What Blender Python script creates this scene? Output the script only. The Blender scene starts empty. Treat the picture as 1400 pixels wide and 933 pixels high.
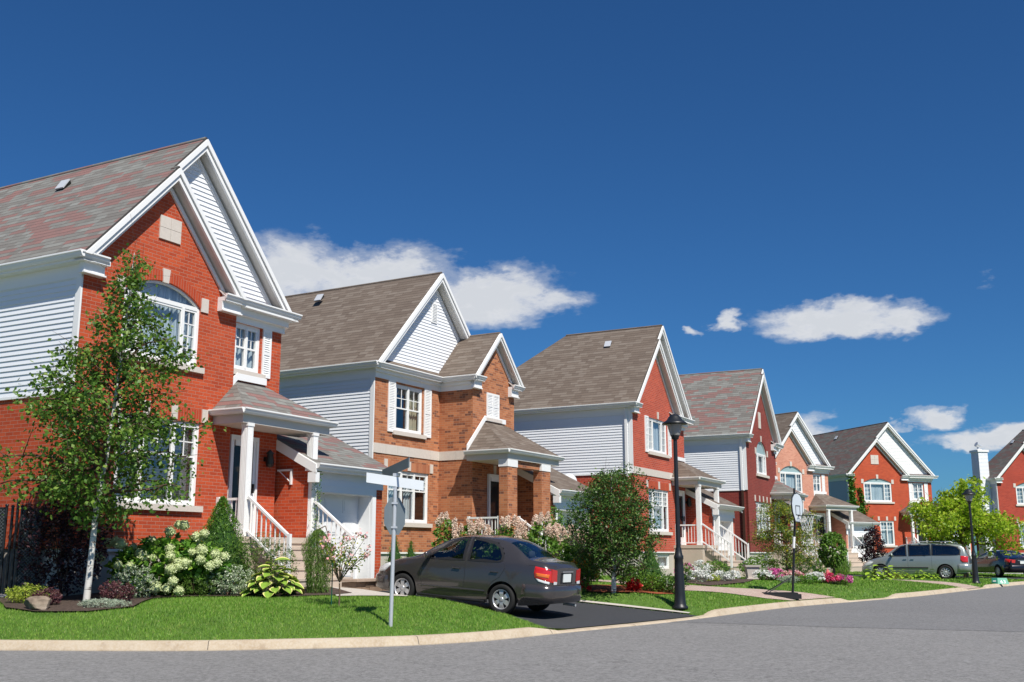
import bpy, math, random
import numpy as np
from mathutils import Vector, Matrix
from mathutils.geometry import tessellate_polygon, delaunay_2d_cdt
random.seed(7); rng = np.random.default_rng(7)
R = math.radians
scn = bpy.context.scene
COL = scn.collection
CAMZ = 1.5; F_PX = 1456.; YH = 758.; TILT = math.atan((YH-466.5)/F_PX)
ZR = .08                                    # street level

# ------------------------------------------------------------------ objects
def tag(o, label=None, cat=None, group=None, kind=None):
    if label: o['label'] = label
    if cat: o['category'] = cat
    if group: o['group'] = group
    if kind: o['kind'] = kind
    return o
def empty(name, loc=(0,0,0), rz=0, label=None, cat=None, group=None):
    o = bpy.data.objects.new(name, None); COL.objects.link(o)
    o.empty_display_size = .2
    o.location = loc; o.rotation_euler = (0,0,rz)
    return tag(o, label, cat, group)
def copy_tree(o, parent=None):
    c = o.copy(); COL.objects.link(c); c.parent = parent
    for ch in o.children: copy_tree(ch, c)
    return c

class MB:
    """collects shapes and links them as one mesh object"""
    def __init__(s): s.v=[]; s.f=[]; s.m=[]; s.sm=[]; s.tint=None
    def add(s, vs, fs, m=0, smooth=False):
        b=len(s.v); s.v += [tuple(p) for p in vs]
        for f in fs: s.f.append(tuple(b+i for i in f)); s.m.append(m); s.sm.append(smooth)
    def quad(s,a,b,c,d,m=0): s.add([a,b,c,d],[(0,1,2,3)],m)
    def box(s,x0,x1,y0,y1,z0,z1,m=0):
        if x0>x1:x0,x1=x1,x0
        if y0>y1:y0,y1=y1,y0
        if z0>z1:z0,z1=z1,z0
        s.add([(x0,y0,z0),(x1,y0,z0),(x1,y1,z0),(x0,y1,z0),(x0,y0,z1),(x1,y0,z1),(x1,y1,z1),(x0,y1,z1)],
              [(0,3,2,1),(4,5,6,7),(0,1,5,4),(1,2,6,5),(2,3,7,6),(3,0,4,7)],m)
    def tube(s,p0,p1,r0,r1=None,n=8,m=0,cap=True,smooth=True):
        if r1 is None:r1=r0
        p0=Vector(p0);p1=Vector(p1);d=(p1-p0)
        if d.length<1e-6:return
        d.normalize(); a=Vector((0,0,1)) if abs(d.z)<.9 else Vector((1,0,0))
        x=d.cross(a).normalized();y=d.cross(x)
        vs=[];fs=[]
        for i in range(n):
            t=2*math.pi*i/n; e=x*math.cos(t)+y*math.sin(t); vs+= [p0+e*r0,p1+e*r1]
        for i in range(n):
            j=(i+1)%n; fs.append((2*i,2*j,2*j+1,2*i+1))
        s.add(vs,fs,m,smooth)
        if cap:
            s.add([vs[2*i] for i in range(n)],[tuple(range(n))],m)
            s.add([vs[2*i+1] for i in range(n)],[tuple(range(n-1,-1,-1))],m)
    def path(s,pts,rs,n=8,m=0):
        for i in range(len(pts)-1): s.tube(pts[i],pts[i+1],rs[i],rs[i+1],n,m,cap=(i==len(pts)-2 or i==0))
    def lathe(s,prof,c=(0,0,0),n=24,m=0,axis='z',smooth=True,closed=False):
        vs=[];fs=[];k=len(prof)
        for i in range(n):
            t=2*math.pi*i/n
            for r,z in prof:
                if axis=='z': vs.append((c[0]+r*math.cos(t),c[1]+r*math.sin(t),c[2]+z))
                elif axis=='y': vs.append((c[0]+r*math.cos(t),c[1]+z,c[2]+r*math.sin(t)))
        for i in range(n):
            j=(i+1)%n
            for q in range(k-1): fs.append((i*k+q,j*k+q,j*k+q+1,i*k+q+1))
        s.add(vs,fs,m,smooth)
    def prism(s,poly,depth,T,m=0,mside=None):
        """poly in 2d, extruded; T(x,y,d)->3d, d from 0..depth"""
        n=len(poly); tri=tessellate_polygon([[Vector((p[0],p[1],0)) for p in poly]])
        A=[T(p[0],p[1],0) for p in poly]; B=[T(p[0],p[1],depth) for p in poly]
        s.add(A,[tuple(t) for t in tri],m); s.add(B,[tuple(t)[::-1] for t in tri],m)
        s.add(A+B,[(i,(i+1)%n,n+(i+1)%n,n+i) for i in range(n)],m if mside is None else mside)
    def panel(s,outer,holes,T,reveal=.13,m=0,mrev=None):
        loops=[[Vector((p[0],p[1],0)) for p in outer]]+[[Vector((p[0],p[1],0)) for p in h] for h in holes]
        tri=tessellate_polygon(loops); flat=[p for l in loops for p in l]
        s.add([T(p.x,p.y,0) for p in flat],[tuple(t) for t in tri],m)
        for h in holes:
            n=len(h); A=[T(p[0],p[1],0) for p in h]+[T(p[0],p[1],reveal) for p in h]
            s.add(A,[(i,(i+1)%n,n+(i+1)%n,n+i) for i in range(n)],m if mrev is None else mrev)
    def slab(s,poly,t,m=0,mb=1,ms=1):
        """roof slab: poly is the top outline (3d, planar), t thickness along z"""
        n=len(poly); P=[Vector(p) for p in poly]; Q=[p-Vector((0,0,t)) for p in P]
        nn=sum(((P[i].cross(P[(i+1)%n])) for i in range(n)),Vector())
        if nn.z<0: P=P[::-1];Q=Q[::-1]
        s.add(P,[tuple(range(n))],m); s.add(Q,[tuple(range(n-1,-1,-1))],mb)
        s.add(P+Q,[(i,n+i,n+(i+1)%n,(i+1)%n) for i in range(n)],ms)
    def build(s,name,mats,parent=None,recalc=False,weld=False):
        me=bpy.data.meshes.new(name)
        if not isinstance(mats,(list,tuple)): mats=[mats]
        me.from_pydata(s.v,[],s.f)
        for m in mats: me.materials.append(m)
        k=len(mats)-1
        me.polygons.foreach_set('material_index',[min(q,k) for q in s.m])
        me.polygons.foreach_set('use_smooth',s.sm)
        if weld or recalc:
            import bmesh
            bm=bmesh.new(); bm.from_mesh(me)
            if weld: bmesh.ops.remove_doubles(bm,verts=bm.verts,dist=1e-4)
            bmesh.ops.recalc_face_normals(bm,faces=bm.faces); bm.to_mesh(me); bm.free()
        boxuv(me)
        if s.tint is not None:
            at=me.attributes.new('tint','FLOAT','FACE'); at.data.foreach_set('value',s.tint)
        o=bpy.data.objects.new(name,me); COL.objects.link(o)
        if parent: o.parent=parent
        return o
def boxuv(me):
    nl=len(me.loops)
    if nl==0: return
    uv=me.uv_layers.new(name='UVMap')
    co=np.empty(len(me.vertices)*3,np.float32); me.vertices.foreach_get('co',co); co=co.reshape(-1,3)
    no=np.empty(len(me.polygons)*3,np.float32); me.polygons.foreach_get('normal',no); no=no.reshape(-1,3)
    lt=np.empty(len(me.polygons),np.int32); me.polygons.foreach_get('loop_total',lt)
    vi=np.empty(nl,np.int32); me.loops.foreach_get('vertex_index',vi)
    N=np.repeat(no,lt,axis=0); P=co[vi]
    flat=np.abs(N[:,2])>.999
    t=np.stack([-N[:,1],N[:,0],np.zeros(nl)],1); l=np.linalg.norm(t,axis=1,keepdims=True); t=t/np.maximum(l,1e-6)
    t[flat]=(1,0,0)
    # keep the tangent pointing one way so both slopes of a roof match
    b=np.cross(N,t); b[b[:,2]<0]*=-1; b[flat]=(0,1,0)
    out=np.stack([(P*t).sum(1),(P*b).sum(1)],1).astype(np.float32)
    uv.data.foreach_set('uv',out.ravel())

# ------------------------------------------------------------------ materials
class NT:
    def __init__(s,name):
        s.mat=bpy.data.materials.new(name); s.mat.use_nodes=True; s.n=s.mat.node_tree.nodes; s.l=s.mat.node_tree.links
        s.n.clear(); s.out=s.n.new('ShaderNodeOutputMaterial'); s.b=s.n.new('ShaderNodeBsdfPrincipled')
        s.l.new(s.b.outputs[0],s.out.inputs[0]); s.b.inputs['Specular IOR Level'].default_value=.3
    def N(s,t,**k):
        n=s.n.new('ShaderNode'+t)
        for a,v in k.items():
            if a.startswith('i_'): n.inputs[a[2:].replace('_',' ')].default_value=v
            else: setattr(n,a,v)
        return n
    def L(s,a,b): s.l.new(a,b)
    def math(s,op,a,b=None,c=None):
        n=s.n.new('ShaderNodeMath'); n.operation=op
        for i,x in enumerate((a,b,c)):
            if x is None: continue
            if isinstance(x,(int,float)): n.inputs[i].default_value=x
            else: s.l.new(x,n.inputs[i])
        return n.outputs[0]
    def mix(s,f,a,b,blend='MIX'):
        n=s.n.new('ShaderNodeMix'); n.data_type='RGBA'; n.blend_type=blend
        for i,x in ((0,f),(6,a),(7,b)):
            if isinstance(x,(int,float)): n.inputs[i].default_value=x
            elif isinstance(x,(tuple,list)): n.inputs[i].default_value=(*x,1) if len(x)==3 else x
            else: s.l.new(x,n.inputs[i])
        return n.outputs[2]
    def ramp(s,f,stops,interp='LINEAR'):
        n=s.n.new('ShaderNodeValToRGB'); n.color_ramp.interpolation=interp
        e=n.color_ramp.elements
        while len(e)<len(stops): e.new(.5)
        for i,(p,c) in enumerate(stops):
            e[i].position=p; e[i].color=(*c,1) if isinstance(c,(tuple,list)) else (c,c,c,1)
        s.l.new(f,n.inputs[0]); return n.outputs[0]
    def noise(s,vec,scale,detail=3,rough=.5,dist=0):
        n=s.n.new('ShaderNodeTexNoise'); n.inputs['Scale'].default_value=scale; n.inputs['Detail'].default_value=detail
        n.inputs['Roughness'].default_value=rough; n.inputs['Distortion'].default_value=dist
        if vec is not None: s.l.new(vec,n.inputs['Vector'])
        return n.outputs[0]
    def uv(s): return s.n.new('ShaderNodeUVMap').outputs[0]
    def obj(s): return s.n.new('ShaderNodeTexCoord').outputs['Object']
    def geo(s): return s.n.new('ShaderNodeNewGeometry').outputs['Position']
    def bump(s,h,strength=.3,dist=.01):
        n=s.n.new('ShaderNodeBump'); n.inputs['Strength'].default_value=strength; n.inputs['Distance'].default_value=dist
        s.l.new(h,n.inputs['Height']); s.l.new(n.outputs[0],s.b.inputs['Normal'])
    def col(s,c):
        if isinstance(c,(tuple,list)): s.b.inputs['Base Color'].default_value=(*c,1)
        else: s.l.new(c,s.b.inputs['Base Color'])
    def rough(s,r): s.b.inputs['Roughness'].default_value=r
def plain(name,c,rough=.6,var=.12,scale=3,metal=0,spec=.3,bump=0):
    t=NT(name); n=t.noise(t.obj(),scale,4)
    d=tuple(x*(1-var) for x in c); u=tuple(min(1,x*(1+var)) for x in c)
    t.col(t.mix(n,d,u)); t.rough(rough); t.b.inputs['Metallic'].default_value=metal; t.b.inputs['Specular IOR Level'].default_value=spec
    if bump: t.bump(t.noise(t.obj(),scale*12,3),bump,.005)
    return t.mat
def brickmat(name,c1,c2,mortar,dark=None,pd=.0,var=.25):
    t=NT(name); uv=t.uv()
    n=t.N('TexBrick'); n.offset=.5; n.inputs['Scale'].default_value=1
    n.inputs['Brick Width'].default_value=.215; n.inputs['Row Height'].default_value=.0712
    n.inputs['Mortar Size'].default_value=.0052; n.inputs['Mortar Smooth'].default_value=.25; n.inputs['Bias'].default_value=0
    n.inputs['Color1'].default_value=(0,0,0,1); n.inputs['Color2'].default_value=(1,1,1,1); n.inputs['Mortar'].default_value=(0,0,0,1)
    t.L(uv,n.inputs['Vector'])
    rv=n.outputs['Color']
    base=t.mix(rv,c1,c2)
    if dark:
        # dark bricks here and there
        row=t.math('FLOOR',t.math('DIVIDE',sep(t,uv)[1],.0712))
        sh=t.math('MULTIPLY',t.math('MODULO',row,2),.5)
        cl=t.math('FLOOR',t.math('ADD',t.math('DIVIDE',sep(t,uv)[0],.215),sh))
        cb=t.N('CombineXYZ'); t.L(cl,cb.inputs[0]); t.L(t.math('FLOOR',t.math('DIVIDE',sep(t,uv)[1],.0712)),cb.inputs[1])
        wn=t.N('TexWhiteNoise',noise_dimensions='2D'); t.L(cb.outputs[0],wn.inputs['Vector'])
        base=t.mix(t.math('LESS_THAN',wn.outputs['Value'],pd),base,dark)
    big=t.noise(uv,.8,4); base=t.mix(t.math('MULTIPLY',t.ramp(big,[(.35,0),(.7,1)]),var*1.3),base,tuple(x*.6 for x in c1)); st2=t.noise(uv,.35,6,.7,.6); base=t.mix(t.math('MULTIPLY',t.ramp(st2,[(.5,0),(.75,1)]),.22),base,tuple(min(1,x*.9+.08) for x in c2))
    fine=t.noise(uv,45,2); base=t.mix(t.math('MULTIPLY',fine,.25),base,tuple(min(1,x*1.3+.02) for x in c2))
    colr=t.mix(n.outputs['Fac'],base,mortar); t.col(colr); t.rough(.85)
    h=t.math('ADD',t.math('MULTIPLY',t.math('SUBTRACT',1,n.outputs['Fac']),1),t.math('MULTIPLY',fine,.25))
    t.bump(h,.5,.006); return t.mat
def sep(t,v):
    n=t.N('SeparateXYZ'); t.L(v,n.inputs[0]); return n.outputs
def soldiermat(name,c1,c2,mortar):
    t=NT(name); u,v,_=sep(t,t.uv()); cb=t.N('CombineXYZ'); t.L(v,cb.inputs[0]); t.L(u,cb.inputs[1])
    n=t.N('TexBrick'); n.offset=0; n.inputs['Scale'].default_value=1
    n.inputs['Brick Width'].default_value=.9; n.inputs['Row Height'].default_value=.0712
    n.inputs['Mortar Size'].default_value=.005; n.inputs['Mortar Smooth'].default_value=.2
    n.inputs['Color1'].default_value=(*c1,1); n.inputs['Color2'].default_value=(*c2,1); n.inputs['Mortar'].default_value=(*mortar,1)
    t.L(cb.outputs[0],n.inputs['Vector']); t.col(n.outputs['Color']); t.rough(.85)
    t.bump(t.math('SUBTRACT',1,n.outputs['Fac']),.5,.006); return t.mat
def shinglemat(name,cols,accent=None,pa=.25):
    """cols: list of 3 tones; rows 0.14 m, tabs of random width"""
    t=NT(name); uv=t.uv(); U,V,_=sep(t,uv)
    rh=.145; rowf=t.math('DIVIDE',V,rh); row=t.math('FLOOR',rowf); fr=t.math('SUBTRACT',rowf,row)
    w1=t.N('TexWhiteNoise',noise_dimensions='1D'); t.L(row,w1.inputs['W'])
    def cell(width,seed):
        c=t.math('FLOOR',t.math('ADD',t.math('DIVIDE',U,width),t.math('MULTIPLY',w1.outputs[0],7.+seed)))
        cb=t.N('CombineXYZ'); t.L(c,cb.inputs[0]); t.L(row,cb.inputs[1]); cb.inputs[2].default_value=seed
        wn=t.N('TexWhiteNoise',noise_dimensions='3D'); t.L(cb.outputs[0],wn.inputs['Vector']); return wn.outputs[0]
    r=cell(.31,1.3)
    base=t.ramp(r,[(0,cols[0]),(.45,cols[1]),(1,cols[2])])
    if accent:
        r2=cell(.62,5.1); cl=t.noise(uv,1.6,2)
        base=t.mix(t.math('GREATER_THAN',t.math('ADD',r2,t.math('MULTIPLY',cl,.25)),1.19-pa*.85),base,accent)
        r3=cell(.23,9.1); base=t.mix(t.math('MULTIPLY',r3,.28),base,(.03,.03,.03))
    g=t.noise(uv,160,2); base=t.mix(t.math('MULTIPLY',g,.4),base,tuple(min(1,x*1.9) for x in cols[2]))
    st=t.noise(uv,.5,4); base=t.mix(t.math('MULTIPLY',st,.25),base,cols[0])
    t.col(base); t.rough(.92)
    base2=t.mix(t.math('MULTIPLY',t.math('GREATER_THAN',fr,.86),.55),base,tuple(x*.35 for x in cols[0])); t.col(base2)  # shadow line below each upper course, painted into the colour
    t.bump(t.math('ADD',t.math('SUBTRACT',1,fr),t.math('MULTIPLY',r,.35)),.9,.012)
    return t.mat
def leafmat(name,c1,c2,c3=None,trans=.25,rough=.45):
    t=NT(name); a=t.N('Attribute',attribute_name='tint')
    st=[(0,c1),(.6,c2)]+([(1,c3)] if c3 else [(1,c2)])
    c=t.ramp(a.outputs['Fac'],st); t.col(c); t.rough(rough); t.b.inputs['Specular IOR Level'].default_value=.35
    tr=t.N('BsdfTranslucent'); t.L(t.mix(.5,c,tuple(min(1,x*1.6) for x in c2)),tr.inputs[0])
    m=t.N('MixShader'); m.inputs[0].default_value=trans; t.L(t.b.outputs[0],m.inputs[1]); t.L(tr.outputs[0],m.inputs[2]); t.L(m.outputs[0],t.out.inputs[0])
    return t.mat
def glassmat(name,tint=(.75,.82,.85),refl=.22,trans=True):
    t=NT(name); t.n.remove(t.b)
    g=t.N('BsdfGlossy'); g.inputs['Roughness'].default_value=.015; g.inputs[0].default_value=(.9,.95,1,1)
    tp=t.N('BsdfTransparent'); tp.inputs[0].default_value=(*tint,1)
    gg=t.N('NewGeometry'); dt=t.N('VectorMath',operation='DOT_PRODUCT'); t.L(gg.outputs['Incoming'],dt.inputs[0]); t.L(gg.outputs['Normal'],dt.inputs[1])
    c1=t.math('SUBTRACT',1,t.math('ABSOLUTE',dt.outputs['Value'])); fr=t.math('ADD',.04,t.math('MULTIPLY',t.math('POWER',c1,5),.96))
    m=t.N('MixShader'); f=t.math('MINIMUM',t.math('ADD',t.math('MULTIPLY',fr,1.2),refl),1); t.L(f,m.inputs[0])
    t.L(tp.outputs[0],m.inputs[1]); t.L(g.outputs[0],m.inputs[2])
    wv=t.noise(t.obj(),1.2,2); bp=t.N('Bump'); bp.inputs['Strength'].default_value=.04; bp.inputs['Distance'].default_value=.02
    t.L(wv,bp.inputs['Height']); t.L(bp.outputs[0],g.inputs['Normal'])
    t.L(m.outputs[0],t.out.inputs[0]); return t.mat
def paintmat(name,c,metal=.5,rough=.32,coat=1):
    t=NT(name); n=t.noise(t.obj(),900,1)
    t.col(t.mix(n,tuple(x*.85 for x in c),tuple(min(1,x*1.2) for x in c))); t.b.inputs['Metallic'].default_value=metal
    t.rough(rough); t.b.inputs['Coat Weight'].default_value=coat; t.b.inputs['Coat Roughness'].default_value=.04
    return t.mat

M={}
M['brick_orange']=brickmat('brick orange red',(.36,.046,.015),(.55,.086,.026),(.43,.21,.15))
M['brick_tan']=brickmat('brick tan flashed',(.29,.088,.038),(.54,.21,.092),(.42,.27,.18),dark=(.11,.042,.034),pd=.085)
M['brick_red3']=brickmat('brick red',(.38,.046,.022),(.54,.082,.036),(.45,.27,.22))
M['brick_dark']=brickmat('brick dark red',(.2,.028,.022),(.27,.042,.03),(.27,.12,.1))
M['brick_pink']=brickmat('brick pink',(.52,.19,.12),(.66,.3,.2),(.6,.42,.36))
M['brick_far']=brickmat('brick far orange',(.40,.05,.019),(.54,.082,.027),(.42,.16,.1))
M['soldier']=soldiermat('brick soldier',(.4,.05,.018),(.48,.07,.024),(.42,.2,.14))
M['soldier_tan']=soldiermat('brick soldier tan',(.34,.1,.045),(.52,.2,.095),(.42,.28,.19))
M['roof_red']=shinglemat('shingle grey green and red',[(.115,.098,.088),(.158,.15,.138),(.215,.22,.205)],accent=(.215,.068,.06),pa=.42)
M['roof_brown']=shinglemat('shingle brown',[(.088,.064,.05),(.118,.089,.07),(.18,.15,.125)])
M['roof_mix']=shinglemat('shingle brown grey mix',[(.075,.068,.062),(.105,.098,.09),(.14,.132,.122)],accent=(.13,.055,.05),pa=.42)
M['white']=plain('white paint',(.84,.84,.83),.42,.03,2)
M['vinyl']=plain('white vinyl siding',(.80,.82,.85),.4,.03,.7)
M['vinyl_far']=plain('grey blue siding',(.52,.56,.62),.5,.04,.7)
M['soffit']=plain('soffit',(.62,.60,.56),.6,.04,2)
M['stone']=plain('cast stone',(.62,.56,.50),.85,.1,14,bump=.3)
M['concrete']=plain('foundation concrete',(.50,.46,.41),.9,.12,2.5,bump=.3)
M['steps']=plain('step concrete',(.53,.44,.36),.9,.12,3,bump=.3)
M['curtain']=None
M['dark']=plain('dark room',(.02,.02,.022),.9,.1,2)
M['brown']=plain('brown downpipe',(.06,.028,.02),.5,.1,6)
M['black']=plain('black metal',(.012,.013,.014),.4,.1,6,spec=.5)
M['rubber']=plain('tyre rubber',(.018,.018,.018),.8,.1,10)
M['blackplastic']=plain('black plastic',(.02,.02,.022),.5,.1,10)
M['chrome']=plain('chrome',(.8,.8,.82),.12,.02,3,metal=1)
M['alloy']=plain('silver wheel paint',(.55,.55,.56),.35,.04,5,metal=.6)
M['galv']=plain('galvanised steel',(.62,.64,.66),.4,.12,30,metal=.45)
M['signback']=plain('bare aluminium sign back',(.23,.27,.29),.45,.08,5,metal=.35)
M['signblade']=plain('sign blade aluminium',(.74,.78,.80),.35,.06,5,metal=.15)
M['glass']=glassmat('window glass',(.8,.87,.9),.13)
M['carglass']=glassmat('car glass',(.55,.62,.62),.05)
M['darkglass']=glassmat('tinted car glass',(.06,.07,.08),.06)
M['lampglass']=NT('frosted lamp glass').mat
_t=M['lampglass'].node_tree.nodes
for n_ in _t:
    if n_.type=='BSDF_PRINCIPLED': n_.inputs['Base Color'].default_value=(.62,.6,.55,1); n_.inputs['Roughness'].default_value=.25; n_.inputs['Transmission Weight'].default_value=.55
def _curt(name,c1,c2,sc):
    t=NT(name); U,V,_=sep(t,t.uv()); w=t.N('TexWave'); w.inputs['Scale'].default_value=sc; w.inputs['Distortion'].default_value=1.2; w.inputs['Detail'].default_value=1
    t.L(t.uv(),w.inputs['Vector']); t.col(t.mix(w.outputs[1],c1,c2)); t.rough(.9); t.bump(w.outputs[1],.8,.04); return t.mat
M['curtain']=_curt('white curtain',(.62,.66,.68),(.78,.8,.8),2.2)
M['cream_curtain']=_curt('cream curtain',(.5,.42,.28),(.62,.55,.4),1.6)
def _blind():
    t=NT('dark blind'); U,V,_=sep(t,t.uv()); f=t.math('FRACT',t.math('DIVIDE',V,.05)); t.col(t.mix(t.math('GREATER_THAN',f,.75),(.11,.10,.09),(.04,.04,.04))); t.rough(.6); return t.mat
M['blind']=_blind()
def _wood(name,c):
    return plain(name,c,.8,.3,8,bump=.3)
M['bark']=_wood('brown bark',(.14,.095,.065)); M['twig']=_wood('twig bark',(.10,.06,.04))
def _birch():
    t=NT('birch bark'); tc=t.obj(); mp=t.N('Mapping'); mp.inputs['Scale'].default_value=(3,3,16); t.L(tc,mp.inputs[0])
    n=t.noise(mp.outputs[0],1.6,5,.6); t.col(t.ramp(n,[(0,(.05,.045,.04)),(.36,(.12,.11,.10)),(.44,(.62,.6,.56)),(1,(.74,.72,.69))])); t.rough(.7); t.bump(n,.3,.01); return t.mat
M['birch']=_birch()
def _asph(name,c,v,fine=.5):
    t=NT(name); g=t.geo(); a=t.noise(g,.35,5,.6); b=t.noise(g,60,3,.7); c2=t.noise(g,240,2,.8)
    base=t.mix(a,tuple(x*(1-v) for x in c),tuple(x*(1+v) for x in c))
    base=t.mix(t.math('MULTIPLY',t.math('SUBTRACT',t.ramp(b,[(.3,0),(.75,1)]),.25),fine*1.2),base,tuple(x*1.9 for x in c)); big2=t.noise(g,.11,6,.7,.8); base=t.mix(t.math('MULTIPLY',t.ramp(big2,[(.42,0),(.62,1)]),.22),base,tuple(x*.7 for x in c)); mid=t.noise(g,2.2,6,.75); base=t.mix(t.math('MULTIPLY',t.ramp(mid,[(.45,0),(.7,1)]),.25),base,tuple(x*1.35 for x in c))
    base=t.mix(t.math('MULTIPLY',t.ramp(c2,[(.45,0),(.7,1)]),fine*.8),base,tuple(x*.45 for x in c))
    gr=t.noise(g,19,3,.8); base=t.mix(t.math('MULTIPLY',t.ramp(gr,[(.48,0),(.62,1)]),fine*.75),base,tuple(x*1.7 for x in c)); base=t.mix(t.math('MULTIPLY',t.ramp(gr,[(.38,1),(.5,0)]),fine*.75),base,tuple(x*.5 for x in c))
    t.col(base); t.rough(.88)
    t.bump(t.math('ADD',t.math('ADD',b,c2),gr),.6,.01); return t,base
def _road():
    t,base=_asph('street asphalt',(.215,.211,.208),.12,.65)
    g=t.geo(); cr=t.N('TexVoronoi',feature='DISTANCE_TO_EDGE'); cr.inputs['Scale'].default_value=.28
    w=t.noise(g,.9,4,.6); mv=t.N('Mix'); mv.data_type='VECTOR'; 
    ad=t.N('VectorMath',operation='ADD'); sc=t.N('VectorMath',operation='SCALE'); nn=t.N('TexNoise'); nn.inputs['Scale'].default_value=.7; nn.inputs['Detail'].default_value=6; t.L(g,nn.inputs['Vector'])
    t.L(nn.outputs['Color'],sc.inputs[0]); sc.inputs['Scale'].default_value=1.6; t.L(g,ad.inputs[0]); t.L(sc.outputs[0],ad.inputs[1]); t.L(ad.outputs[0],cr.inputs['Vector'])
    f=t.math('MULTIPLY',t.math('LESS_THAN',cr.outputs[0],.003),.28)
    t.col(t.mix(f,base,(.06,.06,.06))); return t.mat
M['road']=_road()
M['road2']=_asph('newer street asphalt',(.18,.179,.181),.1,.6)[0].mat
M['drive']=_asph('new driveway asphalt',(.05,.052,.058),.12,.35)[0].mat
M['gravel']=_asph('grey gravel',(.42,.41,.40),.2,.9)[0].mat
def _curb():
    t=NT('curb concrete'); g=t.geo(); a=t.noise(g,1.3,5,.65); b=t.noise(g,25,4,.7)
    c=t.ramp(a,[(.25,(.34,.25,.16)),(.5,(.47,.38,.27)),(.75,(.52,.44,.33))]); c=t.mix(t.math('MULTIPLY',t.ramp(b,[(.4,0),(.7,1)]),.45),c,(.60,.55,.47)); 
    d=t.noise(g,5,5,.7); c=t.mix(t.math('MULTIPLY',t.ramp(d,[(.55,0),(.7,1)]),.55),c,(.32,.24,.17)); t.col(c)
    t.rough(.92); t.bump(b,.5,.01); return t.mat
M['curb']=_curb()
def _paver():
    t=NT('pink pavers'); g=t.geo(); n=t.N('TexBrick'); n.inputs['Scale'].default_value=1; n.inputs['Brick Width'].default_value=.2; n.inputs['Row Height'].default_value=.1
    n.inputs['Color1'].default_value=(.42,.30,.25,1); n.inputs['Color2'].default_value=(.5,.4,.34,1); n.inputs['Mortar'].default_value=(.22,.17,.14,1); n.inputs['Mortar Size'].default_value=.006
    t.L(g,n.inputs['Vector']); t.col(n.outputs[0]); t.rough(.9); return t.mat
M['paver']=_paver()
def _mulch(name,c1,c2):
    t=NT(name); g=t.geo(); a=t.noise(g,18,6,.75); t.col(t.ramp(a,[(.3,c1),(.7,c2)])); t.rough(.95); t.bump(a,1,.04); return t.mat
M['mulch']=_mulch('dark mulch',(.035,.022,.017),(.14,.10,.08)); M['redmulch']=_mulch('red mulch',(.22,.05,.022),(.45,.13,.055))
def _lawn():
    t=NT('lawn soil and grass'); g=t.geo(); a=t.noise(g,.5,5,.6); b=t.noise(g,9,5,.7); c=t.ramp(b,[(.3,(.05,.115,.016)),(.6,(.09,.19,.03)),(.8,(.15,.24,.05))])
    t.col(t.mix(t.math('MULTIPLY',a,.4),c,(.12,.16,.03))); t.rough(.95); t.bump(b,1,.05); return t.mat
M['lawn']=_lawn()
def _bladem():
    t=NT('grass blade'); a=t.N('Attribute',attribute_name='tint'); g=t.geo(); n=t.noise(g,.45,4,.55)
    c=t.ramp(a.outputs['Fac'],[(0,(.08,.20,.018)),(.5,(.15,.345,.032)),(.85,(.27,.46,.06)),(1,(.45,.46,.17))])
    n3=t.noise(g,1.7,5,.65); c=t.mix(t.math('MULTIPLY',t.ramp(n,[(.35,0),(.7,1)]),.5),c,(.24,.36,.06)); c=t.mix(t.math('MULTIPLY',t.ramp(n3,[(.5,0),(.72,1)]),.55),c,(.06,.16,.02)); c=t.mix(t.math('MULTIPLY',t.ramp(t.noise(g,.9,6,.7,.5),[(.62,0),(.75,1)]),.5),c,(.36,.36,.12)); t.col(c); t.rough(.5)
    tr=t.N('BsdfTranslucent'); t.L(c,tr.inputs[0]); m=t.N('MixShader'); m.inputs[0].default_value=.3; t.L(t.b.outputs[0],m.inputs[1]); t.L(tr.outputs[0],m.inputs[2]); t.L(m.outputs[0],t.out.inputs[0]); return t.mat
M['blade']=_bladem()
def _rock():
    t=NT('field stone'); a=t.noise(t.obj(),4,6,.65); t.col(t.ramp(a,[(.3,(.10,.075,.055)),(.55,(.27,.21,.16)),(.75,(.42,.36,.29))])); t.rough(.9); t.bump(a,.6,.03); return t.mat
M['rock']=_rock(); M['paver_pale']=plain('pale concrete pavers',(.50,.46,.41),.9,.2,9,bump=.3)
M['soldier_dark']=soldiermat('brick soldier dark',(.2,.028,.022),(.27,.04,.03),(.27,.12,.1)); M['soldier_pink']=soldiermat('brick soldier pink',(.52,.19,.12),(.66,.3,.2),(.6,.42,.36))
M['brick_red7']=brickmat('brick deep red',(.32,.033,.018),(.44,.055,.028),(.33,.15,.12))
# ------------------------------------------------------------------ house pieces
SL=1.095
def Tf(v0):  return lambda x,z,d:(x,v0+d,z)          # front wall, d goes inward
def Tl(u0):  return lambda x,z,d:(u0+d,x,z)          # left side wall
def Tr(u0):  return lambda x,z,d:(u0-d,x,z)          # right side wall
def boxT(mb,T,x0,x1,z0,z1,d0,d1,m=0):
    P=[T(x,z,d) for d in (d0,d1) for x,z in ((x0,z0),(x1,z0),(x1,z1),(x0,z1))]
    mb.add(P,[(0,1,2,3),(7,6,5,4),(0,4,5,1),(1,5,6,2),(2,6,7,3),(3,7,4,0)],m)
def clipz(poly,z0,z1):
    def cl(P,f):
        out=[]
        for i in range(len(P)):
            a,b=P[i],P[(i+1)%len(P)]; fa,fb=f(a),f(b)
            if fa>=0: out.append(a)
            if (fa>=0)!=(fb>=0):
                t=fa/(fa-fb); out.append((a[0]+(b[0]-a[0])*t,a[1]+(b[1]-a[1])*t))
        return out
    P=cl(poly,lambda p:p[1]-z0)
    if P: P=cl(P,lambda p:z1-p[1])
    return P
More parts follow.
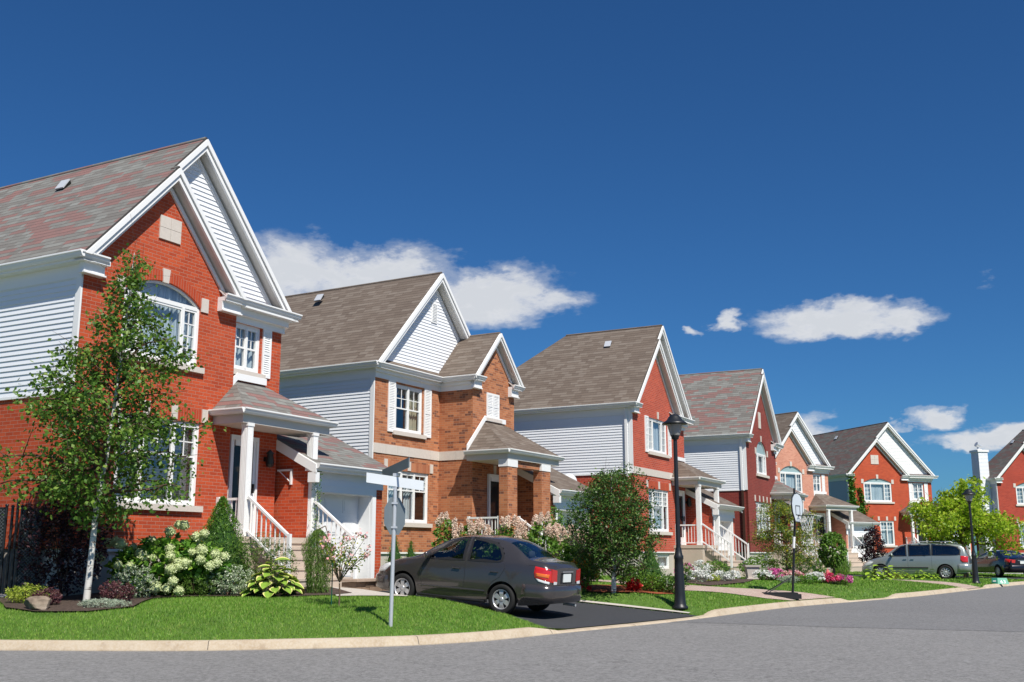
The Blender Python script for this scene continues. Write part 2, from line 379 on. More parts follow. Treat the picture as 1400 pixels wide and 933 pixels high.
def siding(mb,poly,T,h=.1016,out=.019,base=0.):
    zs=[p[1] for p in poly]; z=min(zs); top=max(zs)
    while z<top-1e-4:
        P=clipz(poly,z,min(z+h,top))
        if len(P)>=3:
            V=[T(p[0],p[1],-(base+out*(1-(p[1]-z)/h)+.002)) for p in P]
            mb.add(V,[tuple(range(len(V)))],0)
            lo=[p for p in P if abs(p[1]-z)<1e-4]
            if len(lo)==2:
                a,b=lo; mb.add([T(a[0],z,-(base+out+.002)),T(b[0],z,-(base+out+.002)),T(b[0],z,-base+.004),T(a[0],z,-base+.004)],[(0,1,2,3)],0)
        z+=h
def hole(x0,x1,z0,z1,arch=0,n=14):
    P=[(x0,z0),(x1,z0)]
    if not arch: return P+[(x1,z1),(x0,z1)]
    return P+arcpts(x0,x1,z1,arch,n)
def arcpts(x0,x1,z,rise,n=14):
    w=(x1-x0)/2; Rr=(w*w+rise*rise)/(2*rise); cx=(x0+x1)/2; cz=z+rise-Rr; a=math.asin(min(1,w/Rr))
    if rise>=w: a=math.pi/2
    return [(cx+Rr*math.sin(a-2*a*i/n),cz+Rr*math.cos(a-2*a*i/n)) for i in range(n+1)]
def window(root,T,x0,x1,z0,z1,sashes,arch=0,curtain='curtain',sill=True,fill=None,depth=.12,shade=None):
    """sashes: list of (x fraction start, end, columns, rows, part of the height that carries the grid)"""
    W='white'; fb=MB(); fw=.065
    d0,d1=.035,.10
    bar=lambda a,b,c,d,e=d0,f=d1: boxT(fb,T,a,b,c,d,e,f)
    bar(x0,x0+fw,z0,z1); bar(x1-fw,x1,z0,z1); bar(x0+fw,x1-fw,z0,z0+fw); bar(x0+fw,x1-fw,z1-fw,z1+(0.02 if arch else 0))
    if arch:
        A=arcpts(x0,x1,z1,arch); B=arcpts(x0+fw,x1-fw,z1+.02,arch-fw)
        for i in range(len(A)-1):
            P=[T(*A[i],d0),T(*A[i+1],d0),T(*B[i+1],d0),T(*B[i],d0)]; Q=[T(*B[i],d0),T(*B[i+1],d0),T(*B[i+1],d1),T(*B[i],d1)]
            fb.add(P,[(0,1,2,3)]); fb.add(Q,[(0,1,2,3)])
    xs=x0+fw; w=(x1-x0-2*fw)
    for i,(a,b,nc,nr,part) in enumerate(sashes):
        sa,sb=xs+w*a,xs+w*b
        s_=.045
        bar(sa,sa+s_,z0+fw,z1-fw,d0+.012,d1); bar(sb-s_,sb,z0+fw,z1-fw,d0+.012,d1)
        bar(sa+s_,sb-s_,z0+fw,z0+fw+s_,d0+.012,d1); bar(sa+s_,sb-s_,z1-fw-s_,z1-fw,d0+.012,d1)
        zt=z1-fw-s_; zb=zt-(zt-z0-fw-s_)*part
        if part<1: bar(sa+s_,sb-s_,zb-.02,zb+.02,d0+.012,d1)
        for k in range(1,nc):
            x=sa+s_+(sb-sa-2*s_)*k/nc; bar(x-.011,x+.011,zb,zt,.062,.075)
        for k in range(1,nr):
            z=zb+(zt-zb)*k/nr; bar(sa+s_,sb-s_,z-.011,z+.011,.062,.075)
        if i: bar(sa-.03,sa+.03,z0+fw,z1-fw,d0-.008,d1)
    fr=fb.build('window',M[W],root)
    g=MB(); g.add([T(x0+.03,z0+.03,.085),T(x1-.03,z0+.03,.085),T(x1-.03,z1-.02,.085),T(x0+.03,z1-.02,.085)],[(0,1,2,3)])
    if arch and not fill:
        A=arcpts(x0+.03,x1-.03,z1,arch-.03); g.add([T(*p,.085) for p in A],[tuple(range(len(A)))])
    g.build('glass',M['glass'],fr)
    if fill:
        q=MB(); A=arcpts(x0+.05,x1-.05,z1,arch-.05); q.add([T(*p,.07) for p in A],[tuple(range(len(A)))]); q.build('arch_panel',M[fill],fr)
    if curtain:
        c=MB(); zt=z1+(arch*.95 if arch and not fill else 0)
        spans=[(x0-.05,x1+.05)] if shade is None else [(x0+(x1-x0)*a,x0+(x1-x0)*b) for a,b in shade]
        for sa,sb in spans:
            n=max(6,int((sb-sa)/.035)); 
            P=[]
            for i in range(n+1):
                x=sa+(sb-sa)*i/n; dd=.2+.03*math.sin(i*1.9)+.012*math.sin(i*.7+x*9)
                if curtain=='blind': dd=.2
                P+= [T(x,z0-.05,dd),T(x,zt,dd)]
            c.add(P,[(2*i,2*i+2,2*i+3,2*i+1) for i in range(n)],0,True)
        c.build('curtain' if curtain!='blind' else 'blind',M[curtain],fr)
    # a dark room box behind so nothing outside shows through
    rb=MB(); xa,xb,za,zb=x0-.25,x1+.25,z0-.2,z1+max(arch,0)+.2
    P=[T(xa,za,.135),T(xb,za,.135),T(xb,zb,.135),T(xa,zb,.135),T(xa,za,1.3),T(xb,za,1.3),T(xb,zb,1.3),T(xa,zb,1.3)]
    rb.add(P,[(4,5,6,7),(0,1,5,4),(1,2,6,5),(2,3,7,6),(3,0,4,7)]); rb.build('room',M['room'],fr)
    if sill:
        sb_=MB(); boxT(sb_,T,x0-.14,x1+.14,z0-.12,z0,-.075,.1); sb_.build('sill',M['stone'],root if False else fr)
    return fr
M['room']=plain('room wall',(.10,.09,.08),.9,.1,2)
M['teal']=plain('arched transom panel',(.30,.42,.44),.5,.05,2)
def shutter(root,T,x0,x1,z0,z1):
    b=MB(); boxT(b,T,x0,x0+.05,z0,z1,-.035,0); boxT(b,T,x1-.05,x1,z0,z1,-.035,0)
    for a,c in ((z0,z0+.07),(z1-.07,z1),((z0+z1)/2-.035,(z0+z1)/2+.035)): boxT(b,T,x0+.05,x1-.05,a,c,-.034,0)
    z=z0+.07
    while z<z1-.08:
        P=[T(x0+.05,z,-.03),T(x1-.05,z,-.03),T(x1-.05,z+.05,-.008),T(x0+.05,z+.05,-.008)]; b.add(P,[(0,1,2,3)])
        b.add([T(x0+.05,z,-.03),T(x1-.05,z,-.03),T(x1-.05,z-.003,-.006),T(x0+.05,z-.003,-.006)],[(0,1,2,3)]); z+=.05
    return b.build('shutter',M['white'],root)
def keystone(root,T,x,z0,z1,w=.18,taper=.05,arch=None):
    b=MB(); P=[(x-w/2,z0),(x+w/2,z0),(x+w/2+taper/2,z1),(x-w/2-taper/2,z1)]
    b.prism(P,.04,lambda a,c,d:T(a,c,-.028+d)); return b.build('keystone',M['stone'],root)
def gutter(mb,p0,p1,out,h=.12,w=.11):
    """K-style gutter along p0-p1 (top edge), out = outward horizontal unit vector"""
    p0=Vector(p0);p1=Vector(p1);o=Vector(out)
    prof=[(0,0),(w,0),(w,-.03),(w-.02,-.045),(w-.035,-.085),(w-.06,-h),(0,-h)]
    A=[p0+o*a+Vector((0,0,z)) for a,z in prof]; B=[p1+o*a+Vector((0,0,z)) for a,z in prof]
    n=len(prof); mb.add(A+B,[(i,(i+1)%n,n+(i+1)%n,n+i) for i in range(n)]); mb.add(A,[tuple(range(n))]); mb.add(B,[tuple(range(n-1,-1,-1))])
def fasciaband(mb,line,v0,v1,off0,off1,m=0):
    """board under a rake polyline [(u,z)..]; band between vertical offsets off0>off1, thickness v0..v1"""
    for k_,(a,b) in enumerate(zip(line[:-1],line[1:])):
        P=[(a[0],a[1]+off0),(b[0],b[1]+off0),(b[0],b[1]+off1),(a[0],a[1]+off1)]
        zf=min(min(a[1],b[1])-.02,99) if min(a[1],b[1])<7.2 else -99; P=clipz(P,zf,99)
        if len(P)<3: continue
        n=len(P); V=[(u,v0,z) for u,z in P]+[(u,v1,z) for u,z in P]
        mb.add(V,[tuple(range(n)),tuple(range(2*n-1,n-1,-1))]+[(i,n+i,n+(i+1)%n,(i+1)%n) for i in range(n)],m); continue
        V=[(u,v0,z) for u,z in P]+[(u,v1,z) for u,z in P]
        mb.add(V,[(0,1,2,3),(7,6,5,4),(0,4,5,1),(1,5,6,2),(2,6,7,3),(3,7,4,0)],m)
def rake(root,line,v,wallv,name='rake_trim',scale=1.):
    b=MB(); s=scale
    fasciaband(b,line,v-.075,v-.005,-.03,-.03-.14*s); fasciaband(b,line,v-.012,v+.02,-.03-.14*s,-.03-.165*s)
    fasciaband(b,line,v-.035,v+.02,-.03-.165*s,-.03-.27*s)
    fasciaband(b,line,wallv-.045,wallv-.006,-.30*s-.05,-.30*s-.18)     # frieze board on the wall
    # soffit
    for (a,c) in zip(line[:-1],line[1:]):
        z=-.03-.26*s; f_=lambda p,q:(p[0]+(q[0]-p[0])*min(1,-z/abs(q[1]-p[1])),p[1]+(q[1]-p[1])*min(1,-z/abs(q[1]-p[1])))
        if min(a[1],c[1])<7.2:
            if a[1]<c[1]: a=f_(a,c)
            else: c=f_(c,a)
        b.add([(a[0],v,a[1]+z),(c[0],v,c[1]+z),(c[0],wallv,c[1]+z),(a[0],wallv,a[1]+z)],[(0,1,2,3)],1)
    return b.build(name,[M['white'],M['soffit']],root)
def railing(mb,p0,p1,h=.78,sp=.115,posts=(1,1),bw=.011):
    p0=Vector(p0);p1=Vector(p1); L=(Vector((p1.x,p1.y,0))-Vector((p0.x,p0.y,0))).length
    def bar(a,b,w,t):
        d=(b-a).normalized(); s=d.cross(Vector((0,0,1))).normalized()*w; u=s.cross(d).normalized()*t
        V=[a+s+u,a-s+u,a-s-u,a+s-u,b+s+u,b-s+u,b-s-u,b+s-u]
        mb.add(V,[(0,1,2,3),(7,6,5,4),(0,4,5,1),(1,5,6,2),(2,6,7,3),(3,7,4,0)])
    up=Vector((0,0,h)); lo=Vector((0,0,.09))
    bar(p0+up,p1+up,.035,.025); bar(p0+lo,p1+lo,.025,.02)
    n=max(2,int(L/sp))
    for i in range(1,n):
        q=p0.lerp(p1,i/n); mb.box(q.x-bw,q.x+bw,q.y-bw,q.y+bw,q.z+.09,q.z+h-.02)
    for f,q in zip(posts,(p0,p1)):
        if f: mb.box(q.x-.036,q.x+.036,q.y-.036,q.y+.036,q.z-.12,q.z+h+.05)
def steps(root,u0,u1,vtop,ztop,zbot,n=5,tread=.28):
    r=(ztop-zbot)/n; b=MB()
    for i in range(1,n):
        z=ztop-r*i; b.box(u0,u1,vtop-tread*i,vtop-tread*(i-1)-.003,zbot-.3,z); b.box(u0-.012,u1+.012,vtop-tread*i-.02,vtop-tread*(i-1)-.02,z-.045,z+.004)
    return b.build('steps',M['steps'],root)
def post(root,u,v,z0,z1,w=.086):
    b=MB(); b.box(u-w,u+w,v-w,v+w,z0,z1)
    for s in (-1,1):
        for a in (-.45,0,.45):
            b.box(u+a*w-.006,u+a*w+.006,v-w-.004,v-w,z0+.15,z1-.12) if s<0 else b.box(u-w-.004,u-w,v+a*w-.006,v+a*w+.006,z0+.15,z1-.12)
    b.box(u-w-.012,u+w+.012,v-w-.012,v+w+.012,z0,z0+.14); b.box(u-w-.014,u+w+.014,v-w-.014,v+w+.014,z1-.07,z1)
    return b.build('porch_post',M['white'],root)
def roof_vent(roof,u,v,z,ang):
    """low metal box vent on the left roof slope; ang = slope angle"""
    b=MB(); c,s=math.cos(ang),math.sin(ang)
    def T(a,b_,h): return (u+a*c-h*s, v+b_, z+a*s+h*c)
    P=[T(a,q,h) for h in (.0,) for a,q in ((-.18,-.17),(.18,-.17),(.18,.17),(-.18,.17))]+[T(-.22,-.2,.10),T(.2,-.2,.17),T(.2,.2,.17),T(-.22,.2,.10)]
    Q=[T(-.22,-.2,.06),T(.2,-.2,.13),T(.2,.2,.13),T(-.22,.2,.06)]
    b.add(P[4:]+Q,[(0,1,2,3),(4,7,6,5),(0,4,5,1),(1,5,6,2),(2,6,7,3),(3,7,4,0)],0); b.add(P[:4]+Q,[(0,1,5,4),(1,2,6,5),(2,3,7,6),(3,0,4,7)],1)
    b.v=[(u+(p[0]-u)*.68,v+(p[1]-v)*.68,z+(p[2]-z)*.68) for p in b.v]
    return b.build('roof_vent',[M['ventwhite'],M['black']],roof)
M['ventwhite']=plain('painted roof vent',(.5,.52,.56),.4,.05,3)
def porch_roof(root,uL,uR,vF,zG,zT,ua,ub,roofm,vback=0.,vapex=.05,corner=None):
    b=MB(); C=(uL,vF,zG);D=(uR,vF,zG);E=(uL,vback,zG);Fp=(uR,vapex,zG);A=(ua,vapex,zT);B=(ub,vapex,zT)
    th=.05
    for poly in ([C,D,B,A],[C,A,(uL,vapex,zG)],[D,Fp,B]): b.slab(poly,th,0,1,1)
    r=b.build('porch_roof',[M[roofm],M['white']],root)
    g=MB(); gutter(g,(uL-.05,vF,zG),(uR+.05,vF,zG),(0,-1,0)); gutter(g,(uL,vF-.05,zG),(uL,vapex,zG),(-1,0,0)); gutter(g,(uR,vF-.05,zG),(uR,vapex,zG),(1,0,0))
    g.build('gutter',M['white'],r)
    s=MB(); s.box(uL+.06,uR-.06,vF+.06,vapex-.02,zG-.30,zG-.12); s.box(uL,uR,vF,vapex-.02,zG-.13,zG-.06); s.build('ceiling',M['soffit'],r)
    f=MB()
    def strip(p,q,w=.17):
        P=[(p[0],p[1],p[2]),(q[0],q[1],q[2]),(q[0],q[1],q[2]+w),(p[0],p[1],p[2]+w)]; V=[(x,y-.02,z) for x,y,z in P]+[(x,y+.02,z) for x,y,z in P]
        f.add(V,[(0,1,2,3),(7,6,5,4),(0,4,5,1),(1,5,6,2),(2,6,7,3),(3,7,4,0)])
    strip((uL+.02,vapex-.06,zG+.02),(ua,vapex-.06,zT)); strip((ua,vapex-.05,zT+.01),(ub,vapex-.05,zT+.01),.15)
    f.build('flashing',M['white'],r)
    return r
def front_door(root,T_,x0,x1,z0,z1):
    T=lambda x,z,d:T_(x,z,d-.055)
    b=MB(); boxT(b,T,x0-.06,x0,z0,z1+.1,-.03,.05); boxT(b,T,x1,x1+.06,z0,z1+.1,-.03,.05); boxT(b,T,x0,x1,z1,z1+.1,-.03,.05)
    boxT(b,T,x0,x0+.07,z0,z1,.005,.05);boxT(b,T,x1-.07,x1,z0,z1,.005,.05);boxT(b,T,x0+.12,x1-.12,z0,z0+.3,.005,.05);boxT(b,T,x0+.12,x1-.12,z1-.12,z1,.005,.05)
    d=b.build('front_door',M['white'],root)
    g=MB(); boxT(g,T,x0+.07,x1-.07,z0+.3,z1-.12,.03,.04,0); g.build('glass',M['doorglass'],d)
    h=MB(); boxT(h,T,x1-.09,x1-.05,z0+.95,z0+1.15,-.04,.0); h.build('handle',M['black'],d); return d
M['doorglass']=NT('door glass').mat
for n_ in M['doorglass'].node_tree.nodes:
    if n_.type=='BSDF_PRINCIPLED': n_.inputs['Base Color'].default_value=(.02,.025,.028,1); n_.inputs['Roughness'].default_value=.05
def garage(root,x0,x1,vF,z0,brick,roofm,depth=3.2,zg=3.5,slope=.5,header_siding=True,W=5.8,left=True):
    """attached garage with a lean-to roof that rises towards the back"""
    T=Tf(vF); zd=z0+2.07; dx0,dx1=x0+.28,x1-.42
    b=MB(); b.panel([(x0,z0+.02),(x1,z0+.02),(x1,zg-.1),(x0,zg-.1)],[[(dx0,z0+.03),(dx1,z0+.03),(dx1,zd),(dx0,zd)]],T,.42,0)
    zb=zg+slope*(depth+.3)-.1
    for u,f in ((x0,Tl(x0)),(x1,Tr(x1))):
        b.add([f(vF,z0+.02,0),f(vF+depth,z0+.02,0),f(vF+depth,zb,0),f(vF,zg-.02,0)],[(0,1,2,3)],0)
    w=b.build('garage_wall',M[brick],root)
    f=MB(); f.box(x0-.01,x1+.01,vF-.012,vF+depth,z0-.8,z0+.03); f.build('garage_foundation',M['concrete'],root)
    s=MB(); siding(s,[(x0,zd+.14),(x1+.005,zd+.14),(x1+.005,zg-.06),(x0,zg-.06)],T,h=.15,out=.02,base=.012); s.build('header_siding',M['vinyl'],root)
    fr=MB(); boxT(fr,T,dx0-.13,dx0+.014,z0,zd+.13,-.03,.06); boxT(fr,T,dx1-.014,dx1+.13,z0,zd+.13,-.03,.06); boxT(fr,T,dx0-.13,dx1+.13,zd-.012,zd+.14,-.035,.06)
    boxT(fr,T,dx0-.002,dx0+.02,z0,zd,.05,.42); boxT(fr,T,dx1-.02,dx1+.002,z0,zd,.05,.42); boxT(fr,T,dx0,dx1,zd-.02,zd+.002,.05,.42); fr.build('garage_door_frame',M['white'],root)
    d=MB(); boxT(d,T,dx0+.02,dx1-.02,z0+.01,zd-.02,.40,.43)
    rows=4; cols=3; hh=(zd-.02-z0-.01)/rows; ww=(dx1-dx0-.04)/cols
    for r in range(rows):
        za=z0+.01+r*hh
        if r: boxT(d,T,dx0+.02,dx1-.02,za-.006,za+.006,.392,.40)
        for c in range(cols):
            xa=dx0+.02+c*ww; 
            boxT(d,T,xa+.09,xa+ww-.09,za+.09,za+hh-.09,.385,.40); boxT(d,T,xa+.14,xa+ww-.14,za+.14,za+hh-.14,.375,.386)
    d.build('garage_door',M['white'],root)
    r=MB(); e=.12
    P=[(x0-e,vF-.32,zg),(x1+e+.05,vF-.32,zg),(x1+e+.05,vF+depth,zg+slope*(depth+.32)),(x0-e,vF+depth,zg+slope*(depth+.32))]
    r.slab(P,.07,0,1,1); ro=r.build('garage_roof',[M[roofm],M['white']],root)
    g=MB(); gutter(g,(x0-e,vF-.32,zg+.005),(x1+e+.07,vF-.32,zg+.005),(0,-1,0)); g.box(x0-e,x1+e,vF-.32,vF-.002,zg-.16,zg-.10); g.build('gutter',M['white'],ro)
    # left rake board with the white return at its foot
    k=MB(); 
    for a,bz in ((x0-e-.02,x0-e+.02),(x1+e+.05,x1+e+.09)):
        V=[(x,v,z) for x in (a,bz) for v,z in ((vF-.32,zg-.02),(vF+depth,zg+slope*(depth+.32)-.02),(vF+depth,zg+slope*(depth+.32)-.24),(vF-.32,zg-.24))]
        k.add(V,[(0,1,2,3),(7,6,5,4),(0,4,5,1),(1,5,6,2),(2,6,7,3),(3,7,4,0)])
    k.box(x0-e-.02,x0,vF-.32,vF-.1,zg-.42,zg-.2); k.build('rake_trim',M['white'],ro)
    return ro
def chimney(root,u0,u1,v0,v1,z0,z1,m='vinyl'):
    b=MB()
    siding(b,[(u0,z0),(u1,z0),(u1,z1),(u0,z1)],Tf(v0)); siding(b,[(v0,z0),(v1,z0),(v1,z1),(v0,z1)],Tl(u0)); siding(b,[(v0,z0),(v1,z0),(v1,z1),(v0,z1)],Tr(u1))
    siding(b,[(u0,z0),(u1,z0),(u1,z1),(u0,z1)],lambda x,z,d:(x,v1-d,z))
    c=b.build('chimney',M[m],root)
    k=MB(); k.box(u0-.08,u1+.08,v0-.08,v1+.08,z1,z1+.16); k.build('chimney_cap',M['white'],c)
    p=MB(); cx,cy=(u0+u1)/2,(v0+v1)/2; p.tube((cx,cy,z1+.16),(cx,cy,z1+.55),.14,.12,12); p.tube((cx,cy,z1+.16),(cx,cy,z1+.24),.3,.16,12,1)
    p.tube((cx-.2,cy-.0,z1+.62),(cx+.16,cy,z1+.42),.19,.17,12); p.build('flue_cowl',[M['galv'],M['white']],c); return c

E=.24
def houseA(name,loc,yaw,label,cat='house',wt=4.1,W=5.7,D=10.,brick='brick_orange',soldier='soldier',roofm='roof_red',side='vinyl',
           zfnd=1.6,zgr=.75,upper=None,ground=None,recess=None,plaque=None,band=None,small_c=None,hip=None,slope=SL,slope_s=None,
           porch=None,gar=None,vents=(),split=4.45,zgd=.85,chim=None,foot_s=None,footR=None,vR=-.05,vS=.2,base_win=None,downspout=(),side_brick=True):
    root=empty(name,loc,R(90-yaw),label,cat)
    foot_s=foot_s or wt; footR=footR or W+.2
    uc=(footR-E)/2; zA=7+slope*(uc+E)                      # big ridge
    us=(foot_s-E)/2; ss=slope_s or slope; zS=7+ss*(us+E)    # small gable apex
    wz=lambda u: (7+ss*(u+E) if u<us else 7+ss*(foot_s-u))-.34
    # --- brick walls
    b=MB(); holes=[]
    if upper: holes.append(hole(*upper['r'],upper.get('arch',0)))
    if ground: holes.append(hole(*ground['r'],ground.get('arch',0)))
    out=[(0,zfnd),(wt,zfnd),(wt,max(6.9,wz(wt))),(us,wz(us)),(0,wz(0))]
    b.panel(out,holes,Tf(0),.13,0)
    if W>wt+.05:
        hr=[hole(*recess['r'])] if recess else []
        b.panel([(wt,zfnd),(W,zfnd),(W,6.95),(wt,6.95)],hr,Tf(.1),.13,0); b.quad((wt,0,zfnd),(wt,.1,zfnd),(wt,.1,7),(wt,0,7))
    if side_brick:
        b.add([(0,0,zfnd),(0,D,zfnd),(0,D,split),(0,0,split)],[(0,1,2,3)])
        b.add([(0,-0,6.95),(0,.12,6.95),(0,.12,zfnd),(0,0,zfnd)],[(0,1,2,3)])
    b.add([(W,.1,zfnd),(W,D,zfnd),(W,D,split),(W,.1,split)],[(0,1,2,3)]); b.add([(0,D,zfnd),(W,D,zfnd),(W,D,7),(0,D,7)],[(0,1,2,3)])
    b.add([(W,.1,zfnd),(W,.35,zfnd),(W,.35,6.95),(W,.1,6.95)],[(0,1,2,3)])
    b.build('brick_wall',M[brick],root)
    f=MB(); fh=[hole(*base_win)] if base_win else []
    f.panel([(0.03,zgr-1),(W,zgr-1),(W,zfnd),(0.03,zfnd)],fh,Tf(.03),.1); f.add([(.03,.03,zgr-1),(.03,D,zgr-1),(.03,D,zfnd),(.03,.03,zfnd)],[(0,1,2,3)]); f.add([(W,.03,zgr-1),(W,D,zgr-1),(W,D,zfnd),(W,.03,zfnd)],[(0,1,2,3)])
    f.build('foundation',M['concrete'],root)
    t=MB(); t.box(-.0,wt,-.02,.03,zfnd-.05,zfnd-.002); t.build('sill_flashing',M['white'],root)
    if base_win: window(root,Tf(.03),*base_win,[(0,1,1,1,1)],sill=False,curtain='curtain')
    # --- side siding
    s=MB(); siding(s,[(.14,split),(D,split),(D,6.92),(.14,6.92)],Tl(0),base=.01); s.build('side_siding',M[side],root)
    s=MB(); siding(s,[(.36,split),(D,split),(D,6.92),(.36,6.92)],Tr(W),base=.01); s.build('side_siding',M[side],root)
    c=MB(); c.box(-.04,.012,-.0+.0,.14,split-.02,6.9); c.box(W-.01,W+.04,.2,.36,split-.02,6.9); c.box(-.035,0,.14,D,split-.05,split+.0); c.build('corner_trim',M['white'],root)
    # --- gable siding
    g=MB(); gz=lambda u:(7+slope*(u+E) if u<uc else 7+slope*(footR-u))-.45
    gl=(.45)/slope-E; gr=footR-(.45)/slope
    siding(g,[(gl,7.02),(gr,7.02),(uc,gz(uc))],Tf(vS),base=.005)
    g.build('gable_siding',M['white' if side=='vinyl_far' else 'vinyl'],root)
    # --- roof
    ro=MB(); th=.09
    if hip: hb=hip; ridge_end=hb
    else: ridge_end=D
    if abs(ss-slope)<1e-6:
        left=[(-E,-E,7),(us,-E,zS),(us,vR,zS),(uc,vR,zA),(uc,ridge_end,zA)]
        left+= [(-E,D,7)]
        ro.slab(left,th)
    else:
        ro.slab([(-E,-E,7),(us,-E,zS),(us,vS,zS),(-E,vS,7)],th)
        ro.slab([(-E,vS if 0 else vR,7.004),(uc,vR,zA),(uc,ridge_end,zA),(-E,D,7.004)],th)
    ro.slab([(us,-E,zS),(foot_s,-E,7),(foot_s,vS,7),(us,vS,zS)],th)
    ro.slab([(uc,vR,zA),(footR,vR,7),(footR,D,7),(uc,ridge_end,zA)],th)
    if hip: ro.slab([(uc,ridge_end,zA),(footR,D,7),(-E,D,7)],th)
    if footR>foot_s+.1: ro.slab([(foot_s-.0,-E,6.985),(footR,-E,6.985),(footR-.25,vS,7.16),(foot_s-.25,vS,7.16)],.05)
    # ridge cap
    ro.tube((uc,vR,zA-.01),(uc,ridge_end,zA-.01),.045,.045,6,0)
    ro.tube((us,-E,zS-.012),(us,vR,zS-.012),.04,.04,6,0)
    roof=ro.build('roof',[M[roofm],M['white']],root)
    drip=MB(); fasciaband(drip,[(-E-.02,6.985),(us,zS+.006),(foot_s+.02,6.99)],-E-.025,-E,.012,-.02); fasciaband(drip,[(us,zS),(uc,zA+.008),(footR+.02,6.99)],vR-.025,vR,.012,-.02)
    drip.build('drip_edge',M['shingle_edge'],roof)
    for (u,v) in vents: roof_vent(roof,u,v,7+slope*(u+E),math.atan(slope))
    rake(root,[(-E,7),(us,zS),(foot_s,7)],-E,0,'rake_trim'); rake(root,[(us+.02,zS+.02*slope),(uc,zA),(footR,7)],vR,vS,'rake_trim')
    # --- gutters, soffits, cornice returns
    q=MB(); gutter(q,(-E,-E-.05,7.03),(-E,D,7.03),(-1,0,0)); gutter(q,(-E-.06,-E,7.02),(.34,-E,7.02),(0,-1,0),w=.07); q.build('gutter',M['white'],root)
    q=MB(); gutter(q,(footR,-E,7.03),(footR,D,7.03),(1,0,0)); gutter(q,(wt-.62,-E,7.02),(footR+.06,-E,7.02),(0,-1,0),w=.07); q.build('gutter',M['white'],root)
    k=MB()
    k.box(-E,0,-E,D,6.86,6.93); k.box(-.045,-.001,.0,D,6.60,6.86)   # side soffit and frieze
    for a,c in ((-E,.40),(wt-.60,wt+.02)):
        if a>0: k.build('cornice',M['white'],root); k=MB(); k.box(W,footR,-E,D,6.86,6.93); k.box(W+.001,W+.045,.1,D,6.60,6.86)
        k.box(a,c,-E,-.002,6.87,6.96); k.box(max(a,-.12),c-.04,-.14,-.003,6.69,6.868); k.box(max(a,-.14),c-.02,-.17,-.004,6.655,6.688)
    if W>wt+.05:
        k.box(wt+.02,footR,-E,.095,6.84,6.93); k.box(wt+.001,W+.03,-.08,.09,6.70,6.838); k.box(wt+.001,W+.05,.05,.096,6.56,6.70)
    k.build('cornice',M['white'],root)
    for a,c,a2,c2 in ((-E+.06,.38,-E+.24,.38),(wt-.58,foot_s-.06,wt-.58,foot_s-.26)):
        e=MB(); e.slab([(a,-E+.02,6.975),(c,-E+.02,6.975),(c2,-.004,7.15),(a2,-.004,7.15)],.03); e.build('return_roof',[M[roofm],M['white']],root)
    T0=Tf(0)
    if upper:
        x0,x1,z0,z1=upper['r']; window(root,T0,x0,x1,z0,z1,upper['s'],arch=upper.get('arch',0),curtain=upper.get('c','curtain'),fill=upper.get('fill'),shade=upper.get('shade'))
        if upper.get('arch'):
            A=arcpts(x0-.02,x1+.02,z1,upper['arch']+.01); m=MB(); Bp=arcpts(x0-.1,x1+.1,z1+.19,upper['arch']+.03)
            for i in range(len(A)-1): m.add([T0(*A[i],-.006),T0(*A[i+1],-.006),T0(*Bp[i+1],-.006),T0(*Bp[i],-.006)],[(0,1,2,3)])
            m.build('brick_arch',M[soldier],root)
            keystone(root,T0,(x0+x1)/2,z1+upper['arch']-.02,z1+upper['arch']+.27,.15)
            for x in (x0-.1,x1+.1): keystone(root,T0,x,z1-.06,z1+.24,.2,.0)
        else:
            keystone(root,T0,(x0+x1)/2,z1+.02,z1+.3,.13)
        for a,c in upper.get('shut',()): shutter(root,T0,a,c,z0-.05,z1+.02)
    if ground:
        x0,x1,z0,z1=ground['r']; window(root,T0,x0,x1,z0,z1,ground['s'],curtain=ground.get('c','curtain'))
        m=MB(); boxT(m,T0,x0-.1,x1+.1,z1,z1+.27,-.006,0.0); m.build('brick_lintel',M[soldier],root)
        for x in ground.get('keys',(x0-.06,(x0+x1)/2,x1+.06)): keystone(root,T0,x,z1+.02,z1+.3,.16,.0)
    if recess:
        x0,x1,z0,z1=recess['r']; window(root,Tf(.1),x0,x1,z0,z1,recess['s'],curtain='curtain')
        for a,c in recess.get('shut',()): shutter(root,Tf(.1),a,c,z0-.06,z1+.0)
    if plaque:
        x0,x1,z0,z1=plaque; m=MB(); nx=2; nz=2; 
        for i in range(nx):
            for j in range(nz):
                w=(x1-x0)/nx;h=(z1-z0)/nz; boxT(m,T0,x0+i*w+.004,x0+(i+1)*w-.004,z0+j*h+.004,z0+(j+1)*h-.004,-.03,.01)
        m.build('stone_plaque',M['stone'],root)
    if band:
        m=MB(); x=0
        while x<wt-.05:
            m.box(x+.003,min(x+.6,wt)-.003,-.022,.01,band[0],band[1]); x+=.6
        m.build('stone_band',M['stone'],root)
    for (mt_,z0_,z1_) in downspout:
        m=MB(); m.box(-.105,-.03,.18,.28,z0_,z1_); m.build('downspout',M[mt_],root)
    if porch: porchA(root,roofm,zgr=zgr,wt=wt,W=W,brick=brick,**porch)
    if gar: garage(root,*gar,zgd,brick,roofm)
    if chim: chimney(root,*chim)
    return root
M['shingle_edge']=plain('shingle edge',(.05,.045,.042),.9,.2,8)
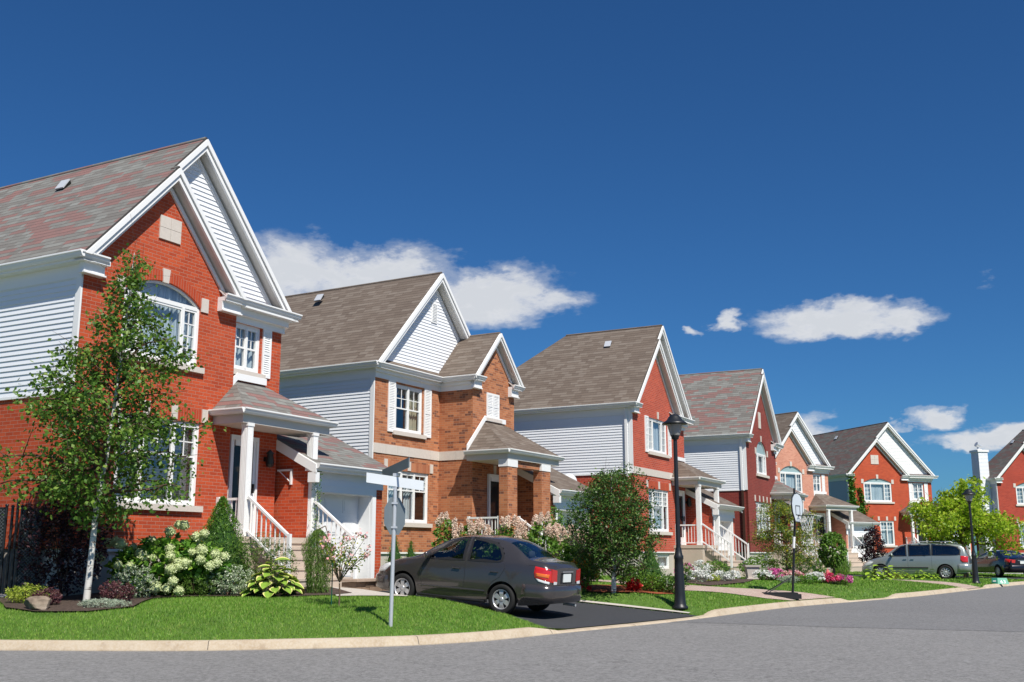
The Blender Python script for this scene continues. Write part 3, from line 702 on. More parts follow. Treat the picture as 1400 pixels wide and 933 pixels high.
def porchA(root,roofm,zgr,wt,W,brick,uL=3.5,uR=6.5,vF=-.9,zG=4.5,zT=5.25,door=(4.2,5.05),zl=1.85,lamp=True,nstep=5,ua=None,ub=None):
    porch_roof(root,uL,uR,vF,zG,zT,ua or wt+.15,ub or uR-1.3,roofm,vapex=.09)
    p1=uL+.3;p2=uR-.55
    for u in (p1,p2): post(root,u,vF+.14,zl,zG-.29)
    b=MB(); b.box(p1-.2,W+.05,vF-.02,.03,zgr-.6,zl-.002); b.box(p1-.22,W+.06,vF-.05,.03,zl-.12,zl+.004); b.build('porch_landing',M['steps'],root)
    zb=zgr+.1
    steps(root,p1+.12,p2-.1,vF-.02,zl,zb,nstep)
    r=MB(); railing(r,(p1,vF+.1,zl),(p1,-.05,zl),posts=(0,1)); railing(r,(p1,vF+.02,zl+.04),(p1,vF-.28*(nstep-1)+.02,zb+(zl-zb)*.2+.06),posts=(0,1))
    r.build('railing',M['white'],root)
    r=MB(); railing(r,(p2,vF+.1,zl),(p2,-.15,zl),posts=(0,1)); railing(r,(p2,vF+.02,zl+.04),(p2,vF-.28*(nstep-1)+.02,zb+(zl-zb)*.2+.06),posts=(0,1))
    r.build('railing',M['white'],root)
    front_door(root,Tf(.1 if door[0]>wt else 0),door[0],door[1],zl+.02,zl+2.1)
    if lamp:
        m=MB(); x=door[1]+.35; m.lathe([(0,.0),(.08,.03),(.1,.12),(.07,.3),(.1,.32),(.0,.42)],(x,-.06,zl+1.55),10); m.box(x-.03,x+.03,-.03,.098,zl+1.7,zl+1.8); m.build('wall_lamp',M['black'],root)
# ------------------------------------------------------------------ terrain
CURB=[(-60,21),(-30,18.6),(-14,17.2),(-7.8,16.83),(-5,16.72),(-3.4,17.05),(-1.91,17.55),(-.73,18.4),(0.05,19.35),(.82,20.4),(1.56,21.37),(2.6,22.7),(4.03,24.72),(5.55,27.16),(7.6,30.2),(10.5,33.7),(13.73,37.6),(17.04,42.2),(20.46,47.03),(24.73,52.73),(29,57),(34,60.5),(41,63.6),(60,68),(120,74),(300,80)]
def _cat(P,step):
    out=[]
    P=[np.array(p,float) for p in P]
    for i in range(len(P)-1):
        a=P[max(i-1,0)];b=P[i];c=P[i+1];d=P[min(i+2,len(P)-1)]
        n=max(1,int(np.linalg.norm(c-b)/step)) if np.linalg.norm(b)<90 else 2
        for k in range(n):
            t=k/n; m0=(c-a)/2;m1=(d-b)/2
            if i==0:m0=c-b
            if i==len(P)-2:m1=c-b
            # keep tangents from overshooting where spacing is uneven
            L=np.linalg.norm(c-b); 
            for m in (m0,m1):
                q=np.linalg.norm(m); 
                if q>L: m*=L/q
            out.append((2*t**3-3*t*t+1)*b+(t**3-2*t*t+t)*m0+(-2*t**3+3*t*t)*c+(t**3-t*t)*m1)
    out.append(P[-1]); return np.array(out)
CP=_cat(CURB,.35)
def curbdist(X,Y):
    """signed distance to the kerb line; positive on the house side"""
    X=np.asarray(X,float);Y=np.asarray(Y,float);sh=X.shape;X=X.ravel();Y=Y.ravel()
    A=CP[:-1];B=CP[1:];best=np.full(X.shape,1e9);sg=np.ones(X.shape)
    if len(X)<64:
        D=B-A;L2=(D**2).sum(1);ox=X[:,None]-A[:,0];oy=Y[:,None]-A[:,1];t=np.clip((ox*D[:,0]+oy*D[:,1])/L2,0,1);ex=ox-t*D[:,0];ey=oy-t*D[:,1]
        q=ex*ex+ey*ey;i=q.argmin(1);r=np.arange(len(X));s=np.sign(D[i,0]*ey[r,i]-D[i,1]*ex[r,i]);s[s==0]=1
        return (np.sqrt(q[r,i])*s).reshape(sh)
    for a,b in zip(A,B):
        d=b-a;L2=(d**2).sum();t=np.clip(((X-a[0])*d[0]+(Y-a[1])*d[1])/L2,0,1)
        ex=X-a[0]-t*d[0];ey=Y-a[1]-t*d[1];q=ex*ex+ey*ey;m=q<best
        best[m]=q[m];sg[m]=np.sign(d[0]*ey-d[1]*ex)[m]
    sg[sg==0]=1
    return (np.sqrt(best)*sg).reshape(sh)
HS=1.1
HO_={1:((-8.044,19.367),28.5),2:((-4.016,30.864),30.),3:((4.468,39.312),28.5),4:((10.936,49.783),27.5),5:((15.77,65.51),54.),6:((23.528,74.983),72.),7:((35.756,79.076),78.)}
HO={k:((p[0]*HS,p[1]*HS),a) for k,(p,a) in HO_.items()}
def loc2w(h,u,v):
    (ox,oy),a=HO[h];a=math.radians(a);u*=HS;v*=HS;return (ox+math.sin(a)*u-math.cos(a)*v, oy+math.cos(a)*u+math.sin(a)*v)
# driveway: house, u0, u1, v at the garage, length, garage floor height, material, skew
DRIVES=[(1,6.0,8.75,-.75,8.2,.79,'drive',.34),(2,6.2,8.9,-2.6,9.3,.8,'paver',0.),(3,6.1,8.8,-1.0,11.5,.66,'paver',0.),(4,6.2,8.9,-1.0,10.2,.5,'drive',0.),(5,6.1,8.8,-1.0,12.5,.42,'gravel',.0)]
def drive_uv(dr,X,Y):
    h=dr[0];(ox,oy),a=HO[h];a=math.radians(a);s,c=math.sin(a),math.cos(a)
    dx=X-ox;dy=Y-oy;return (dx*s+dy*c)/HS, (-dx*c+dy*s)/HS
def hgt(X,Y,d=None):
    X=np.asarray(X,float);Y=np.asarray(Y,float)
    if d is None:d=curbdist(X,Y)
    dp=np.maximum(d,0);am=1-.8*np.clip((Y-36)/17,0,1);z=ZR+.125+am*(.50*(1-np.exp(-dp/1.7))+.12*np.clip((dp-4)/6,0,1))
    z=z+.012*np.sin(X*1.7+Y*.6)*np.clip(dp,0,1)+.01*np.sin(Y*2.3-X*.9)*np.clip(dp,0,1)
    for dr in DRIVES:
        u,v=drive_uv(dr,X,Y);w0,w1=dr[1],dr[2]
        w0=w0+dr[7]*np.clip(v-dr[3],-9,0);e=np.maximum(np.maximum(w0-u,u-w1),np.maximum(v-dr[3]-.3,-(v)+dr[3]-dr[4]-2))
        t=np.clip(1-e/.7,0,1);t=t*t*(3-2*t)
        dist=np.clip(dr[3]-v,0,50)*HS;L=np.maximum(dist+dp,1e-3)
        zd=ZR+.03+(dr[5]-ZR-.03)*np.clip(1-dist/L,0,1)
        if dr[0]!=1: zd=z-.10*np.exp(-dp/.8)
        z=z*(1-t)+zd*t
    return z
# ------------------------------------------------------------------ ground, road, kerb
def inpoly(px,py,poly):
    c=np.zeros(px.shape,bool);n=len(poly)
    for i in range(n):
        x1,y1=poly[i];x2,y2=poly[(i+1)%n]
        m=((y1>py)!=(y2>py))&(px<(x2-x1)*(py-y1)/((y2-y1) if y2!=y1 else 1e-9)+x1);c^=m
    return c
def drive_mask(X,Y,grow=0.):
    m=np.zeros(np.shape(X),bool)
    for dr in DRIVES:
        if dr[0]==2: continue
        u,v=drive_uv(dr,X,Y);w0=dr[1]+dr[7]*np.clip(v-dr[3],-9,0)
        m|=(u>w0-grow)&(u<dr[2]+grow)&(v<dr[3]+.2)&(v>dr[3]-dr[4]-2)
    return m
def build_terrain():
    xs=np.arange(-16,40,.45);ys=np.arange(16,76,.45);X,Y=np.meshgrid(xs,ys);X=X.ravel();Y=Y.ravel()
    r=np.hypot(X,Y); keep=(r<38)|((np.round(X/.45)%3==0)&(np.round(Y/.45)%3==0)); X=X[keep];Y=Y[keep]
    xs=np.arange(-90,200,5.);ys=np.arange(18,400,6.);X2,Y2=np.meshgrid(xs,ys);X2=X2.ravel();Y2=Y2.ravel();k=~((X2>-17)&(X2<41)&(Y2<77));X=np.r_[X,X2[k]];Y=np.r_[Y,Y2[k]]
    d=curbdist(X,Y);k=d>.22;X=X[k];Y=Y[k]
    off=CP.copy(); tan=np.gradient(off,axis=0);tan/=np.linalg.norm(tan,axis=1,keepdims=True);nr=np.stack([-tan[:,1],tan[:,0]],1)
    edge=off+nr*.015
    pts=[Vector((a,b)) for a,b in edge]+[Vector((300,400)),Vector((-90,400)),Vector((-90,24))]
    ne=len(pts); edges=[(i,(i+1)%ne) for i in range(ne)]
    pts+= [Vector((a,b)) for a,b in zip(X,Y)]
    vs,es,fs,_,_,_=delaunay_2d_cdt(pts,edges,[],0,1e-5)
    V=np.array([(v[0],v[1]) for v in vs]);cent=np.array([V[list(f)].mean(0) for f in fs])
    cd=curbdist(cent[:,0],cent[:,1]);k=(cd>0)
    Z=hgt(V[:,0],V[:,1]);Z[drive_mask(V[:,0],V[:,1],-.12)]-=.06
    mb=MB();mb.add([(V[i,0],V[i,1],Z[i]) for i in range(len(V))],[tuple(f) if True else 0 for f,kk in zip(fs,k) if kk],0,True)
    return mb.build('lawn_ground',M['lawn'])
tag(build_terrain(),kind='structure')
def on_terrain(poly,step,off,name,mat,kind=None,label=None,cat=None,flat=None):
    P=np.array(poly);xs=np.arange(P[:,0].min(),P[:,0].max(),step);ys=np.arange(P[:,1].min(),P[:,1].max(),step);X,Y=np.meshgrid(xs,ys);X=X.ravel();Y=Y.ravel()
    # dense boundary
    B=[]
    for i in range(len(P)):
        a,b=P[i],P[(i+1)%len(P)];n=max(1,int(np.linalg.norm(b-a)/step))
        for k in range(n): B.append(a+(b-a)*k/n)
    k=inpoly(X,Y,[tuple(p) for p in P]);X=X[k];Y=Y[k]
    pts=[Vector((float(a),float(b))) for a,b in B];n=len(pts);pts+=[Vector((float(a)+.01,float(b)+.013)) for a,b in zip(X,Y)]
    vs,es,fs,_,_,_=delaunay_2d_cdt(pts,[(i,(i+1)%n) for i in range(n)],[],1,1e-5)
    V=np.array([(v[0],v[1]) for v in vs]);Z=hgt(V[:,0],V[:,1])+off
    if flat is not None: Z=np.full(len(V),flat)
    mb=MB();mb.add([(V[i,0],V[i,1],Z[i]) for i in range(len(V))],[tuple(f) for f in fs],0,True)
    o=mb.build(name,M[mat]);return tag(o,label,cat,kind=kind)
g=MB();g.add([(-2500,-2500,-.06),(2500,-2500,-.06),(2500,2500,-.06),(-2500,2500,-.06)],[(0,1,2,3)]);tag(g.build('ground',M['lawn']),kind='structure')
g=MB();rp=[(a,b) for a,b in CP]+[(700,84),(700,-600),(-700,-600),(-700,25)]
tri=tessellate_polygon([[Vector((a,b,0)) for a,b in rp]]);g.add([(a,b,ZR) for a,b in rp],[tuple(t) for t in tri]);tag(g.build('road',M['road']),kind='structure')
# newer asphalt of the street beyond the junction
i0=int(np.argmin(np.hypot(CP[:,0]-3.3,CP[:,1]-23.6)));seg=[tuple(p) for p in CP[i0:]]
# keep it just clear of the kerb foot
g=MB();rp=seg+[(300,60),(60,32),(24,22.3),(13,20.1),(9.5,20.5),(6.2,21.9),(4.6,22.9)]
tri=tessellate_polygon([[Vector((a,b,0)) for a,b in rp]]);g.add([(a,b,ZR+.004) for a,b in rp],[tuple(t) for t in tri]);tag(g.build('street_resurfacing',M['road2']),kind='structure')
def build_kerb():
    tan=np.gradient(CP,axis=0);tan/=np.linalg.norm(tan,axis=1,keepdims=True);nr=np.stack([-tan[:,1],tan[:,0]],1)
    # height lowered where driveways meet the street
    low=np.zeros(len(CP));
    for dr in DRIVES:
        u,v=drive_uv(dr,CP[:,0],CP[:,1]);w0=dr[1]+dr[7]*np.clip(v-dr[3],-9,0);e=np.maximum(w0-u,u-dr[2]);e=np.where(v<dr[3],e,9);low=np.maximum(low,np.clip(1-e/.8,0,1))
    low=low*low*(3-2*low);hh=.135*(1-low)+.03*low
    prof=[(.0,-.2),(.0,1),(-.03,1.04),(-.15,1.0),(-.19,.9),(-.245,.10),(-.255,-.2)]
    mb=MB();vs=[]
    for p,n,h in zip(CP,nr,hh):
        for o,f in prof: vs.append((p[0]+n[0]*(o+.04),p[1]+n[1]*(o+.04),ZR+(h*f if f>0 else -.1)+ (0.0)))
    k=len(prof);fs=[]
    for i in range(len(CP)-1):
        for q in range(k-1): fs.append((i*k+q,i*k+q+1,(i+1)*k+q+1,(i+1)*k+q))
    mb.add(vs,fs,0,False)
    o=mb.build('kerb',M['curb']);tag(o,kind='structure')
    # joints
    jb=MB();acc=0
    for i in range(1,len(CP)):
        acc+=np.linalg.norm(CP[i]-CP[i-1])
        if acc>2.9 and np.linalg.norm(CP[i])<70:
            acc=0;p,n,h,t=CP[i],nr[i],hh[i],tan[i]
            a=[(p[0]+n[0]*(o_+.04)+t[0]*s,p[1]+n[1]*(o_+.04)+t[1]*s,ZR+h*f+.003) for s in (-.006,.006) for o_,f in ((-.0,1),(-.15,1.0),(-.19,.9),(-.249,.10))]
            jb.add(a,[(0,1,5,4),(1,2,6,5),(2,3,7,6)])
    q=jb.build('kerb_joint',M['mortar']);tag(q,kind='structure')
M['mortar']=plain('dark joint',(.12,.10,.08),.95,.1,5)
build_kerb()
for dr in DRIVES:
    if dr[0]==2: continue
    h=dr[0];A=[];v0=dr[3]+.25
    # sides run until they reach the kerb
    def to_kerb(u0,sk):
        lo,hi=dr[3]-24,dr[3]
        vs_=np.arange(dr[3],dr[3]-25,-.1); xy=np.array([loc2w(h,u0+sk*max(v-dr[3],-9),v) for v in vs_]); dd=curbdist(xy[:,0],xy[:,1]); i=int(np.argmax(dd<.04))
        a,b=dd[i-1],dd[i]; return float(vs_[i-1]+(vs_[i]-vs_[i-1])*(a-.04)/(a-b))
    vl=to_kerb(dr[1],dr[7]);vr=to_kerb(dr[2],0)
    L=[loc2w(h,dr[1]+dr[7]*max(v-dr[3],-9),v) for v in np.linspace(dr[3]+.25,vl,8)]
    Rr=[loc2w(h,dr[2],v) for v in np.linspace(vr,dr[3]+.25,8)]
    a=np.array(L[-1]);b=np.array(Rr[0]);ia=int(np.argmin(np.hypot(*(CP-a).T)));ib=int(np.argmin(np.hypot(*(CP-b).T)))
    mid=[tuple(p) for p in CP[min(ia,ib)+1:max(ia,ib)]]
    if ia>ib: mid=mid[::-1]
    tan=np.array([1.,0]);mid=[(p[0]-.02,p[1]+.03) for p in mid]
    on_terrain([tuple(map(float,p)) for p in L+mid+Rr],.5,.012,'driveway',dr[6],kind='structure')
# pale edging strip along the first driveway
def strip(pts,w,off,name,mat):
    mb=MB();P=np.array(pts);t=np.gradient(P,axis=0);t/=np.linalg.norm(t,axis=1,keepdims=True);n=np.stack([-t[:,1],t[:,0]],1)
    A=P-n*w/2;B=P+n*w/2;za=hgt(A[:,0],A[:,1])+off;zb=hgt(B[:,0],B[:,1])+off;v=[]
    for i in range(len(P)): v+=[(A[i,0],A[i,1],za[i]),(B[i,0],B[i,1],zb[i])]
    mb.add(v,[(2*i,2*i+2,2*i+3,2*i+1) for i in range(len(P)-1)]);o=mb.build(name,M[mat]);return tag(o,kind='structure')
strip([loc2w(1,5.93+.34*(v+.75),v) for v in np.linspace(-1.4,-7.3,16)],.16,.04,'driveway_edging','paver_pale')
strip([loc2w(1,8.82,v) for v in np.linspace(-.9,-8.6,16)],.14,.04,'driveway_edging','paver_pale')
# stone step and path in front of the first garage
on_terrain([loc2w(1,*p) for p in ((2.4,-4.3),(5.2,-2.0),(5.95,-.9),(5.6,-2.2),(4.6,-4.4),(3.6,-5.0))],.4,.03,'garden_path','paver_pale',kind='structure')

# the second house's pink paver drive sweeps round behind the lamp post to the kerb
DP=[(2.6,33.6),(4.88,31.5),(6.38,31.85),(7.69,32.0),(8.95,32.4),(9.75,32.75),(8.9,31.85),(7.62,30.35),(7.0,29.95),(5.95,29.65),(4.5,28.97),(3.6,30.5),(1.2,34.2),(.6,38.5),(2.4,39.3)]
_i=int(np.argmin(np.hypot(CP[:,0]-7.75,CP[:,1]-30.4)));_j=int(np.argmin(np.hypot(CP[:,0]-9.7,CP[:,1]-32.8)))
DP=[(2.6,33.6),(4.88,31.5),(6.38,31.85),(7.69,32.1),(8.7,32.6)]+[(float(a)-.03,float(b)+.03) for a,b in CP[_i:_j+1][::-1]]+[(7.0,29.98),(5.95,29.65),(4.6,29.1),(3.6,30.5),(1.2,34.2),(.6,38.5),(2.4,39.3)]
on_terrain(DP,.35,.02,'driveway','paver',kind='structure')
# ------------------------------------------------------------------ houses
def hloc(h): return (HO[h][0][0],HO[h][0][1],-.15)
def hs(o): o.scale=(HS,HS,HS); return o
def house_z(h,u,v):
    x,y=loc2w(h,u,v); return (float(hgt(x,y))+.15)/HS
TRI=[(0,.24,2,4,1),(.24,.76,1,1,1),(.76,1,2,4,1)]
h1=hs(houseA('brick_house',hloc(1),28.5,'orange red brick house nearest the camera with grey and red shingles behind the birch','house',
  wt=4.1,W=5.72,D=11.5,zgr=.7,upper=dict(r=(.98,3.02,5.34,6.6),arch=.36,s=[(0,.2,2,4,1),(.2,.8,1,1,1),(.8,1,2,4,1)]),
  ground=dict(r=(1.05,3.2,2.47,4.18),s=[(0,.3,2,2,.4),(.3,.7,2,2,.4),(.7,1,2,2,.4)],c='blind',keys=(1.0,1.72,2.45,3.3)),
  recess=dict(r=(4.18,5.02,5.5,6.56),s=[(0,.5,2,2,.5),(.5,1,2,2,.5)],shut=[(5.08,5.36)]),
  plaque=(1.74,2.32,7.83,8.33),vents=[(2.2,3.6)],footR=5.9,base_win=(1.1,2.1,1.2,1.5),
  porch=dict(uL=3.5,uR=6.5,door=(4.22,4.98)),gar=(5.85,8.72,-.75),zgd=.84))
h3=hs(houseA('brick_house',hloc(3),28.5,'red brick house with plain brown roof and white downspout behind the near lamp post','house',
  wt=4.5,W=5.9,D=8.2,zgr=.75,brick='brick_red3',roofm='roof_brown',foot_s=4.9,footR=6.2,hip=4.1,vR=-.15,vS=.15,
  upper=dict(r=(1.62,3.62,5.36,6.68),s=TRI,shut=[(1.2,1.56),(3.68,4.02)]),ground=dict(r=(1.45,3.62,2.35,3.95),s=[(0,.25,1,3,.36),(.25,.75,4,3,.36),(.75,1,2,3,.36)],keys=(1.3,2.55,3.75)),
  band=(4.42,4.68),vents=[(2.3,1.9)],downspout=(('white',4.3,6.85),),base_win=(2.3,3.6,.95,1.5),
  porch=dict(uL=3.95,uR=7.1,vF=-1.15,door=(4.7,5.5)),gar=(6.0,9.1,-.95),zgd=.82))
h4=hs(houseA('brick_house',hloc(4),27.5,'dark red brick house with half round upper window and red patched roof','house',
  wt=5.3,W=6.0,D=9.,zgr=.45,brick='brick_dark',soldier='soldier_dark',roofm='roof_red',foot_s=5.7,footR=6.3,vR=-.15,vS=.15,
  upper=dict(r=(1.75,3.75,5.3,6.3),arch=.62,s=[(0,.22,2,4,1),(.22,.78,1,1,1),(.78,1,2,4,1)],fill='teal'),ground=dict(r=(1.3,4.0,2.4,3.95),s=[(0,.25,1,3,.36),(.25,.5,2,3,.36),(.5,.75,2,3,.36),(.75,1,1,3,.36)],keys=(1.2,2.0,2.7,3.4,4.1)),
  plaque=(2.42,2.84,7.55,8.35),vents=[(1.9,5.6)],downspout=(('white',4.42,6.85),('brown',.5,4.4)),base_win=(2.2,3.4,.9,1.5),
  porch=dict(uL=4.2,uR=7.2,vF=-1.1,door=(4.8,5.5)),gar=(6.2,9.2,-.95),zgd=.62))
h5=hs(houseA('brick_house',hloc(5),54,'pale pink brick house with brown roof left of the ivy covered one','house',
  wt=4.1,W=5.72,D=10.,zgr=.42,brick='brick_pink',soldier='soldier_pink',roofm='roof_brown',
  upper=dict(r=(.95,3.05,5.25,6.5),arch=.4,s=TRI,fill='teal'),ground=dict(r=(1.05,3.1,2.4,4.0),s=TRI),
  recess=dict(r=(4.2,5.0,5.35,6.5),s=[(0,.5,2,2,.5),(.5,1,2,2,.5)],shut=[(5.06,5.34)]),footR=5.9,
  porch=dict(uL=3.6,uR=6.7,vF=-1.3,door=(4.3,5.1)),gar=(5.9,8.8,-.9),zgd=.52))
h6=hs(houseA('brick_house',hloc(6),72,'bright orange brick house with ivy climbing its left corner and blue grey siding','house',
  wt=4.95,W=7.05,D=11.,zgr=.42,brick='brick_far',roofm='roof_mix',side='vinyl_far',foot_s=5.0,footR=7.35,slope=1.0,vR=-.05,
  upper=dict(r=(1.24,3.55,5.12,6.45),arch=.3,s=TRI,fill='teal'),ground=dict(r=(2.4,3.55,2.1,3.8),s=[(0,.5,2,2,.34),(.5,1,2,2,.34)],keys=(2.3,2.98,3.66)),
  recess=dict(r=(5.42,6.35,5.3,6.5),s=[(0,.5,2,2,.5),(.5,1,2,2,.5)],shut=[(5.08,5.38),(6.4,6.7)]),plaque=(1.95,2.6,7.75,8.4),vents=[(2.9,5.2),(2.9,9.3)],
  porch=dict(uL=4.15,uR=7.2,vF=-.95,door=(5.5,6.3),zT=5.05),gar=(7.1,9.8,-.5),zgd=.5))

h7=hs(houseA('brick_house',hloc(7),78,'deep red brick house at right edge with tall white sided chimney','house',
  wt=4.95,W=7.05,D=3.0,zgr=.42,brick='brick_red7',roofm='roof_mix',side='vinyl_far',foot_s=5.0,footR=7.35,slope=1.0,
  upper=dict(r=(1.55,3.9,5.1,6.4),arch=.34,s=TRI,fill='teal'),ground=dict(r=(1.5,3.5,2.0,3.75),s=TRI),
  vents=[(2.6,1.2)],hip=1.3,porch=dict(uL=4.15,uR=7.2,vF=-.95,door=(5.5,6.3),zT=5.05),chim=(-.8,-.02,.75,1.6,.4,9.0)))
b=MB(); b.box(5.80,5.848,-.30,-.26,3.05,3.4); b.box(5.80,5.84,-.30,.12,3.36,3.4); b.tube((5.82,-.27,3.1),(5.82,.08,3.37),.012,.012,6); b.build('wall_bracket',M['white'],h1)
# the second house has its own layout
def house_b():
    root=hs(empty('brick_house',hloc(2),R(60),'tan flecked brick house with brick porch pillars behind the dark sedan','house'))
    BR='brick_tan'; RF='roof_brown'; W=6.0; zf=1.56; uT=3.4; vT=-1.25; D=9.5
    b=MB(); up=(1.03,2.45,5.12,6.55); gr=(.72,2.85,2.42,3.95)
    b.panel([(0,zf),(uT,zf),(uT,6.95),(0,6.95)],[hole(*up),hole(*gr)],Tf(0),.13)
    b.add([(uT,0,zf),(uT,vT,zf),(uT,vT,6.95),(uT,0,6.95)],[(0,1,2,3)])
    usx=4.685; s2=1.07; zX=7+s2*(usx-3.17); wz=lambda u:7+s2*((u-3.17) if u<usx else (6.2-u))-.34
    b.panel([(uT,zf),(W,zf),(W,max(6.9,wz(W))),(W,6.95),(usx,wz(usx)),(uT,wz(uT))],[],Tf(vT))
    b.add([(W,vT,zf),(W,D,zf),(W,D,4.45),(W,vT,4.45)],[(0,1,2,3)]); b.add([(W,vT,4.45),(W,.2,4.45),(W,.2,6.95),(W,vT,6.95)],[(0,1,2,3)])
    b.add([(0,0,zf),(0,D,zf),(0,D,3.9),(0,0,3.9)],[(0,1,2,3)]); b.add([(0,D,zf),(W,D,zf),(W,D,7),(0,D,7)],[(0,1,2,3)]); b.add([(0,0,zf),(0,.1,zf),(0,.1,6.95),(0,0,6.95)],[(0,1,2,3)])
    b.build('brick_wall',M[BR],root)
    f=MB(); f.box(.03,uT+.03,.03,D,-.3,zf-.01); f.box(uT+.03,W-.03,vT+.03,D,-.3,zf-.012); f.build('foundation',M['concrete'],root)
    t=MB(); t.box(-.01,uT,-.02,.03,zf-.045,zf-.002); t.build('sill_flashing',M['white'],root)
    s=MB(); siding(s,[(.14,3.9),(D,3.9),(D,6.92),(.14,6.92)],Tl(0),base=.01); s.build('side_siding',M['vinyl'],root); s=MB(); siding(s,[(.2,4.45),(D,4.45),(D,6.92),(.2,6.92)],Tr(W),base=.01); s.build('side_siding',M['vinyl'],root)
    c=MB(); c.box(-.04,.012,0,.14,3.9,6.9); c.box(-.035,0,.14,D,3.85,3.9); c.build('corner_trim',M['white'],root)
    uc=3.05; sl=1.045; zA=7+sl*(uc+E); vR=-.25; vS=.05
    ro=MB(); th=.09
    ro.slab([(-E,vR,7.0),(uc,vR,zA),(uc,D,zA),(-E,D,7.0)],th); ro.slab([(uc,vR,zA),(6.34,vR,7.0),(6.34,D,7.0),(uc,D,zA)],th)
    ro.slab([(3.17,-1.48,7),(usx,-1.48,zX),(usx,vS+.02,zX),(3.17,vS+.02,7)],th); ro.slab([(usx,-1.48,zX),(6.2,-1.48,7),(6.2,vS,7),(usx,vS,zX)],th)
    ro.slab([(-E+.03,-E,6.985),(3.3,-E,6.985),(3.3,vS-.01,7.22),(.05,vS-.01,7.22)],.05)
    ro.tube((uc,vR,zA-.01),(uc,D,zA-.01),.045,.045,6); ro.tube((usx,-1.48,zX-.01),(usx,vS,zX-.01),.04,.04,6)
    roof=ro.build('roof',[M[RF],M['white']],root); roof_vent(roof,2.45,4.3,7+sl*2.85,math.atan(sl))
    g=MB(); gz=zA-.42; siding(g,[(.05,7.1),(5.95,7.1),(uc,gz)],Tf(vS),base=.005); g.build('gable_siding',M['vinyl'],root)
    rake(root,[(-E,7),(uc,zA),(6.34,7)],vR,vS); rake(root,[(3.17,7),(usx,zX),(6.2,7)],-1.48,vT,scale=.8)
    lv=MB(); boxT(lv,Tf(vS),uc-.16,uc+.16,8.8,9.5,-.05,0)
    for k in range(12): boxT(lv,Tf(vS),uc-.12,uc+.12,8.86+k*.05,8.875+k*.05,-.065,-.05)
    lv.build('louvre_vent',M['white'],root)
    q=MB(); gutter(q,(6.4,-.2,7.03),(6.4,D,7.03),(1,0,0)); gutter(q,(5.56,-1.48,7.02),(6.26,-1.48,7.02),(0,-1,0),w=.07); q.build('gutter',M['white'],root)
    q=MB(); gutter(q,(-E,-E-.05,7.03),(-E,D,7.03),(-1,0,0)); gutter(q,(-E-.06,-E,7.02),(3.11,-E,7.02),(0,-1,0),w=.08)
    gutter(q,(3.17,-1.54,7.02),(3.17,-E,7.02),(-1,0,0),w=.08); gutter(q,(3.11,-1.48,7.02),(3.78,-1.48,7.02),(0,-1,0),w=.07)
    q.build('gutter',M['white'],root)
    k=MB(); k.box(-E,0,-E,D,6.86,6.93); k.box(-.045,-.001,0,D,6.58,6.86); k.box(0,uT-E,-E,-.001,6.86,6.93); k.box(-.045,uT-.001,-.045,-.001,6.60,6.86); k.box(-.12,uT-.045,-.12,-.046,6.76,6.86)
    k.box(3.17,uT-.001,-1.48,-E,6.86,6.93); k.box(uT-.045,uT-.001,vT,-.046,6.60,6.86); k.box(uT-.12,uT-.046,-1.37,-.12,6.76,6.858)
    for a,c_ in ((3.16,3.76),(5.6,6.2)):
        if a>5: k.build('cornice',M['white'],root); k=MB(); k.box(W,6.4,-E,D,6.86,6.93)
        k.box(a,c_,-1.48,vT-.002,6.87,6.96); k.box(max(a,3.28),min(c_,6.1)-.04,-1.39,vT-.003,6.66,6.868); k.box(max(a,3.26),min(c_,6.12)-.02,-1.41,vT-.004,6.625,6.658)
    k.build('cornice',M['white'],root)
    for a,c_,a2,c2 in ((3.23,3.74,3.4,3.74),(5.62,6.14,5.62,5.96)):
        e=MB(); e.slab([(a,-1.46,6.975),(c_,-1.46,6.975),(c2,vT-.004,7.14),(a2,vT-.004,7.14)],.03); e.build('return_roof',[M[RF],M['white']],root)
    window(root,Tf(0),*up,[(0,.5,2,2,.5),(.5,1,2,2,.5)],curtain='cream_curtain',shade=[(0,.16),(.55,1.)])
    shutter(root,Tf(0),.64,.99,5.07,6.6); shutter(root,Tf(0),2.52,2.9,5.07,6.6)
    window(root,Tf(0),*gr,[(0,.34,2,3,.35),(.34,.67,2,3,.35),(.67,1,2,3,.35)],shade=[(0,.3),(.5,.8)])
    m=MB(); boxT(m,Tf(0),gr[0]-.1,gr[1]+.1,gr[3],gr[3]+.27,-.006,0); m.build('brick_lintel',M['soldier_tan'],root)
    for x in (.6,1.78,2.97): keystone(root,Tf(0),x,gr[3]+.02,gr[3]+.3,.16,.0)
    m=MB(); x=0
    while x<uT-.1: m.box(x+.003,min(x+.58,uT+.0)-.003,-.022,.01,4.4,4.68); x+=.58
    m.box(uT-.022,uT+.01,-.62,-.024,4.4,4.68); m.box(uT-.022,uT+.01,vT,-.626,4.4,4.68); m.build('stone_band',M['stone'],root)
    T=Tf(vT); shutter(root,T,4.22,4.6,5.78,6.6); shutter(root,T,4.61,4.99,5.78,6.6); m=MB(); boxT(m,T,4.12,5.1,5.68,5.78,-.08,0); m.build('sill',M['stone'],root)
    # porch with brick pillars
    pr=porch_roof(root,2.98,6.42,-2.8,4.62,5.66,4.05,5.35,RF,vapex=vT-.0)
    for a in (3.06,5.2):
        p=MB(); p.box(a,a+.58,-2.72,-2.42,.6,4.1); p.build('brick_pillar',M[BR],root)
        p=MB(); p.box(a-.015,a+.595,-2.735,-2.405,4.1,4.34); p.build('pillar_cap',M['white'],root)
    p=MB(); p.box(3.68,5.18,-2.66,-2.3,4.12,4.34); p.build('porch_beam',M[BR],root)
    p=MB(); p.box(3.05,6.1,-2.8,vT,.3,1.8); p.build('porch_landing',M['steps'],root)
    steps(root,3.72,5.1,-2.8,1.8,.85,5)
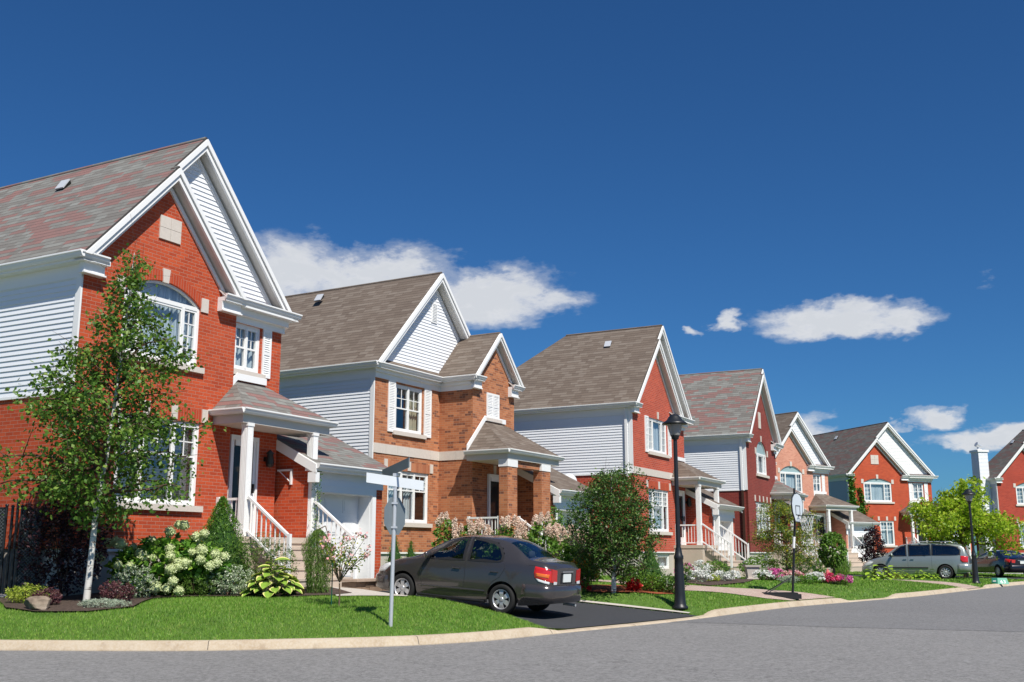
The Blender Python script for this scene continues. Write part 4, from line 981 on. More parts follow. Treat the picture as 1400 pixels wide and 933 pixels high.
    for u in (3.68,5.14):
        r=MB(); railing(r,(u,-2.75,1.8),(u,-3.9,1.05),posts=(1,1)); r.build('railing',M['white'],root)
    r=MB(); railing(r,(3.12,vT-.06,1.8),(3.12,-2.38,1.8),posts=(1,1)); r.build('railing',M['white'],root)
    front_door(root,T,4.35,5.15,1.82,3.9); keystone(root,T,4.75,4.02,4.3,.12)
    garage(root,6.15,9.1,-2.6,.86,BR,RF,depth=3.6,zg=3.55)
    return root

h2=house_b()
# ------------------------------------------------------------------ plants
def H(x,y): return float(hgt(np.array([x]),np.array([y]))[0])
def leafmesh(P,size,rngl=None,aspect=.6,up=.3,droop=0.,nrm=None):
    """numpy mesh of folded leaves at points P; returns verts, faces, tints"""
    r=rngl or rng; n=len(P); s=size*r.uniform(.7,1.25,n)[:,None]
    d=r.normal(size=(n,3)); d[:,2]=d[:,2]*.7-droop; d/=np.linalg.norm(d,axis=1,keepdims=True)
    m=r.normal(size=(n,3)); m[:,2]+=up*2
    if nrm is not None: m=m*.6+nrm*1.2
    w=np.cross(d,m); w/=np.maximum(np.linalg.norm(w,axis=1,keepdims=True),1e-6); nn=np.cross(w,d)
    a=P; t=P+d*s; mid=P+d*s*.45-nn*s*.08
    l=mid+w*s*aspect*.5+nn*s*.1; q=mid-w*s*aspect*.5+nn*s*.1
    V=np.stack([a,q,t,l],1).reshape(-1,3); i=np.arange(n)*4
    F=np.stack([np.stack([i,i+1,i+2],1),np.stack([i,i+2,i+3],1)],1).reshape(-1,3)
    return V,F
def rawmesh(name,V,F,mat,parent=None,tint=None,smooth=False,kind=None):
    me=bpy.data.meshes.new(name); nf=len(F); k=F.shape[1]
    me.vertices.add(len(V)); me.vertices.foreach_set('co',np.asarray(V,np.float32).ravel())
    me.loops.add(nf*k); me.loops.foreach_set('vertex_index',np.asarray(F,np.int32).ravel())
    me.polygons.add(nf); me.polygons.foreach_set('loop_start',np.arange(nf,dtype=np.int32)*k)
    try: me.polygons.foreach_set('loop_total',np.full(nf,k,np.int32))
    except Exception: pass
    me.update(calc_edges=True); me.materials.append(M[mat] if isinstance(mat,str) else mat)
    if smooth: me.polygons.foreach_set('use_smooth',np.ones(nf,bool))
    if tint is not None: a=me.attributes.new('tint','FLOAT','FACE'); a.data.foreach_set('value',np.asarray(tint,np.float32))
    o=bpy.data.objects.new(name,me); COL.objects.link(o)
    if parent: o.parent=parent
    if kind: o['kind']=kind
    return o
def foliage(parent,P,size,mat,name='foliage',seed=0,**k):
    r=np.random.default_rng(seed+int(len(P))); V,F=leafmesh(np.asarray(P),size,r,**k); t=np.repeat(r.random(len(P)),2)
    return rawmesh(name,V,F,mat,parent,tint=t)
def lump(dirs,seed,amp=.28,n=14,w=.5):
    r=np.random.default_rng(seed); c=r.normal(size=(n,3)); c/=np.linalg.norm(c,axis=1,keepdims=True); a=r.uniform(-1,1,n)
    v=np.zeros(len(dirs))
    for ci,ai in zip(c,a): v+=ai*np.exp(-((dirs-ci)**2).sum(1)/(w*w))
    return 1+amp*np.clip(v,-1.2,1.2)
def blob(n,c,rad,seed,shell=.45,amp=.28,bottom=-1.):
    r=np.random.default_rng(seed); d=r.normal(size=(n,3)); d/=np.linalg.norm(d,axis=1,keepdims=True)
    d[:,2]=np.where(d[:,2]<bottom,-d[:,2],d[:,2]); k=lump(d,seed,amp); u=shell+(1-shell)*r.random(n)**.6
    # clumps: pull points to nearby twig ends
    P=d*(k*u)[:,None]; cl=P[r.integers(0,n,max(6,n//22))]; j=((P[:,None,:]-cl[None])**2).sum(2).argmin(1) if n*len(cl)<4e6 else None
    if j is not None: P=P*.55+cl[j]*.45
    return P*np.array(rad)+np.array(c)
LM=lambda n,*a,**k: M.__setitem__(n,leafmat(n,*a,**k))
LM('lf_birch',(.050,.125,.018),(.11,.22,.03),(.25,.36,.06),trans=.35); LM('lf_dark',(.03,.08,.016),(.07,.155,.025),(.15,.24,.05)); LM('lf_mid',(.055,.14,.018),(.13,.26,.03),(.22,.36,.05))
LM('lf_yellow',(.17,.30,.014),(.34,.49,.025),(.52,.58,.06),trans=.4); LM('lf_locust',(.06,.15,.02),(.16,.25,.03),(.55,.46,.03)); LM('lf_purple',(.018,.010,.013),(.045,.018,.024),(.08,.03,.035))
LM('lf_burg',(.07,.02,.03),(.14,.05,.06),(.22,.12,.10)); LM('lf_lime',(.22,.32,.03),(.40,.48,.06),(.55,.58,.14)); LM('lf_cedar',(.045,.13,.014),(.10,.22,.022),(.17,.30,.035)); LM('lf_hyd',(.06,.17,.02),(.14,.30,.035),(.24,.38,.05))
LM('lf_silver',(.25,.32,.22),(.45,.52,.40),(.6,.65,.52)); LM('lf_white',(.12,.22,.07),(.42,.50,.32),(.75,.76,.66)); LM('lf_pine',(.045,.12,.015),(.11,.20,.03),(.19,.27,.06)); LM('lf_ivy',(.03,.11,.012),(.07,.2,.02),(.13,.28,.03))
LM('pt_pink',(.66,.42,.33),(.80,.64,.52),(.86,.80,.68),trans=.2); LM('pt_pinkrose',(.75,.30,.32),(.85,.5,.5),(.9,.7,.66),trans=.2); LM('pt_magenta',(.6,.05,.28),(.75,.16,.45),(.85,.45,.65),trans=.2)
LM('pt_red',(.55,.02,.02),(.7,.03,.03),(.75,.08,.05),trans=.2); LM('pt_crimson',(.6,.02,.09),(.72,.06,.18),(.8,.25,.4),trans=.2); LM('pt_white',(.7,.72,.66),(.82,.83,.78),(.86,.86,.84),trans=.2); LM('pt_orange',(.65,.25,.02),(.75,.38,.03),(.8,.5,.06),trans=.2); LM('pt_green',(.42,.50,.22),(.58,.64,.34),(.70,.74,.48),trans=.15)
def place(name,x,y,label,cat,group=None,dz=0.): return empty(name,(x,y,H(x,y)+dz),random.uniform(0,6.2),label,cat,group)
def place0(name,x,y,label,cat,group=None,dz=0.): return empty(name,(x,y,H(x,y)+dz),0,label,cat,group)
def stems(parent,h,spread,n=7,r=.012,mat='twig',seed=1,name='stems'):
    q=random.Random(seed); b=MB()
    for i in range(n):
        a=q.uniform(0,6.28); s=q.uniform(.3,1)*spread; m=(math.cos(a)*s*.5,math.sin(a)*s*.5,h*.55); e=(math.cos(a)*s,math.sin(a)*s,h*q.uniform(.8,1))
        b.path([(0,0,-.03),m,e],[r,r*.8,r*.4],5)
    return b.build(name,M[mat],parent)
def shrub(name,x,y,rad,h,n,size,mat,label,cat='shrub',seed=1,group=None,shell=.4,amp=.3,base=.0,flowers=None,aspect=.6,st=True,**k):
    t=place0(name,x,y,label,cat,group); n=int(n*2.3); P=blob(n,(0,0,h*.5+base),(rad[0],rad[1],h*.52),seed,shell,amp); P=P[P[:,2]>.01]
    foliage(t,P,size,mat,seed=seed,aspect=aspect,**k)
    if st: stems(t,h*.75,rad[0]*.7,seed=seed)
    if flowers:
        fm,fn,fs,nm=flowers; Q=blob(fn*3,(0,0,h*.5+base),(rad[0]*1.04,rad[1]*1.04,h*.55),seed+50,.93,amp); Q=Q[Q[:,2]>h*.35][:fn]
        foliage(t,np.repeat(Q,7,0)+rng.normal(size=(len(Q)*7,3))*fs*.4,fs,fm,name=nm,seed=seed,aspect=.9)
    return t
def tree(name,x,y,trunk,rads,limbs,mat,bark,label,size,per,seed,leafk={},spread=.16,cat='tree',extra=None,hang=0.):
    """trunk: list of points relative to base; limbs: list of (height fraction param, azimuth, length, rise)"""
    q=np.random.default_rng(seed); t=place0(name,x,y,label,cat); b0=MB(); b0.path(trunk,rads,10); b=MB(); P=[]
    T=[Vector(p) for p in trunk]
    def along(z):
        for a,c in zip(T[:-1],T[1:]):
            if c.z>=z: return a.lerp(c,(z-a.z)/(c.z-a.z))
        return T[-1]
    for (z,az,L,rise) in limbs:
        p=along(z); d=Vector((math.cos(az),math.sin(az),0)); pts=[p]; k=6
        for i in range(1,k+1):
            f=i/k; pts.append(p+d*L*f+Vector((q.normal()*.03*L,q.normal()*.03*L,rise*L*(math.sin(f*1.9)*.9)+q.normal()*.02*L)))
        r0=max(.006,.022*L**.8); b.path(pts,[r0*(1-.8*i/k) for i in range(k+1)],5)
        m=int(per*L)
        for j in range(m):
            f=q.uniform(.22,1.03)**.8; i=min(k-1,int(f*k)); c=pts[i].lerp(pts[i+1],min(1,f*k-i)); sp=spread*(1.25-.5*f)*(.6+.5*L)
            o=q.normal(size=3)*sp; o[2]*=.75; o[2]-=abs(q.normal())*hang
            P.append((c.x+o[0],c.y+o[1],c.z+o[2]))
        # twigs
        for j in range(int(4*L)+2):
            f=q.uniform(.35,1); i=min(k-1,int(f*k)); c=pts[i].lerp(pts[i+1],f*k-i); e=c+Vector(q.normal(size=3)*spread*1.6); b.tube(c,e,r0*.3,.002,4)
    P=np.array(P)
    if extra is not None: P=np.r_[P,extra]
    b0.build('trunk',M[bark],t); b.build('limbs',M['twig'],t); foliage(t,P,size,mat,name='crown',seed=seed,**leafk); return t
def interp(z,tab): return float(np.interp(z,[a for a,_ in tab],[b for _,b in tab]))
# the birch at the left
q=np.random.default_rng(5); L_=[]
prof=[(1.75,.9),(2.3,1.75),(2.9,2.05),(3.5,1.8),(4.1,1.5),(4.8,1.25),(5.4,.85),(6.0,.5),(6.6,.3)]
for i in range(74):
    z=1.7+4.75*(i/74)**1.05; L_.append((z-.25,i*2.4+q.normal()*.4,interp(z,prof)*q.uniform(.55,1.08)*.82,q.uniform(.25,.55)))
L_+= [(2.0,3.3,1.9,.10),(2.3,3.0,2.1,.2),(1.9,-.3,1.75,.12),(2.9,.15,1.6,.3),(4.2,3.1,1.15,.5),(4.0,.1,1.3,.5),(3.1,2.9,1.6,.35)]
for zz_ in (5.9,6.1,6.3,6.5): L_+= [(zz_,zz_*7.,.28,.5),(zz_,zz_*7+2.2,.22,.6)]
birch=tree('birch_tree',-7.72,19.85,[(0,0,-.1),(.03,0,.7),(.06,0,1.75),(.17,.02,2.7),(.28,0,4.0),(.36,0,5.2),(.42,0,6.6)],[.068,.056,.05,.04,.03,.018,.006],L_,'lf_birch','birch','slender white barked birch with loose green leaves in front of the nearest house',.088,165,5,dict(droop=.5,aspect=.72),spread=.15,hang=.12)
# oval clump tree beside the dark driveway
q=np.random.default_rng(9); L_=[]
for i in range(70):
    z=.25+2.6*(i/70); L_.append((z,i*2.4,interp(z,[(0,.95),(.6,1.2),(1.4,1.2),(2.2,.85),(2.9,.4)])*q.uniform(.6,1.),q.uniform(.2,.6)))
P=blob(9000,(0,0,1.62),(1.22,1.2,1.38),31,.3,.22)
tree('young_tree',2.5,26.9,[(0,0,-.05),(.02,0,.6),(-.02,0,1.4),(0,0,2.9)],[.07,.055,.04,.01],L_,'lf_dark','birch','dense oval dark green tree with pale trunk on the red mulch bed',.062,210,9,dict(droop=.3,aspect=.65),spread=.15,extra=P)
# large yellow green tree at the right
q=np.random.default_rng(12); L_=[]
for i in range(50):
    z=1.75+2.95*(i/50); L_.append((z,i*2.4+q.normal()*.3,interp(z,[(1,2.5),(2,2.95),(3,2.4),(4,1.3),(5,.8)])*q.uniform(.35,1.12),q.uniform(-.05,.35)))
L_+= [(2.3,-.2,3.1,.16),(2.0,-.5,2.7,.2),(3.4,2.9,2.3,.2),(4.4,1.2,1.0,.7),(4.7,.2,.9,.5)]
tree('locust_tree',23.4,56.2,[(0,0,-.05),(.05,0,1.2),(-.1,0,2.4),(.15,0,3.8),(.25,0,4.9)],[.13,.11,.09,.05,.02],L_,'lf_yellow','bark','large spreading yellow green tree in front of the chimney house',.19,135,12,dict(droop=.6,aspect=.5),spread=.15,hang=.13)
# small locust behind the basketball hoop
q=np.random.default_rng(15); L_=[]
for i in range(34):
    z=.5+2.2*(i/34); L_.append((z,i*2.4,interp(z,[(.5,1.1),(1.2,1.5),(2,1.3),(2.8,.5)])*q.uniform(.6,1.05),q.uniform(.1,.35)))
tree('locust_tree',9.9,39.3,[(0,0,-.05),(.05,0,1.0),(.1,0,2.0),(0,0,3.0)],[.05,.04,.03,.01],L_,'lf_locust','bark','small airy tree with feathery green and yellow leaves behind the basketball hoop',.08,330,15,dict(droop=.5,aspect=.35),spread=.12,hang=.06)
# mop headed tree
t=place0('mop_head_tree',11.2,37.9,'small round mop headed tree of glossy hanging leaves on a short trunk','tree'); b=MB(); b.path([(0,0,-.05),(0,0,.5),(0,0,1.3)],[.045,.04,.03],8); b.build('trunk',M['bark'],t)
P=blob(5200,(0,0,1.14),(.48,.48,.64),41,.6,.08); foliage(t,P,.085,'lf_mid',name='crown',seed=4,droop=1.4,aspect=.55)
# purple tree by the far garage
q=np.random.default_rng(19); L_=[(.6+2.0*i/24,i*2.4,interp(i/24,[(0,.8),(.5,.7),(1,.3)])*q.uniform(.6,1),.35) for i in range(24)]
tree('plum_tree',20.3,61.0,[(0,0,-.05),(0,0,1.0),(.05,0,2.9)],[.05,.04,.01],L_,'lf_purple','twig','small dark purple leaved tree in front of the ivy covered house',.12,200,19,dict(aspect=.6),spread=.14)
# sapling with pink flowers and its stake
t=place0('flowering_sapling',-3.12,19.75,'slender staked sapling with sparse leaves and pink blossoms on the lawn','sapling'); b=MB(); q=random.Random(4); b.path([(0,0,-.04),(.01,0,.22),(.0,0,.40)],[.017,.015,.014],7); P=[];E=[]
for i in range(17):
    a=q.uniform(0,6.28); L=q.uniform(.35,.72); sx=math.cos(a)*.62*L/.7+.12*L; sy=math.sin(a)*.35; m=Vector((sx*.35,sy*.35,.44+L*.45)); e=Vector((sx+.05,sy,.44+L*1.15)); b.path([(0,0,.42),m,e],[.011,.008,.003],5)
    for j in range(40):
        f=q.uniform(.35,1.08); c=m.lerp(e,(f-.35)/.7); P.append(c+Vector((q.gauss(0,.05),q.gauss(0,.05),q.gauss(0,.05))))
    E.append(e); E.append(m.lerp(e,.5)+Vector((q.gauss(0,.06),0,0)))
b.build('trunk',M['bark'],t); foliage(t,np.array(P),.058,'lf_locust',name='leaves',seed=3,aspect=.55)
Q=np.repeat(np.array(E)[::2],12,0)+np.random.default_rng(3).normal(size=(len(E[::2])*12,3))*.032; foliage(t,Q,.05,'pt_pinkrose',name='blossoms',seed=2,aspect=1.)
b=MB(); b.tube((0,0,-.1),(0,0,.95),.011,.011,6); t2=b.build('plant_stake',plain('green stake',(.01,.09,.06),.5,.1,5)); t2.location=(-3.26,19.78,H(-3.26,19.78)); tag(t2,'thin dark green stake standing beside the pink flowering sapling','stake')
# ---- beds (mulch)
def bed(pts,mat,name='mulch_bed'): return on_terrain(pts,.3,.035,name,mat,kind='structure')
bed([(-8.75,18.95),(-8.1,18.62),(-7.2,18.68),(-6.6,19.1),(-6.75,20.6),(-6.2,21.1),(-5.2,21.35),(-4.2,21.3),(-3.6,21.6),(-3.3,22.6),(-3.9,23.9),(-4.4,24.3),(-5.9,25.2),(-6.9,24.7),(-8.75,21.3),(-9.6,21.9),(-9.7,20.6)],'mulch')
bed([(1.5,27.3),(2.15,26.9),(2.84,26.7),(3.6,27.0),(4.2,27.9),(4.2,28.9),(3.4,30.6),(2.2,29.2)],'redmulch')
bed([(4.9,32.6),(5.8,32.0),(7.2,33.8),(8.2,36.8),(7.6,40.6),(6.4,41.4)],'mulch')
bed([(8.0,37.4),(9.6,36.6),(11.0,36.9),(12.0,39.5),(11.5,43.0),(9.6,42.5)],'mulch')
on_terrain([(-14,22.4),(-9.9,21.6),(-9.7,20.9),(-10.4,21.0),(-14,21.9)],.4,.03,'gravel_path','gravel',kind='structure')
# ---- foundation planting of the nearest house
shrub('purple_leaf_shrub',-8.55,20.75,(.85,.6),2.5,2300,.075,'lf_purple','tall dark purple leaved shrub at the house corner behind the birch trunk',seed=61,shell=.2,amp=.35)
shrub('golden_juniper',-8.75,19.75,(.42,.36),.36,900,.05,'lf_lime','low yellow green shrub beside the field stone',seed=62,aspect=.35)
shrub('barberry',-8.2,19.35,(.27,.24),.36,650,.035,'lf_burg','low burgundy shrub left of the birch trunk',seed=63)
shrub('barberry',-7.15,19.75,(.36,.3),.42,900,.035,'lf_burg','low burgundy shrub right of the birch trunk',seed=64)
shrub('silver_ground_plant',-7.15,19.15,(.5,.26),.18,1300,.035,'lf_silver','silvery creeping plant at the foot of the birch','ground plant',seed=65,st=False,aspect=.3)
def hydrangea_big(x,y):
    t=place0('hydrangea',x,y,'wide green hydrangea covered in pale lime flower balls under the front window','shrub')
    P=blob(4200,(0,0,.52),(1.22,.6,.62),71,.45,.2); P=P[P[:,2]>.03]; foliage(t,P,.13,'lf_hyd',seed=7,aspect=.75); stems(t,.9,.8,14,.012,seed=3)
    b=MB(); r=random.Random(6); n1,n2=12,8
    me=MB(); vs=[];fs=[]
    for i in range(n2+1):
        for j in range(n1):
            th=math.pi*i/n2; ph=2*math.pi*j/n1+(i%2)*.26; rr=1+r.uniform(-.07,.07); vs.append((math.sin(th)*math.cos(ph)*rr,math.sin(th)*math.sin(ph)*rr,math.cos(th)*.86*rr))
    for i in range(n2):
        for j in range(n1): fs.append((i*n1+j,(i+1)*n1+j,(i+1)*n1+(j+1)%n1,i*n1+(j+1)%n1))
    # ball of petals over a core
    q=np.random.default_rng(8); d=q.normal(size=(240,3)); d/=np.linalg.norm(d,axis=1,keepdims=True); V,F=leafmesh(d*.88,.27,q,aspect=1.,nrm=d*2)
    core=np.array(vs)*.86; cf=[]
    for f in fs: cf+= [(f[0],f[1],f[2]),(f[0],f[2],f[3])]
    V2=np.r_[core,V]; F2=np.r_[np.array(cf),F+len(core)]; tint=np.r_[np.full(len(cf),.3),np.repeat(q.random(240),2)]
    first=None
    spots=[(-1.18,.2,1.0),(-1.0,.1,1.02),(-.82,-.1,.98),(-1.12,-.3,.72),(-.62,.1,.9),(-.72,-.42,.58),(-.5,-.4,.55),(-.3,.2,1.05),(-.28,-.3,.74),(-.12,-.25,.72),(.1,.0,1.22),(.22,.15,1.36),(.32,.15,1.35),(.18,-.2,.9),(.24,-.3,.74),(.4,-.35,.64),(.3,-.45,.5),(.42,-.4,.55),(.52,-.3,.62),(.62,.1,1.12),(.78,.0,1.18),(.62,-.2,.82),(.8,-.2,.86),(.82,-.3,.68),(1.05,-.1,.78),(1.2,.0,.74),(1.1,-.15,.62),(.98,-.2,.56),(.06,-.52,.16),(.26,-.5,.14),(.38,-.5,.28),(.5,-.5,.1),(-.1,.3,.95),(.5,.3,.98),(-.45,-.05,.8)]
    for i,(a,c,z) in enumerate(spots):
        s=r.uniform(.092,.125)
        if first is None: o=rawmesh('flower_head',V2,F2,'pt_green',t,tint=tint); first=o
        else: o=first.copy(); COL.objects.link(o); o.parent=t
        o.location=(a,c-.2,z+.02); o.scale=(s,s,s); o.rotation_euler=(r.uniform(-.4,.4),r.uniform(-.4,.4),r.uniform(0,6))
    return t
hydrangea_big(-6.85,21.55)
shrub('variegated_bush',-7.25,20.95,(.5,.36),.62,1500,.045,'lf_white','airy white variegated bush left of the lime hydrangea base','shrub',seed=73,amp=.35,aspect=.5)
shrub('variegated_bush',-5.6,21.55,(.62,.36),.55,1700,.045,'lf_white','airy white variegated bush between hydrangea and hosta','shrub',seed=74,amp=.35,aspect=.5)
shrub('spreading_juniper',-6.2,21.35,(.45,.36),.5,1300,.05,'lf_pine','low dark spreading juniper below the lime hydrangea','shrub',seed=75,aspect=.2)
shrub('spreading_juniper',-5.25,22.4,(.8,.45),1.15,3000,.06,'lf_pine','bushy green juniper in front of the porch steps','shrub',seed=76,aspect=.22,amp=.4)
def cone(x,y,r0,h,n,label,seed,mat='lf_cedar',size=.055,name='conical_cedar'):
    t=place0(name,x,y,label,'conifer'); q=np.random.default_rng(seed); z=q.random(n)**1.25; a=q.uniform(0,6.283,n); lm=1+.10*np.sin(a*3+z*9)+.08*np.sin(a*7-z*21); rr=r0*np.minimum(1,((1-z)*1.2)**.85+.02)*np.minimum(1,.55+z*5)*lm*q.uniform(.72,1.05,n)
    P=np.stack([rr*np.cos(a),rr*np.sin(a),.03+z*h],1); d=np.stack([np.cos(a),np.sin(a),np.full(n,.9)],1); foliage(t,P,size,mat,name='foliage',seed=seed,aspect=.3,droop=-1.2,up=.1)
    b=MB(); b.tube((0,0,-.05),(0,0,h*.92),.03,.006,6); b.build('trunk',M['twig'],t)
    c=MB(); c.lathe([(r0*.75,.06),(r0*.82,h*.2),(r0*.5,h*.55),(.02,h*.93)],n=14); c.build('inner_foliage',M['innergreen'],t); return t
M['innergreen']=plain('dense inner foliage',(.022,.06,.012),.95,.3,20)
cone(-6.1,22.7,.74,1.9,9500,'conical green cedar beside the porch of the nearest house',81)
cone(-3.45,31.9,.3,1.2,900,'small conical cedar left of the twin one below the flecked brick window',82)
cone(-3.0,32.2,.26,1.0,800,'smaller conical cedar close to the dark sedan bonnet',83)
cone(3.75,29.6,.45,1.15,1700,'squat conical conifer behind the near lamp post',84)
def hosta(x,y,label,n=26,R0=.2,s=.2,mats=('hosta_green','hosta_edge'),seed=1,group=None,name='hosta'):
    t=place0(name,x,y,label,'plant',group); q=random.Random(seed)
    b=MB(); k=5
    def leafpt(f,g): # f along, g across -1..1
        w=.42*math.sin(min(1,f*1.02)*math.pi)**.75*(1.15-.4*f); return (f,g*w,.10*abs(g)**1.5+.22*f-.42*f*f)
    for i in range(8):
        for j in range(-4,4):
            f0,f1=.03+.97*i/8,.03+.97*(i+1)/8; g0,g1=j/4,(j+1)/4
            edge=(j in(-4,3)) or i==7; b.add([leafpt(f0,g0),leafpt(f1,g0),leafpt(f1,g1),leafpt(f0,g1)],[(0,1,2,3)],1 if edge else 0,True)
    b.tube((-.55,0,-.5),(.03,0,0),.02,.02,5,0)
    base=b.build('leaf',[M[m] for m in mats],t,weld=True); 
    for i in range(n):
        o=base if i==0 else base.copy()
        if i: COL.objects.link(o); o.parent=t
        a=i*2.4+q.uniform(-.2,.2); ring=(i/n)**.6; sc=s*q.uniform(.85,1.25); o.location=(math.cos(a)*R0*ring*1.6,math.sin(a)*R0*ring*1.6,.08+.42*(1-ring)*s/.2+q.uniform(0,.05)); o.rotation_euler=(q.uniform(-.25,.25),-.25+.62*ring+q.uniform(-.1,.1),a); o.scale=(sc,sc,sc)
    return t
M['hosta_green']=plain('hosta leaf green',(.20,.33,.045),.4,.25,8); M['hosta_edge']=plain('hosta leaf cream edge',(.66,.62,.22),.4,.12,8); M['hosta_lime']=plain('lime leaf',(.25,.38,.03),.4,.2,8)
hosta(-4.72,21.65,'large hosta with cream edged leaves at the front of the mulch bed',n=60,s=.27,R0=.27,seed=5)
t=place0('weeping_shrub',-4.02,22.35,'narrow weeping shrub of hanging needle foliage left of the sapling','shrub'); q=np.random.default_rng(3); n=8000; a=q.uniform(0,6.283,n); z=q.random(n); rr=(.30+.05*np.sin(a*3+z*4))*np.clip((1-z)*3.2,0,1)**.5*(.72+.4*z)*q.uniform(.5,1.05,n)
foliage(t,np.stack([rr*np.cos(a)+.02,rr*np.sin(a),.08+z*1.25],1),.075,'lf_pine',seed=9,droop=3,aspect=.13); b=MB(); b.path([(0,0,-.05),(.03,0,.7),(.0,0,1.3),(.16,0,1.38),(.26,0,1.1)],[.02,.018,.015,.01,.006],6); b.build('trunk',M['bark'],t)
# climbing vine on the right hand porch post
vx,vy=loc2w(1,5.95,-.95); t=empty('climbing_vine',(vx,vy,H(vx,vy)),0,'thin green vine climbing the right porch post of the nearest house','vine'); q=np.random.default_rng(6); n=520; z=q.random(n)**1.3*2.8; 
foliage(t,np.stack([q.normal(size=n)*.06,q.normal(size=n)*.06,z],1)+np.array([0,0,.15]),.05,'lf_mid',seed=6,aspect=.6); b=MB(); b.path([(0,0,-.05),(.03,.0,.9),(-.02,0,1.8),(.01,0,2.9)],[.01,.008,.006,.003],5); b.build('stem',M['twig'],t)
# ---- hydrangeas with pink panicles behind the sedan
pv=None
def panicle_shrub(x,y,rad,h,label,seed,np_=16):
    np_=int(np_*1.0)
    global pv
    t=shrub('panicle_hydrangea',x,y,(rad,rad),h,int(1000*rad/.6),.10,'lf_mid',label,'shrub',seed=seed,group='pink panicle hydrangeas behind the sedan',amp=.25,aspect=.55)
    q=np.random.default_rng(seed)
    for i in range(np_):
        d=q.normal(size=3); d[2]=abs(d[2])*.9+.25; d/=np.linalg.norm(d); p=d*np.array([rad,rad,h*.52])+np.array([0,0,h*.48])
        if pv is None:
            m=330; zz=q.random(m); aa=q.uniform(0,6.283,m); r_=.115*(1-zz*.72)*q.uniform(.6,1,m); V,F=leafmesh(np.stack([r_*np.cos(aa),r_*np.sin(aa),zz*.26],1),.036,q,aspect=1.); pv=rawmesh('flower_panicle',V,F,'pt_pink',t,tint=np.repeat(q.random(m),2)); o=pv
        else: o=pv.copy(); COL.objects.link(o); o.parent=t
        o.location=p; o.rotation_euler=(q.normal()*.35,q.normal()*.35,q.uniform(0,6)); s=q.uniform(.8,1.25); o.scale=(s,s,s)
    return t
panicle_shrub(-1.95,31.2,.34,1.75,'tall thin pink hydrangea directly behind the sedan roof front',91,4)
panicle_shrub(-1.1,30.9,.62,1.6,'pink hydrangea in front of the white porch railing',92,16)
panicle_shrub(-.1,30.6,.65,1.6,'pink hydrangea behind the sedan rear pillar',93,18)
panicle_shrub(.8,30.0,.7,1.7,'pink hydrangea behind the sedan rear window',94,20)
panicle_shrub(1.55,28.9,.55,1.35,'pink hydrangea nearest the oval tree',95,15)
panicle_shrub(2.2,31.6,.7,1.5,'pale hydrangea half hidden behind the oval tree',96,16)
px_,py_=loc2w(2,4.4,-3.6); shrub('porch_shrub',px_,py_,(.5,.45),2.3,1100,.085,'lf_mid','green leafy shrub between the brick porch pillars',seed=97,amp=.4)
# ---- bed round the oval tree
shrub('coneflower_clump',1.8,27.65,(.42,.36),.85,1000,.055,'lf_mid','dark clump with orange daisy flowers left of the oval tree','flowers',seed=101,flowers=('pt_orange',75,.05,'flowers'))
shrub('salvia_patch',1.68,27.22,(.28,.22),.22,300,.05,'lf_mid','low patch of scarlet flowers at the left end of the red mulch','flowers',seed=102,flowers=('pt_red',80,.05,'flowers'),st=False)
shrub('spirea_bush',3.15,28.6,(.42,.4),.62,1100,.05,'lf_hyd','loose light green bush right of the oval tree trunk','shrub',seed=103)
shrub('low_shrub',3.55,27.9,(.36,.34),.5,1000,.045,'lf_mid','low green shrub between red plant and lamp post',seed=104)
shrub('red_leaf_plant',3.05,27.35,(.2,.18),.3,300,.07,'pt_red','small plant with red leaves on the red mulch','plant',seed=105,st=False)
shrub('low_shrub',4.05,28.0,(.42,.4),.45,1000,.045,'lf_dark','dark low shrub at the foot of the near lamp post',seed=106)
shrub('low_shrub',3.75,28.9,(.35,.35),.4,700,.04,'lf_lime','yellowish low shrub behind the near lamp post',seed=107)
shrub('white_flower_clump',4.0,28.9,(.26,.22),.3,300,.05,'lf_mid','white flower clump left of the near lamp post','flowers',seed=108,flowers=('pt_white',90,.05,'flowers'),st=False)
# ---- beds of the third and fourth house
shrub('pink_flower_clump',5.35,33.6,(.35,.3),.6,500,.05,'lf_mid','pink flower clump right beside the near lamp post','flowers',seed=111,flowers=('pt_magenta',30,.045,'flowers'))
shrub('white_mound',5.75,33.5,(.4,.3),.36,350,.04,'lf_silver','first white flower mound right of the near lamp post','flowers',seed=112,flowers=('pt_white',260,.045,'flowers'),st=False)
shrub('white_mound',6.75,34.6,(.36,.3),.33,350,.04,'lf_silver','white flower mound in front of the concrete steps','flowers',seed=113,flowers=('pt_white',230,.045,'flowers'),st=False)
shrub('white_mound',6.4,37.0,(.4,.3),.55,350,.04,'lf_silver','tall white flower clump beside the third house railing','flowers',seed=114,flowers=('pt_white',150,.045,'flowers'))
shrub('round_shrub',6.95,37.2,(.5,.45),.62,1000,.05,'lf_mid','rounded green shrub in front of the concrete steps',seed=115)
shrub('lime_mound',6.3,34.2,(.25,.22),.25,300,.04,'lf_lime','small lime mound between the two white flower mounds','plant',seed=116,st=False)
for i,(x,y,rr,m,nm,lab) in enumerate([(8.55,36.9,.3,'pt_white','petunia_patch','white petunias at the left end of the pink flower bed'),(8.95,37.0,.36,'pt_magenta','petunia_patch','magenta petunias left of the basketball pole'),(9.5,36.9,.4,'pt_pinkrose','petunia_patch','soft pink petunias right of the basketball pole'),(10.25,36.7,.28,'pt_white','petunia_patch','white trailing flowers between pink and crimson ones'),(10.75,36.8,.36,'pt_crimson','petunia_patch','crimson petunias below the mop headed tree'),(11.2,36.9,.3,'pt_magenta','petunia_patch','pale magenta petunias at the right end of the bed')]):
    shrub(nm,x,y,(rr,.28),.34,350,.045,'lf_mid',lab,'flowers',seed=120+i,flowers=(m,170,.05,'flowers'),st=False)
